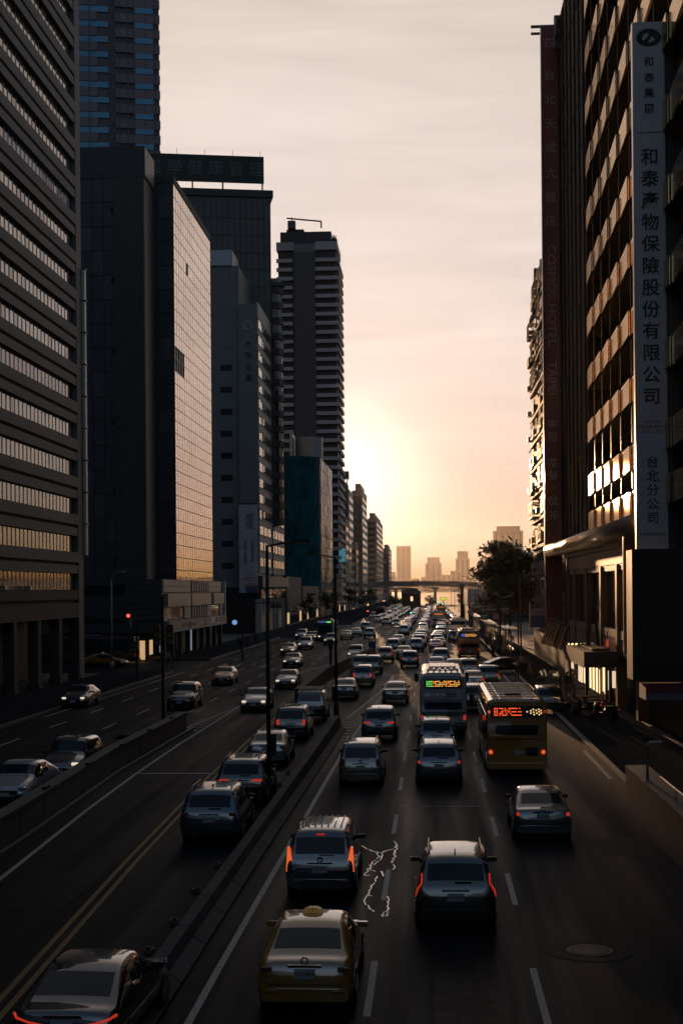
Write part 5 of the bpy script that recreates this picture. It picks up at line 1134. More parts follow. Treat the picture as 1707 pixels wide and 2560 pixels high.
    if detail >= 2 and not oncoming:
        inst('trim_strip', rbox('trim_strip', 0, -hl + .02, pz_ + .15, .62, .05, .035, m_chrome), t)
        if kind in ('suv', 'mpv'): inst('wiper', boxm('wiper', -.02, .36, -hl + .10, -hl + .125, 1.11, 1.135, m_trim), t)
        inst('lid_seam', boxm('lid_seam', -W * .36, W * .36, -hl - .004, -hl + .03, .60, .612, m_trim), t)
        inst('exhaust_pipe', MB().tube([(-hw * .55, -hl - .02, .31), (-hw * .55, -hl + .2, .31)], .035, 8).mesh('exhaust_pipe', [m_rim]), t)
        for sx in (-1, 1): inst('reflector', boxm('reflector', sx * hw * .66 - .11, sx * hw * .66 + .11, -hl - .05, -hl - .03, .47, .505, m_tail), t)
        if badge: inst('emblem', ring(.045, .075, 0, .015, 12).mesh('emblem', [m_chrome]), t, (0, -hl + .03, pz_ + .24), FACE_CAM)
    zr = SPEC[kind][2][5][3]
    if rails:
        for sx in (-1, 1): inst('roof_rail', MB().tube([(sx * hw * .66, -hl * .72, zr - .03), (sx * hw * .66, -hl * .66, zr + .03), (sx * hw * .66, hl * .08, zr + .03), (sx * hw * .66, hl * .16, zr - .03)], .02, 6).mesh('roof_rail', [m_gal]), t)
    if ant: inst('antenna_fin', MB().face([(-.02, -hl * .62, zr), (.02, -hl * .62, zr), (0, -hl * .70, zr + .10)]).face([(.02, -hl * .62, zr), (.0, -hl * .42, zr), (0, -hl * .70, zr + .10)]).face([(0, -hl * .42, zr), (-.02, -hl * .62, zr), (0, -hl * .70, zr + .10)]).mesh('antenna_fin', [m_trim]), t)
    if rack:
        for k in range(9): inst('rack_slat', boxm('rack_slat', -hw * .72, hw * .72, -.04, .04, 0, .05, m_rim), t, (0, -hl * .85 + k * .28, zr + .09))
        for sx in (-1, 1): inst('rack_side', boxm('rack_side', -.03, .03, -hl * .9, hl * .3, .0, .09, m_trim), t, (sx * hw * .74, 0, zr + .05))
    if taxi:
        q = MB(); prof = [(-.21, 0), (.21, 0), (.205, .07), (.16, .13), (.08, .165), (-.08, .165), (-.16, .13), (-.205, .07)]
        A = [(a, -.09, b_) for a, b_ in prof]; B = [(a, .09, b_) for a, b_ in prof]; q.face(A); q.face(B[::-1])
        for k in range(8): j = (k + 1) % 8; q.face([A[j], A[k], B[k], B[j]])
        tl_ = inst('roof_light', q.mesh('roof_light', [m_taxil]), t, (0, -L * .06, zr + .02))
        if detail >= 2: text('T', .10, m_ink, tl_, (0, -.093, .115), FACE_CAM, .003); text('TAXI', .065, m_ink, tl_, (0, -.093, .045), FACE_CAM, .003)
    return t

# ---- buses
def bus(x, y, col, label, Lb=10.5, Wb=2.5, Hb=3.15, oncoming=False, style='plain', led=None, plate=None, rot=None, lower=None, group=None, tail=True):
    rz = (math.pi if oncoming else 0.0) if rot is None else rot
    t = thing('bus', label, 'bus', (x, y + Lb / 2, 0), rz if rz else 1e-9, group); hw, hl = Wb / 2, Lb / 2
    mb = MB(); c = .16; rows = [(-hl, .10), (-hl + .10, 0.0), (hl - .25, 0.0), (hl, .16)]; n = 10; z0_ = .32
    for y_, ins in rows:
        w_ = hw - ins * .5; h_ = Hb - ins * 1.0
        o = [(-w_, z0_), (w_, z0_), (w_, .95), (w_, 1.25), (w_, h_ - c * 1.4), (w_ - c * .5, h_ - c * .45), (w_ - c * 1.6, h_), (-w_ + c * 1.6, h_), (-w_ + c * .5, h_ - c * .45), (-w_, h_ - c * 1.4)]
        mb.v += [(a, y_, b) for a, b in o]
    for i in range(3):
        for s in range(10): q = (s + 1) % 10; mb.f.append((i * n + s, i * n + q, (i + 1) * n + q, (i + 1) * n + s)); mb.m.append(1 if s in (6, 5, 7) else 0)
    mb.f.append(tuple(range(n - 1, -1, -1))); mb.m.append(0); mb.f.append(tuple(range(3 * n, 4 * n))); mb.m.append(0)
    roofm = PAINT['white'] if style == 'white' else PAINT[col]
    inst('body', mb.mesh('body', [PAINT[col], roofm], fix=True), t)
    ye = -hl - .012
    inst('roof_pod', rbox('roof_pod', 0, .2 * hl, Hb + .07, Wb * .62, Lb * .34, .18, roofm, .4), t) if style != 'yellow' else None
    inst('roof_hatch', boxm('roof_hatch', -.32, .32, -hl * .55, -hl * .55 + .9, Hb - .005, Hb + .07, m_trim if style == 'yellow' else roofm), t)
    if style == 'yellow':
        for k in range(6): inst('roof_panel_rib', boxm('roof_panel_rib', -hw * .80, hw * .80, -.02, .02, Hb - .004, Hb + .022, PAINT[col]), t, (0, -hl + 1.3 + k * 1.6, 0))
        for sx in (-.5, .5): inst('roof_gutter', boxm('roof_gutter', sx * hw * 1.05 - .02, sx * hw * 1.05 + .02, -hl + .3, hl - .4, Hb - .004, Hb + .025, PAINT[col]), t)
    if style == 'white':
        q = MB(); q.prism([(-hw * .74, -hl + .35), (hw * .74, -hl + .35), (hw * .62, -hl + 2.1), (-hw * .62, -hl + 2.1)], Hb - .004, Hb + .05); inst('roof_vent_frame', q.mesh('roof_vent_frame', [PAINT['grey']]), t)
        for k in range(6): inst('roof_fin', boxm('roof_fin', -.06, .06, -hl + 2.3, -hl + 3.3, Hb - .004, Hb + .16, roofm), t, (-.8 + k * .32, 0, 0))
    nwin = int((Lb - 1.6) / 1.45)
    pw = boxm('side_pane', -.012, .012, -.66, .66, 0, 1.05, m_cglass)
    for sx in (-1, 1):
        for k in range(nwin): inst('side_window', pw, t, (sx * (hw + .002), -hl + 1.3 + k * 1.45, 1.45))
        if lower: inst('side_stripe', boxm('side_stripe', sx * (hw + .004) - .006, sx * (hw + .004) + .006, -hl + .2, hl - .4, .40, 1.1, PAINT[lower]), t)
        for yb_ in (-hl * .52, hl * .55):
            w_ = inst('wheel', BWHEEL[0], t, (sx * (hw - .13), yb_, .5)); inst('rim', BWHEEL[1], w_)
    inst('windscreen', rbox('windscreen', 0, hl + .003, 1.75, Wb * .86, .03, 1.35, m_cglass, .2), t)
    inst('rear_bumper', rbox('rear_bumper', 0, -hl - .03, .42, Wb * .98, .16, .24, m_trim if style != 'yellow' else PAINT[col], .4), t)
    for sx in (-1, 1):
        inst('mirror_arm', MB().tube([(sx * hw * .9, hl - .1, Hb - .35), (sx * (hw + .28), hl + .1, Hb - .45), (sx * (hw + .28), hl + .1, Hb - .6)], .025, 5).mesh('mirror_arm', [m_trim]), t)
        inst('mirror', rbox('mirror', sx * (hw + .28), hl + .08, Hb - .85, .24, .12, .5, m_trim), t)
        if not oncoming: 
            if style == 'yellow':
                for zz in (1.0,): inst('tail_lamp', MB().tube([(sx * (hw - .16), ye - .03, zz), (sx * (hw - .16), ye + .06, zz)], .085, 12).mesh('tail_lamp', [m_tailor]), t)
                inst('marker_lamp', MB().tube([(sx * (hw - .10), ye - .03, Hb - .52), (sx * (hw - .10), ye + .06, Hb - .52)], .05, 10).mesh('marker_lamp', [m_tailon if sx > 0 else m_tailor]), t)
            else: inst('tail_lamp', rbox('tail_lamp', sx * (hw - .12), ye, .98, .13, .06, .26, m_tailon if tail else m_tail), t)
        else: inst('head_lamp', rbox('head_lamp', sx * (hw - .3), hl + .0, .72, .34, .06, .18, m_headon), t)
    if not oncoming:
        ledw = Wb * .70; lz = Hb - .52
        inst('display_case', rbox('display_case', 0, ye - .005, lz, Wb * .86 if style != 'white' else Wb * .80, .035, .48, m_trim, .3), t)
        wz = Hb - 1.28 if style == 'yellow' else Hb - 1.7
        inst('rear_window', rbox('rear_window', 0, ye, wz, Wb * .70 if style == 'yellow' else Wb * .8, .03, .40, m_cglass, .3), t)
        if style == 'yellow':
            inst('panel_seam', boxm('panel_seam', -hw * .75, hw * .78, ye - .012, ye + .01, 1.52, 1.56, m_trim), t); inst('engine_grille', rbox('engine_grille', hw * .5, ye, 1.02, .5, .02, .36, m_trim, .2), t)
        if style == 'white':
            inst('rear_stripe', boxm('rear_stripe', -hw * .93, hw * .93, ye - .006, ye + .01, 1.05, 1.30, PAINT[lower or 'grey']), t); inst('panel_seam', boxm('panel_seam', -hw * .8, hw * .8, ye - .01, ye + .01, 1.86, 1.89, m_trim), t)
            inst('lower_stripe', boxm('lower_stripe', -hw * .95, hw * .95, ye - .006, ye + .01, .42, .72, PAINT[lower or 'grey']), t); inst('latch', rbox('latch', hw * .2, ye, .92, .3, .03, .14, m_trim), t)
        pn = inst('number_plate', rbox('number_plate', .05, ye - .01, .98 if style == 'yellow' else .82, .34, .03, .17, m_plate, .1), t)
        if plate: text(plate, .33 if style == 'white' else .14, M('plate_print', (0.12, 0.02, 0.025), .5) if style == 'white' else m_ink, t, (.0, ye - .012, 2.18 if style == 'white' else .98), FACE_CAM, .004)
        if led == 'red':
            rows_ = ['1110111010011111110100', '1010001011010000000000', '1110011010110111101110', '1010111001001000000000', '1110101111000111111110']
            dot = boxm('led_dot', -.024, .024, -.006, .006, -.02, .02, M('led_red', (.5, .02, .01), .4, emit=(1.0, .10, .02), es=1.3))
            for r_, row in enumerate(rows_):
                for c_, ch in enumerate(row):
                    if ch == '1': inst('led_dot', dot, t, (-.92 + c_ * .055, ye - .03, lz + .14 - r_ * .07), scale=(1.05, 1, 1))
            d2 = MB().tube([(0, -.008, 0), (0, .008, 0)], .034, 10).mesh('led_lamp', [M('led_warm', (.8, .7, .5), .4, emit=(1.0, .66, .30), es=1.0)])
            for k, (a, b) in enumerate(((.45, 0), (.60, .04), (.60, -.06), (.70, .10), (.72, -.02), (.74, -.12), (.82, .06), (.85, -.06), (.93, .10), (.94, 0), (.95, -.12), (1.02, .05), (1.03, -.06))): inst('led_lamp', d2, t, (a - .02, ye - .03, lz + b))
        if led in ('multi', 'blue', 'orange'):
            em = {'g': ((.2, 1.0, .15), 1.1), 'o': ((1.0, .34, .05), 1.6), 'y': ((1.0, .62, .12), 1.1), 'b': ((.12, .22, 1.0), 1.3), 'r': ((1.0, .1, .03), 1.8)}
            seqs = {'multi': 'gggooyyyooyooyyo', 'blue': 'bbbbooyooyooyoob', 'orange': 'rroorooroo'}[led]
            for c_, ch in enumerate(seqs):
                mm = M('led_' + ch, (.3, .3, .3), .4, emit=em[ch][0], es=em[ch][1]); nn = len(seqs); wl_c = Wb * .72 / nn
                for r_ in range(4):
                    if (c_ * 5 + r_ * 3) % 7 == 0 and ch != 'g': continue
                    inst('led_bar', boxm('led_bar', -wl_c * .45, wl_c * (.40 if (c_ + r_) % 3 else .1), -.006, .006, -.018, .018, mm), t, (-Wb * .36 + wl_c * (c_ + .5), ye - .03, lz + .13 - r_ * .085))
    else:
        inst('destination_display', rbox('destination_display', 0, hl + .01, Hb - .28, Wb * .7, .03, .26, m_trim), t)
        if led: inst('led_bar', boxm('led_bar', -.9, -.25, hl + .03, hl + .04, Hb - .36, Hb - .2, M('led_g', (.3, .3, .3), .4, emit=(.2, 1.0, .15), es=1.1)), t); inst('led_bar', boxm('led_bar', -.2, .9, hl + .03, hl + .04, Hb - .30, Hb - .25, M('led_b', (.3, .3, .3), .4, emit=(.12, .22, 1.0), es=1.3)), t)
    return t

PAINT['green'] = paint('bus_green', (0.03, 0.11, 0.07), .1); PAINT['busorange'] = paint('bus_orange', (0.34, 0.10, 0.025), .0); PAINT['busyellow'] = paint('bus_yellow', (0.60, 0.26, 0.014), .0, .3); PAINT['cream'] = paint('cream', (0.55, 0.50, 0.42), 0)
def at15(x, y):
    p = g15(x, y); return p.x, p.y
def C(kind, px, py, col, label, cat='car', **k):
    x, y = at15(px, py)
    if k.get('oncoming'): k.setdefault('ybase', 'rear')
    return car(kind, x, y, col, label, cat, **k)
# --- right carriageway, nearest first
C('sedan', 700, 2338, 'yellow', 'yellow taxi with a domed roof light, nearest vehicle to the camera', 'taxi', taxi=True, tail=False, plate='TDL-6858', badge=True)
van = C('mpv', 735, 2068, 'bluesilver', 'silver minivan with ribbed roof and glowing orange tail lamps ahead of the nearest taxi', 'minivan', tail='brake', plate='48·15T1', tail_style='tall', badge=True)
for k in range(7): inst('roof_rib', boxm('roof_rib', -.02, .02, -1.5, .30, 1.70, 1.768 - abs(k - 3) * .006, PAINT['bluesilver']), van, ((k - 3) * .165, 0, 0))
text('4819-T1', .17, m_ink, van, (0.05, -2.305, .46), FACE_CAM, .004); inst('high_brake_lamp', boxm('high_brake_lamp', -.10, .10, -1.98, -1.94, 1.60, 1.625, m_tailon), van)
C('suv', 1047, 2142, 'black', 'glossy black suv with thin curved red tail lamps and a bright white roof reflection', 'suv', tail=True, tail_style='line', plate='KZV-5557', rails=True, ant=True)
C('sedan', 1247, 1936, 'bluesilver', 'grey sedan alone in the right lane behind the yellow bus', 'car', tail=True, tail_style='dot', plate='BDC-2518', badge=True)
C('mpv', 828, 1808, 'gold', 'champagne minivan with roof rails left of the grey suv', 'minivan', rails=True, badge=True, plate='6715-K3')
C('suv', 1008, 1806, 'bluesilver', 'grey-blue suv with two small red marker lamps following another suv', 'suv', tail=True, tail_style='dot', rails=True, plate='BFA-6801', ant=True)
C('suv', 1003, 1736, 'grey', 'dark silver suv squeezed between the white bus and the grey-blue suv', 'suv', rails=False, plate='AXC-7715', ant=True)
C('suv', 870, 1702, 'bluesilver', 'pale silver suv with wide red tail lamps braking beside the hatched nose', 'suv', tail=True, tail_style='wide', plate='BKR-3311', ant=True)
bus(*at15(1187, 1782), 'busyellow', 'yellow bus with a red dot display at its back', style='yellow', led='red', plate='119-FY', Lb=11.5, Hb=3.2)
bus(*at15(1018, 1690), 'white', 'white and green bus with a coloured display and big plate number on its back', style='white', led='multi', plate='KKA-2699', lower='green', Lb=11.2, Hb=3.3)
C('sedan', 907, 1618, 'grey', 'dark silver sedan alone in the lane left of the white bus', 'car', plate='AMB-2288')
C('sedan', 790, 1608, 'navy', 'dark sedan by the end of the concrete barrier behind the second lamp post', 'car')
C('mpv', 832, 1578, 'gold', 'champagne taxi van with small red lamps right behind another pale-roofed van', 'taxi', tail=True, detail=1)
C('mpv', 826, 1548, 'yellowb', 'yellow taxi van half hidden ahead of the champagne taxi van', 'taxi', detail=1)
C('mpv', 854, 1549, 'black', 'black van beside the yellow taxi van in the left queue', 'minivan', detail=1)
C('suv', 883, 1522, 'yellowb', 'yellow taxi with a pale roof just beyond the black van', 'taxi', taxi=False, tail=True, detail=1)
C('suv', 940, 1534, 'black', 'black suv with bright red tail lamps alone in the middle of the road', 'suv', tail=True, tail_style='wide', detail=1)
C('sedan', 927, 1514, 'grey', 'grey sedan partly hidden just ahead of the black braking suv', detail=1)
C('suv', 955, 1497, 'silver', 'silver suv right of and ahead of the black braking suv', 'suv', detail=1)
C('suv', 902, 1498, 'gold', 'champagne suv just beyond the yellow taxi with the pale roof', 'suv', detail=1)
C('sedan', 914, 1482, 'silver', 'silver car ahead of the champagne suv in the leftmost queue', detail=1)
C('suv', 1012, 1527, 'silver', 'silver hatchback ahead of the white bus with its tail visible', detail=1)
C('sedan', 1002, 1546, 'navy', 'dark blue sedan whose roof shows directly above the white bus', detail=1)
C('sedan', 1043, 1552, 'white', 'white sedan peeping out right of the white bus roof', detail=1, tail=True)
C('suv', 1077, 1557, 'yellowb', 'dark yellow taxi ahead of the white sedan, left of the maroon car', 'taxi', taxi=True, detail=1)
C('sedan', 1087, 1586, 'silver', 'silver sedan between the white bus and the brown suv', detail=1, tail=True)
C('suv', 1092, 1634, 'maroon', 'reddish suv tucked between the white bus and the yellow bus', 'suv', detail=1, tail=True)
C('suv', 1122, 1577, 'brown', 'brown suv with two red tail lamps ahead of the yellow bus', 'suv', detail=1, tail=True)
bus(*at15(1077, 1511), 'busorange', 'orange bus with a blue and orange display in the right lane ahead', led='blue', Lb=10, Hb=3.1)
bus(*at15(1052, 1471), 'cream', 'pale bus with a broad dark rear window ahead of the orange bus', led=None, Lb=10, Hb=3.2)
bus(*at15(1006, 1440), 'cream', 'pale bus glinting gold in the middle lane far ahead', led='orange', Lb=10, Hb=3.2)
bus(*at15(1013, 1416), 'busorange', 'small far orange bus beyond the gold-glinting bus', led='orange', Lb=10, Hb=3.2)
C('mpv', 1043, 1475, 'dark', 'dark van between the queue and the pale bus with a broad rear window', 'minivan', detail=1)
C('sedan', 1168, 1548, 'black', 'black car turning in from the right pavement edge, seen from the side', rot=rad(-75), detail=1)
C('suv', 1262, 1640, 'black', 'dark car at the kerb just right of the yellow bus roof', 'suv', detail=1)
# --- middle carriageway, driving away
C('sedan', 152, 2470, 'black', 'black sedan with red corner lamps at the bottom left corner', tail=True, tail_style='slant', yaw=rad(-1.5))
C('suv', 480, 1942, 'blue', 'blue hatchback suv with a dark rear window behind the black suv', 'suv', rails=True, plate='ATR-5193', ant=True)
C('suv', 552, 1853, 'black', 'black suv with a sunroof and roof rails, red lamps lit, left of the lamp post', 'suv', tail=True, tail_style='wide', rails=True, plate='RCA-2037')
C('sedan', 612, 1762, 'silver', 'silver sedan half hidden by the nearest black lamp post', plate='2519-MQ')
C('mpv', 668, 1702, 'black', 'black minivan with a cream roof band right of the nearest lamp post', 'minivan', tail=True, plate='ARB-8890', rails=True)
C('jeep', 712, 1658, 'black', 'black off-road car with a slatted roof rack', 'off-road car', rack=True, plate='BGM-0771')
# --- left carriageway, oncoming
ON = dict(oncoming=True)
C('sedan', 168, 1627, 'bluesilver', 'dark-bonneted sedan with one bright headlamp below the office columns on the far left', head=True, **ON)
C('suv', 412, 1630, 'black', 'black suv oncoming, its side lit pale, beside the dark signal pole', 'suv', **ON)
C('sedan', 508, 1574, 'yellowb', 'yellow taxi oncoming alone in the wide left road', 'taxi', taxi=True, **ON)
C('sedan', 582, 1636, 'white', 'white sedan oncoming, left of the nearest black lamp post', head=True, **ON)
C('sedan', 655, 1583, 'white', 'white sedan with lit headlamps oncoming beside the dark median wall', head=True, **ON)
C('sedan', 668, 1534, 'black', 'black sedan with a pale-lit side oncoming, before the orange taxi', head=True, **ON)
C('sedan', 659, 1505, 'yellowb', 'orange-yellow taxi oncoming with lit headlamps behind the black sedan', 'taxi', taxi=True, head=True, detail=1, **ON)
C('suv', 699, 1492, 'white', 'white hatchback oncoming behind the orange-yellow taxi', head=True, detail=1, **ON)
C('suv', 690, 1469, 'silver', 'silver car oncoming near the left kerb, left of the dark grey one', head=True, detail=1, **ON)
C('sedan', 714, 1472, 'dark', 'dark grey car oncoming between silver car and green-display bus', head=True, detail=1, **ON)
bus(*at15(747, 1472), 'grey', 'dark bus with a green destination display oncoming', oncoming=True, led='g', Lb=10, Hb=3.2)
C('suv', 757, 1482, 'dark', 'dark car with one lit headlamp oncoming right before the dark bus', head=True, detail=1, **ON)
C('suv', 135, 1800, 'bluesilver', 'silver suv with lit headlamps oncoming behind the concrete dividing wall', 'suv', head=True, **ON)
C('sedan', 10, 1856, 'white', 'pale car cut off by the left picture edge behind the dividing wall', **ON)
C('suv', 815, 1517, 'white', 'white car with lit headlamps oncoming by the bend of the median wall', head=True, detail=1, **ON)
C('suv', 847, 1466, 'gold', 'champagne car seen from behind in the open left road, nearer of two', detail=1)
C('suv', 839, 1449, 'dark', 'dark car seen from behind just beyond the champagne car on the open left road', detail=1)
C('sedan', 817, 1462, 'brown', 'brown car seen from behind left of the champagne car', detail=1)
C('sedan', 794, 1469, 'yellowb', 'dull yellow taxi seen from behind beside the lamp post in the left road', 'taxi', detail=1)
bus(*at15(873, 1420), 'dark', 'small dark truck-like bus with two lit headlamps far off on the left', oncoming=True, Lb=8, Hb=3.1)
C('suv', 909, 1440, 'grey', 'grey car oncoming alone before the far queue', head=True, detail=0, **ON)
bus(-36.5, 153.5, 'grey', 'dark bus standing in the side street at left before the shop building', rot=rad(90), Lb=9, Hb=3.0)
car('sedan', -33.8, 148.0, 'yellow', 'dim yellow taxi standing in front of the bus in the left side street', 'taxi', rot=rad(-90), taxi=True, detail=1)
# --- the long queues ahead
random.seed(42)
def queue(lane, xs, y0, y1, gap, lab, oncoming=False, tailp=.3):
    y = y0; row = []
    cols = ['white', 'silver', 'grey', 'white', 'dark', 'gold', 'black', 'yellow', 'white', 'silver', 'brown', 'red', 'navy', 'blue']
    while y < y1:
        f = (y - y0) / (y1 - y0); row.append((xs[0] + (xs[1] - xs[0]) * f + random.uniform(-.25, .25), y, random.choice(cols), random.choice(('suv', 'sedan', 'mpv', 'suv'))))
        y += gap * random.uniform(.85, 1.25) * (1 + f * .5)
    wd = lambda r: '%s %s' % ({'dark': 'charcoal', 'gold': 'champagne', 'navy': 'navy'}.get(r[2], r[2]), {'mpv': 'van'}.get(r[3], r[3]))
    for k, r in enumerate(row):
        nb = 'leading' if k == len(row) - 1 and k else 'behind ' + wd(row[k + 1]) if k < len(row) - 1 else 'alone'
        pv = ', before ' + wd(row[k - 1]) if k else ', nearest'
        car(r[3], r[0], r[1], r[2], 'tiny %s %s, %s%s' % (wd(r), lab, nb, pv), 'car', oncoming=oncoming, detail=0, group='cars ' + lab, tail=(random.random() < tailp), head=oncoming and random.random() < .6)
queue('a', (-4.6, -4.2), 252, 520, 8.0, 'in far leftmost lane')
queue('b', (-1.6, -0.2), 190, 560, 7.4, 'in far second lane')
queue('c', (0.9, 2.2), 184, 300, 7.2, 'beside the pale buses')
queue('d', (2.0, 3.4), 440, 620, 9.0, 'in third lane beyond the buses')
queue('e', (5.4, 5.6), 330, 560, 11.0, 'in far kerb lane')
queue('f', (-9.6, -8.0), 320, 560, 11.0, 'oncoming in inner left lane', True)
queue('g', (-12.6, -10.5), 350, 560, 12.0, 'oncoming in middle left lane', True)
queue('h', (-15.5, -13.5), 400, 570, 17.0, 'oncoming in outer left lane', True)
queue('i', (-1.5, 2.5), 640, 900, 13.0, 'far beyond the old gate', False, .6)
queue('j', (-15.5, -14), 585, 640, 14.0, 'left of the old gate', True)
# ================================================================== STREET FURNITURE AND PEOPLE
m_pole = M('pole_black', (0.018, 0.018, 0.019), 0.45, noise=0.2); m_polep = M('pole_pale', (0.30, 0.30, 0.29), 0.45, noise=0.15, metal=.3)
m_lampglass = M('lamp_glass', (0.5, 0.5, 0.48), 0.2)
def lamp(label, x, y, ht, arm, armup=0.5, r=0.09, mat=None, group=None, z=0.0, curve=True, name='street_lamp', base=True):
    mat = mat or m_pole; t = thing(name, label, 'street lamp', (x, y, z), group=group)
    MB().tube([(x, y, z), (x, y, z + ht * .5), (x, y, z + ht)], r, 10, r1=r * .7).build('pole', mat, t, smooth=True)
    if base: MB().tube([(x, y, z), (x, y, z + .9)], r * 1.7, 10).build('base', mat, t, smooth=True)
    if arm:
        s = 1 if arm > 0 else -1; P = [(x, y, z + ht - .05)]
        for k in range(1, 7): f = k / 6; P.append((x + arm * f, y, z + ht - .05 + armup * (math.sin(f * math.pi / 2) if curve else f)))
        MB().tube(P, r * .5, 8).build('arm', mat, t, smooth=True)
        e = P[-1]; MB().box(e[0] - (.1 if s > 0 else .65), e[0] + (.65 if s > 0 else .1), y - .14, y + .14, e[2] - .06, e[2] + .07).build('lamp_head', mat, t)
        MB().box(e[0] + s * .28 - .2, e[0] + s * .28 + .2, y - .1, y + .1, e[2] - .085, e[2] - .065).build('lens', m_lampglass, t)
    return t
p = on_ground(673, 2003); zt = on_y(668, 1362, p.y).z
lamp('tall black street lamp standing on the barrier, nearest to the camera', p.x, p.y, zt, 1.0, .18, .085, curve=False)
p = on_ground(841, 1792); zt = on_y(838, 1392, p.y).z
l2 = lamp('second tall black street lamp at the far end of the barrier', p.x, p.y, zt, -1.3, .25, .10, curve=False)
p = on_ground(827, 1690); zt = on_y(825, 1600, p.y).z
t = thing('sign_post', 'short dark post on the median wall beside the second street lamp', 'post', (p.x, p.y, 0)); MB().tube([(p.x, p.y, .5), (p.x, p.y, zt)], .12, 8).build('pole', m_pole, t); MB().box(p.x - .2, p.x + .2, p.y - .06, p.y + .06, zt - .9, zt).build('box', m_pole, t)
# nearest pole has two control boxes
t = thing('pole_box', 'dark control box strapped to the nearest lamp post', 'box', (-5.3, 53, 2.0)); q = on_ground(673, 2003); MB().box(q.x + .09, q.x + .28, q.y - .12, q.y + .12, 1.7, 2.5).build('case', m_pole, t)
# left: pale lamp, dark signal poles
p = on_ground(281, 1676); lamp('pale grey street lamp with a curved arm on the left pavement', p.x, p.y, on_y(279, 1450, p.y).z, .8, .9, .10, m_polep)
def signal(label, x, y, ht, arm, heads, mat=None, name='traffic_signal', back=True):
    mat = mat or m_pole; t = thing(name, label, 'traffic signal', (x, y, 0)); P = MB().tube([(x, y, 0), (x, y, ht)], .11, 8, r1=.08); P.build('pole', mat, t)
    if arm: MB().tube([(x, y, ht - 1.6), (x + arm * .12, y, ht - .5), (x + arm * .3, y, ht - .12), (x + arm, y, ht - .1)], .06, 7).build('arm', mat, t)
    for (dx, z, col, horiz) in heads:
        L = [(-.42, 'r'), (0, 'y'), (.42, 'g')]; w_ = .62 if horiz else .2; h_ = .2 if horiz else .62
        hd = MB().box(x + dx - w_, x + dx + w_, y - .14, y + .1, z - h_, z + h_).build('signal_head', m_dmetal, t)
        for o_, c_ in L:
            lit = c_ == col; mm = M('signal_' + c_ + ('_lit' if lit else ''), {'r': (.3, .02, .02), 'y': (.25, .15, .02), 'g': (.02, .2, .12)}[c_], .3, emit=({'r': (1, .06, .05), 'y': (1, .5, .05), 'g': (.03, 1, .55)}[c_] if lit else None), es=3.2)
            cx_, cz_ = (x + dx + o_, z) if horiz else (x + dx, z - o_)
            ln = inst('lens', MB().tube([(0, 0, 0), (0, -.05, 0)], .15, 10).mesh('lens', [mm]), t, wl(t, (cx_, y - .145, cz_)))
    return t
p = on_ground(409, 1802); signal('tall dark signal pole at the end of the concrete dividing wall', p.x, p.y, on_y(405, 1490, p.y).z, 0, [(-.35, 5.2, '', False), (.45, 5.2, '', False)])
p = on_ground(343, 1700); signal('short dark signal pole at the left kerb with a red walking lamp', p.x, p.y, 5.4, 0, [(-.7, 5.3, 'r', False)])
p = on_ground(607, 1652); signal('dark signal gantry with a curved arm over the left service road', p.x, p.y, 6.6, 4.4, [(3.8, 6.1, '', True)])
sp = on_y(933, 1540, 320)
signal('far signal with a red lamp at the left kerb', on_y(924, 1528, 330).x, 330, 6.2, 0, [(0, on_y(924, 1528, 330).z, 'r', True)]); 
for k, (px, py, Y) in enumerate(((1022, 1532, 345), (1089, 1505, 430), (1102, 1510, 430))):
    q = on_y(px, py, Y); signal(('green signal standing among the far traffic before the old gate', 'green signal left of the green pair above the right lanes far ahead', 'green signal right of the pair above the right lanes far ahead')[k], q.x, Y, q.z + .4, 0, [(0, q.z, 'g', True)])
q = on_y(1108, 1497, 480); vs = thing('message_board', 'small lit yellow-green message board over the right lanes far ahead', 'message board', (q.x, 480, q.z)); MB().box(q.x - 1.2, q.x + 1.2, 480, 480.4, q.z - .42, q.z + .42).build('case', m_dmetal, vs); MB().box(q.x - 1.05, q.x + 1.05, 479.93, 479.99, q.z - .28, q.z + .28).build('face', M('message_lit', (.4, .5, .05), .5, emit=(.72, .85, .05), es=.9, noise=.4, nscale=3), vs); MB().tube([(q.x, 480.2, 0), (q.x, 480.2, q.z - .55)], .15, 6).build('pole', m_pole, vs)
# median round blue sign
p = on_ground(937, 1642); q = on_y(930, 1612, p.y)
t = thing('keep_right_sign', 'small round blue sign on a post at the far end of the median wall', 'road sign', (q.x, p.y, 0)); MB().tube([(q.x, p.y, 0), (q.x, p.y, q.z)], .05, 6).build('post', m_pole, t); MB().tube([(q.x, p.y - .07, q.z), (q.x, p.y - .04, q.z)], .46, 18).build('disc', M('sign_blue', (.03, .09, .25), .4), t); MB().prism([(-.08, -.25), (.08, -.25), (.08, .05), (.2, .05), (0, .28), (-.2, .05), (-.08, .05)], 0, .01).build('arrow', m_white, t).location = (0, -.08, q.z); t.children[-1].rotation_euler = FACE_CAM
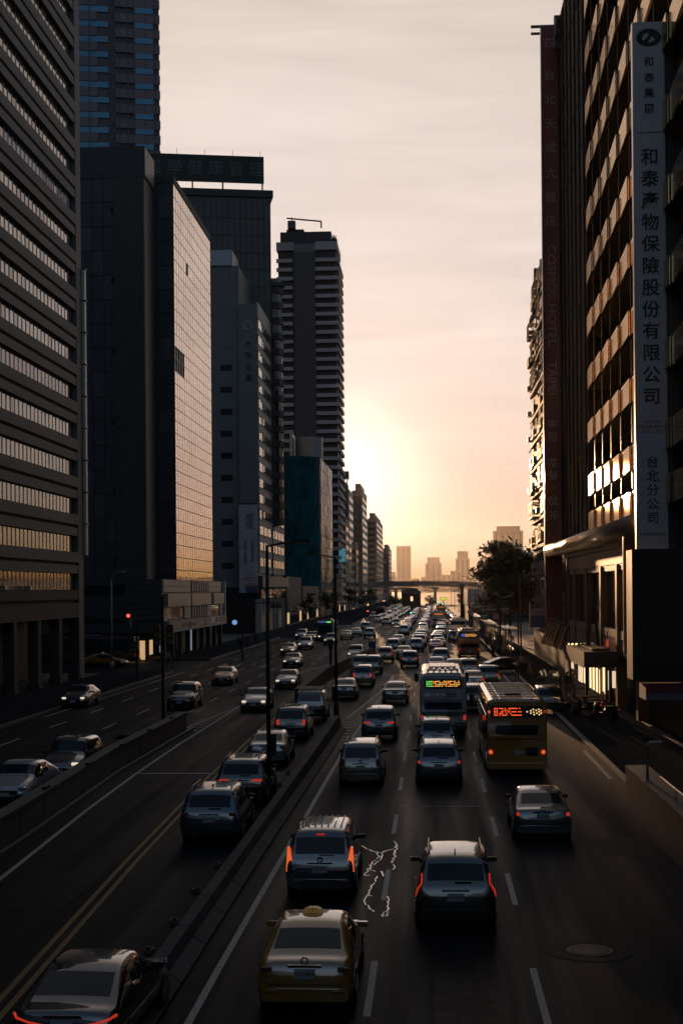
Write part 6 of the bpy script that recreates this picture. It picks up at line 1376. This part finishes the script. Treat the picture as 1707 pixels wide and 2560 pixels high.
# right-hand row of lamps
ROW = [(196, 7.05), (240, 7.05), (302, 7.05), (367, 7.0), (430, 6.9), (500, 6.8), (580, 6.8), (670, 6.8)]
words = ('nearest of the curved-arm lamps receding along the right kerb', 'second of the curved-arm lamps along the right kerb, behind the tree edge', 'third of the curved-arm lamps along the right kerb', 'fourth of the curved-arm lamps along the right kerb', 'fifth of the curved-arm lamps along the right kerb', 'sixth of the curved-arm lamps along the right kerb', 'seventh of the curved-arm lamps along the right kerb', 'eighth and smallest curved-arm lamp along the right kerb')
for (Y, xt), wd in zip(ROW, words): lamp(wd, xt + 3.0, Y, 8.7, -3.0, 1.8, .10, m_pole, 'lamps along the right kerb')
for k, (px, py, Y) in enumerate(((1208, 1446, 270), (1187, 1455, 300), (1175, 1460, 330))):
    q = on_y(px, py, Y); t = thing('thin_mast', ('thin dark mast nearest the tree, before the station building', 'thin dark mast in the middle of three before the station building', 'thin dark mast leftmost of three before the station building')[k], 'mast', (q.x, Y, 0), group='thin masts before the station building'); MB().tube([(q.x, Y, 0), (q.x, Y, q.z)], .09, 6, r1=.06).build('pole', m_pole, t); MB().box(q.x - .5, q.x + .1, Y - .05, Y + .05, q.z - .1, q.z).build('crossbar', m_pole, t)
# big post with a hanging crescent arm and signs
p = on_ground(1250, 1640); x0, y0 = p.x, p.y; zr = on_y(1248, 1490, y0).z
t = thing('crescent_lamp', 'street lamp post with a sunlit crescent-shaped arm before the dark tree', 'street lamp', (x0, y0, 0)); MB().tube([(x0, y0, 0), (x0, y0, zr)], .13, 8, r1=.10).build('pole', m_pole, t)
P = []
for k in range(11): a = math.pi * (1.08 + .84 * k / 10); P.append((x0 + .55 + 1.1 * math.cos(a), y0, zr + .62 + .75 * math.sin(a)))
MB().tube(P, .045, 6).build('crescent_arm', m_gal, t); MB().tube([P[0], (P[0][0], y0, P[0][2] - .2)], .09, 6).build('lamp_head', m_gal, t)
p = on_ground(1302, 1640); t = thing('light_pole', 'slim bronze pole with one sunlit edge between the tree and the convenience store sign', 'pole', (p.x, p.y, 0)); MB().tube([(p.x, p.y, 0), (p.x - .08, p.y, on_y(1298, 1432, p.y).z)], .10, 8, r1=.08).build('pole', M('pole_bronze', (.25, .19, .12), .3, metal=.7), t)
# gantry with road signs
m_sgrn = M('road_sign_green', (0.01, 0.13, 0.085), .4); m_sred = M('road_sign_ring', (0.30, 0.08, 0.06), .4); m_swht = M('road_sign_white', (0.42, 0.38, 0.36), .4)
Y = 205; t = thing('sign_gantry', 'double-railed steel gantry across the right pavement carrying road signs', 'gantry', (8, Y, 0))
a, b = on_y(1177, 1518, Y), on_y(1296, 1514, Y); a2, b2 = on_y(1205, 1525, Y), on_y(1299, 1521, Y)
MB().tube([a, b], .07, 6).tube([a2, b2], .08, 6).build('rail', m_gal, t)
for x in (a.x + .2, (a.x + b.x) / 2 + .4, b.x - .1): MB().tube([(x, Y + .12, 0), (x, Y + .12, a.z + .2)], .10, 8).build('post', m_pole, t)
def round_no(label, px, py, Y, r):
    q = on_y(px, py, Y); s = thing('no_turn_sign', label, 'road sign', (q.x, Y, q.z)); inst('disc', MB().tube([(0, .03, 0), (0, 0, 0)], r * .82, 20).mesh('disc', [m_swht]), s); inst('ring', ring(r * .8, r, 0, .03, 20).mesh('ring', [m_sred]), s, (0, 0, 0), FACE_CAM)
    inst('slash', boxm('slash', -r * .85, r * .85, -.05, -.035, -.05, .05, m_sred), s, (0, 0, 0), (0, rad(45), 0)); inst('arrow', MB().prism([(-.05, -.3), (.05, -.3), (.05, .1), (.18, .1), (0, .34), (-.18, .1), (-.05, .1)], .0, .012).mesh('arrow', [m_ink]), s, (0, -.002, 0), (math.pi / 2, 0, 0), None, (r * 1.5, r * 1.5, 1)); return s
round_no('round no-turn sign nearer the bus lane, left of the green sign', 1175.5, 1530, 200, .42); round_no('round no-turn sign to the right of the green road sign', 1239.5, 1541, 176, .42)
q = on_y(1212, 1540, 196); t = thing('green_road_sign', 'green rectangular road sign between two round no-turn signs', 'road sign', (q.x, 196, q.z)); MB().box(q.x - .65, q.x + .65, 196, 196.06, q.z - .42, q.z + .42).build('plate', m_sgrn, t)
for k in range(2): MB().box(q.x - .5, q.x + .35 - k * .2, 195.98, 195.995, q.z + .05 - k * .25, q.z + .17 - k * .25).build('text_line', m_swht, t)
# bus shelters
m_shel = M('shelter_roof', (0.34, 0.30, 0.25), 0.3, metal=.5, noise=.15)
def shelter(label, x, y0, y1, z, wd=1.6):
    t = thing('bus_shelter', label, 'bus shelter', (x, y0, 0.13)); n = max(2, int((y1 - y0) / 5))
    mb = MB(); pr_ = [(-wd / 2, z + .22), (-wd * .2, z + .05), (wd * .25, z), (wd / 2, z + .12), (wd / 2, z + .18), (wd * .25, z + .06), (-wd * .2, z + .11), (-wd / 2, z + .28)]
    mb.strip([(x + a, y0, b) for a, b in pr_ + pr_[:1]], [(x + a, y1, b) for a, b in pr_ + pr_[:1]]); mb.face([(x + a, y0, b) for a, b in pr_]); mb.face([(x + a, y1, b) for a, b in pr_[::-1]]); mb.build('roof', m_shel, t, fix=True)
    for k in range(n + 1): yy_ = y0 + .4 + (y1 - y0 - .8) * k / n; MB().tube([(x + .2, yy_, .13), (x + .2, yy_, z)], .06, 6).build('post', m_shel, t)
    for k in range(n): yy_ = y0 + .6 + (y1 - y0 - .8) * k / n; MB().box(x + .52, x + .55, yy_, yy_ + (y1 - y0) / n - .5, .6, 2.2).build('glass_screen', g_shop, t)
    MB().box(x + .2, x + .5, y0 + 1, y1 - 1, .5, .56).build('bench', m_dmetal, t)
shelter('long bus shelter with a sunlit roof edge beyond the orange bus', 8.7, 208, 236, 2.75); shelter('nearer bus shelter with a curved shining roof beside the green road sign', 9.3, 172, 190, 3.0, 2.0); shelter('farthest bus shelter along the right lanes', 8.4, 262, 300, 2.75)
gp_ = struct('platform', MB().box(7.2, 7.745, 150, 330, 0, .14), m_pave)
# convenience store sign
Y = 140; a, b = on_y(1326, 1560, Y), on_y(1366, 1522, Y); t = thing('store_sign', 'pale convenience store sign box with lettering under the maroon hotel sign', 'sign', ((a.x + b.x) / 2, Y, a.z)); zm = (a.z + b.z) / 2 + .1
MB().box(a.x, b.x, Y, Y + .3, zm, b.z).build('white_panel', M('store_white', (.40, .38, .42), .5, noise=.1), t); MB().box(a.x, b.x, Y, Y + .3, a.z - .35, zm - .01).build('blue_panel', M('store_blue', (.06, .10, .20), .5, noise=.1), t); MB().box(a.x - .14, a.x - .01, Y - .02, Y + .32, a.z - .6, b.z + .7).build('edge_post', m_iedge, t)
text('FamilyMart', .30, M('store_print', (.06, .07, .16), .5), t, wl(t, ((a.x + b.x) / 2, Y - .008, (zm + b.z) / 2 - .02)), FACE_CAM, .006, sx=.86); text('ibon', .34, m_ink, t, wl(t, ((a.x + b.x) / 2, Y - .008, zm - .45)), FACE_CAM, .006)
# orange striped awning banner swinging from the hotel sign foot
Y0 = 118; t = thing('striped_awning', 'tilted awning of orange and dark stripes hanging over the right pavement', 'awning', (11, Y0, 3.5)); A = on_y(1372, 1550, Y0); B = on_y(1420, 1568, Y0); Cc = on_y(1398, 1622, Y0); D = on_y(1346, 1605, Y0)
m_so = M('stripe_orange', (.50, .17, .03), .4, noise=.15); m_sy = M('stripe_yellow', (.50, .30, .04), .4); m_sc = M('stripe_cream', (.38, .30, .22), .4); m_sd = M('stripe_dark', (.03, .03, .035), .5)
ns = 16
for k in range(ns):
    u0, u1 = k / ns + .004, (k + 1) / ns - .004; mm = [m_so, m_so, m_sd, m_sc, m_sd, m_sc, m_sd, m_sy, m_so, m_sd, m_sd, m_so, m_sd, m_sc, m_so, m_sd][k]
    q = [A.lerp(B, u0), D.lerp(Cc, u0) + Vector((0, -1.6, 0)), D.lerp(Cc, u1) + Vector((0, -1.6, 0)), A.lerp(B, u1)]
    mb = MB(); mb.face(q); mb.face([v + Vector((0, .05, -.03)) for v in q[::-1]]); mb.build('stripe', mm, t)
MB().tube([A + Vector((0, .05, .05)), B + Vector((0, .05, .05))], .05, 6).build('top_rod', m_dmetal, t)
for k in range(8): v = A.lerp(B, (k + .5) / 8); MB().tube([v + Vector((0, .1, .06)), v + Vector((0, .1, .24))], .05, 5).build('finial', m_gal, t)
# parapet with tiled top, lower right
m_gran = M('granite_coping', (.26, .22, .17), .38, noise=.3, nscale=6, bump=.1)
cr0 = on_ground(1561, 1913, 1.04); pw_ = thing('stair_parapet', 'dark concrete parapet with a tiled granite top in the lower right corner', 'parapet', (cr0.x, 40, 0))
XA = cr0.x; YA = cr0.y
MB().box(XA + .02, XA + .86, 24, YA - .02, -.02, 1.0).build('wall', m_dconc, pw_)
for k in range(26): 
    for j in range(3): MB().box(XA + .29 * j + .005, XA + .29 * (j + 1) - .005, YA - (k + 1) * .62 + .008, YA - k * .62 - .008, 1.002, 1.045).build('coping_tile', m_gran, pw_)
rp = on_ground(1618, 1954, 1.04); ht = on_y(1615, 1856, rp.y).z
hr = thing('handrail_post', 'bent steel handrail post standing on the tiled parapet', 'handrail', (rp.x, rp.y, 1.045)); MB().tube([(rp.x, rp.y, 1.046), (rp.x, rp.y, ht - .1), (rp.x + .07, rp.y, ht), (rp.x + .5, rp.y, ht + .01)], .06, 8).build('rail', m_iedge, hr); MB().box(rp.x - .13, rp.x + .13, rp.y - .13, rp.y + .13, 1.046, 1.09).build('foot_plate', m_gal, hr)
for k, yk in enumerate((46, 41.5, 37)): MB().tube([(rp.x + .1, yk, 1.046), (rp.x + .1, yk, 1.5), (rp.x + .1, yk + 4.4, 1.5)], .03, 6).build('guard_rail', m_gal, hr)
pav2 = struct('pavement', MB().box(7.75, 18, -10, 50, -.02, .10), m_pave)
# green and white trolley signs, bollards on the right pavement
# parked scooters by the entrance
def scooter(label, x, y, rz, col):
    t = thing('scooter', label, 'scooter', (x, y, .13), rz)
    wv = MB().tube([(-.05, 0, 0), (.05, 0, 0)], .25, 14).mesh('wheel', [m_tyre])
    for yy_ in (-.6, .62): inst('wheel', wv, t, (0, yy_, .25))
    mb = MB(); o = [(-.85, .55), (-.55, .38), (.1, .36), (.42, .42), (.55, .95), (.45, 1.0), (.30, .55), (.05, .52), (-.1, .78), (-.8, .80)]
    A = [(-.17, a, b) for a, b in o]; B = [(.17, a, b) for a, b in o]; mb.face(A); mb.face(B[::-1])
    for k in range(len(o)): j = (k + 1) % len(o); mb.face([A[j], A[k], B[k], B[j]])
    inst('body', mb.mesh('body', [PAINT[col]], fix=True), t); inst('seat', rbox('seat', 0, -.4, .84, .28, .75, .11, m_trim), t); inst('handlebar', MB().tube([(-.33, .45, 1.08), (0, .5, 1.02), (.33, .45, 1.08)], .025, 6).mesh('handlebar', [m_trim]), t)
    inst('fork', MB().tube([(0, .48, 1.0), (0, .62, .25)], .04, 6).mesh('fork', [m_gal]), t); inst('head_lamp', rbox('head_lamp', 0, .56, .88, .16, .06, .12, m_head), t); inst('tail_lamp', rbox('tail_lamp', 0, -.86, .68, .16, .04, .07, m_tailon), t); return t
for k, (x, y) in enumerate(((9.3, 88), (9.6, 90), (9.2, 92.4), (9.9, 84.5), (9.4, 119), (9.8, 121))): scooter(('dark scooter parked nearest the entrance canopy posts', 'dark scooter second in the row before the canopy', 'dark scooter third in the row before the canopy', 'scooter apart from the row, closest to the crimson banner', 'scooter parked under the striped awning, nearer one', 'scooter parked under the striped awning, farther one')[k], x, y, rad(70 + k * 7), ('black', 'dark', 'grey', 'black', 'navy', 'dark')[k])
# ---- people
m_skin = M('skin', (.25, .15, .10), .55); m_hair = M('hair', (.01, .01, .01), .5)
def person_mesh(pose):
    st = {'walk': dict(lf=(.10, .34, .06), lk=(.10, .20, .50), rf=(-.10, -.36, .10), rk=(-.10, -.10, .50), lh=(.26, -.26, .86), le=(.25, -.14, 1.12), rh=(-.24, .30, .92), re=(-.25, .08, 1.10)),
          'stand': dict(lf=(.11, .03, .04), lk=(.10, .02, .50), rf=(-.11, -.02, .04), rk=(-.10, .02, .50), lh=(.25, .08, .80), le=(.26, -.02, 1.12), rh=(-.25, .10, .82), re=(-.26, -.03, 1.12)),
          'reach': dict(lf=(.12, .05, .04), lk=(.11, .06, .50), rf=(-.12, -.05, .04), rk=(-.10, .0, .50), lh=(.62, .22, 1.18), le=(.40, .08, 1.22), rh=(-.22, .26, 1.0), re=(-.26, .02, 1.12))}[pose]
    V = [(0, 0, .95), (0, 0, 1.15), (0, .01, 1.36), (0, .01, 1.46), (0, .03, 1.54), (0, .04, 1.66), (0, .03, 1.73)]; R = [.15, .135, .165, .075, .058, .095, .06]; E = [(0, 1), (1, 2), (2, 3), (3, 4), (4, 5), (5, 6)]
    for s, f, k, h, e in ((1, 'lf', 'lk', 'lh', 'le'), (-1, 'rf', 'rk', 'rh', 're')):
        i = len(V); V += [(.095 * s, 0, .90), st[k], st[f], tuple(Vector(st[f]) + Vector((0, .17, -.01)))]; R += [.095, .065, .045, .035]; E += [(0, i), (i, i + 1), (i + 1, i + 2), (i + 2, i + 3)]
        i = len(V); hd = Vector(st[h]); dr = (hd - Vector(st[e])).normalized(); V += [(.18 * s, 0, 1.40), st[e], st[h], tuple(hd + dr * .09), tuple(hd + dr * .16)]; R += [.065, .045, .034, .036, .02]; E += [(2, i), (i, i + 1), (i + 1, i + 2), (i + 2, i + 3), (i + 3, i + 4)]
    me = bpy.data.meshes.new('p'); me.from_pydata(V, E, []); o = bpy.data.objects.new('tmp', me); COL.objects.link(o)
    md = o.modifiers.new('k', 'SKIN')
    for v, r in zip(me.skin_vertices[0].data, R): v.radius = (r, r)
    me.skin_vertices[0].data[0].use_root = True
    o.modifiers.new('s', 'SUBSURF').levels = 2; bpy.context.view_layer.update()
    ev = bpy.data.meshes.new_from_object(o.evaluated_get(bpy.context.evaluated_depsgraph_get())); bpy.data.objects.remove(o)
    return ev
def hair_mesh():
    mb = MB()
    n = 10
    for i in range(4):
        for j in range(n):
            def P(a, b): th = a * math.pi / 2 / 3.2; ph = 2 * math.pi * b / n; r = .108; return (r * math.sin(th) * math.cos(ph), .03 + r * math.sin(th) * math.sin(ph) * 1.08 - .012, 1.665 + r * math.cos(th) * 1.12)
            mb.face([P(i, j), P(i + 1, j), P(i + 1, j + 1), P(i, j + 1)])
    return mb.mesh('hair', [m_hair], True, fix=True)
PM = {k: person_mesh(k) for k in ('walk', 'stand', 'reach')}; HM = hair_mesh()
CL = [(M('jacket_black', (.02, .02, .022), .8), M('trousers_dark', (.025, .027, .035), .8)), (M('jacket_grey', (.10, .10, .11), .8), M('trousers_dark', (.025, .027, .035), .8)), (M('shirt_pale', (.35, .34, .32), .8), M('trousers_navy', (.03, .04, .07), .8)), (M('jacket_olive', (.08, .08, .05), .8), M('trousers_dark', (.025, .027, .035), .8))]
PV = {}
def person(label, x, y, rz, pose='walk', cl=0, z=.13, sc_=1.0):
    if (pose, cl) not in PV:
        m = PM[pose].copy(); m.name = 'person'; m.materials.clear()
        for q in (m_skin, CL[cl][0], CL[cl][1]): m.materials.append(q)
        for p_ in m.polygons:
            c = p_.center; mi = 1
            if c.z > 1.47: mi = 0
            elif c.z < .93 and abs(c.x) < .2: mi = 2
            elif abs(c.x) > .22 and c.z < .86: mi = 0
            p_.material_index = mi; p_.use_smooth = True
        PV[(pose, cl)] = m
    t = thing('person', label, 'person', (x, y, z), rz if rz else 1e-9); inst('body', PV[(pose, cl)], t, scale=(sc_,) * 3); inst('hair', HM, t, scale=(sc_,) * 3)
    b = MB().box(-.14, .14, -.26, -.13, 1.02, 1.42)
    if cl in (1, 3): inst('backpack', b.mesh('backpack', [m_trim]), t)
    return t
for (px, py, rz, pose, cl, lab) in ((1399, 1741, 90, 'reach', 0, 'person reaching out an arm, dark against the bright shop entrance'), (1418, 1741, 180, 'stand', 0, 'person standing in dark clothes next to the reaching person'), (1434, 1745, 200, 'walk', 1, 'person striding with a backpack across the bright shop floor'),
        (1292, 1708, 170, 'walk', 0, 'person in dark clothes crossing near the turning black car, left of two'), (1322, 1712, 185, 'walk', 3, 'person with a backpack crossing right of another walker by the black car'), (1304, 1680, 10, 'stand', 2, 'person in a pale shirt waiting on the pavement behind the walkers'),
        (1232, 1648, 175, 'walk', 0, 'person in dark clothes on the sunlit bus platform, nearest the orange bus'), (1246, 1652, 15, 'stand', 1, 'person in grey waiting on the bus platform beside another'), (1262, 1645, 180, 'walk', 2, 'person in a pale shirt walking by the crescent lamp post'), (1216, 1622, 190, 'stand', 0, 'person far along the bus platform near the shelter posts'), (1225, 1610, 170, 'walk', 3, 'person with a backpack far along the sunlit platform')):
    p = on_ground(px, py, .13); person(lab, p.x, p.y, rad(rz), pose, cl)
for (px, py, rz, pose, cl, lab) in ((602, 1628, 20, 'walk', 0, 'person in dark clothes on the left pavement under the banner'), (618, 1622, 170, 'walk', 1, 'person with a backpack on the left pavement near the signal gantry'), (640, 1612, 0, 'stand', 3, 'person waiting on the left pavement beyond the signal gantry'), (420, 1668, 30, 'walk', 2, 'person in a pale shirt before the lit shop window on the left'), (445, 1660, 190, 'walk', 0, 'person in dark clothes before the left shop columns')):
    p = on_ground(px, py, .13); person(lab, p.x, p.y, rad(rz), pose, cl)
# blue lamp sign left
q = on_y(587, 1556, 205); t = thing('blue_sign', 'small round glowing blue-white sign above the left pavement', 'sign', (q.x, 205, q.z)); MB().tube([(q.x, 205, q.z), (q.x, 204.85, q.z)], .36, 14).build('disc', M('sign_blue_lit', (.2, .4, .8), .4, emit=(.22, .45, .9), es=.7), t); MB().tube([(q.x + .4, 205.1, 0.13), (q.x + .4, 205.1, q.z + .4)], .06, 6).build('post', m_pole, t)

# ================================================================== AIR
vz = bpy.data.materials.new('haze'); vz.use_nodes = True; n = vz.node_tree.nodes; n.clear()
ou = n.new('ShaderNodeOutputMaterial'); pv = n.new('ShaderNodeVolumePrincipled'); pv.inputs['Color'].default_value = (0.97, 0.88, 0.84, 1); pv.inputs['Density'].default_value = HAZE; pv.inputs['Anisotropy'].default_value = 0.8
vz.node_tree.links.new(pv.outputs[0], ou.inputs['Volume'])
tag(inst('haze', MB().box(-3200, 3200, -60, 7600, -1.2, 330).mesh('haze', [vz])), 'warm dusty evening haze filling the street', 'haze', kind='stuff')
for o in bpy.data.objects:
    if '_o' in o: del o['_o']
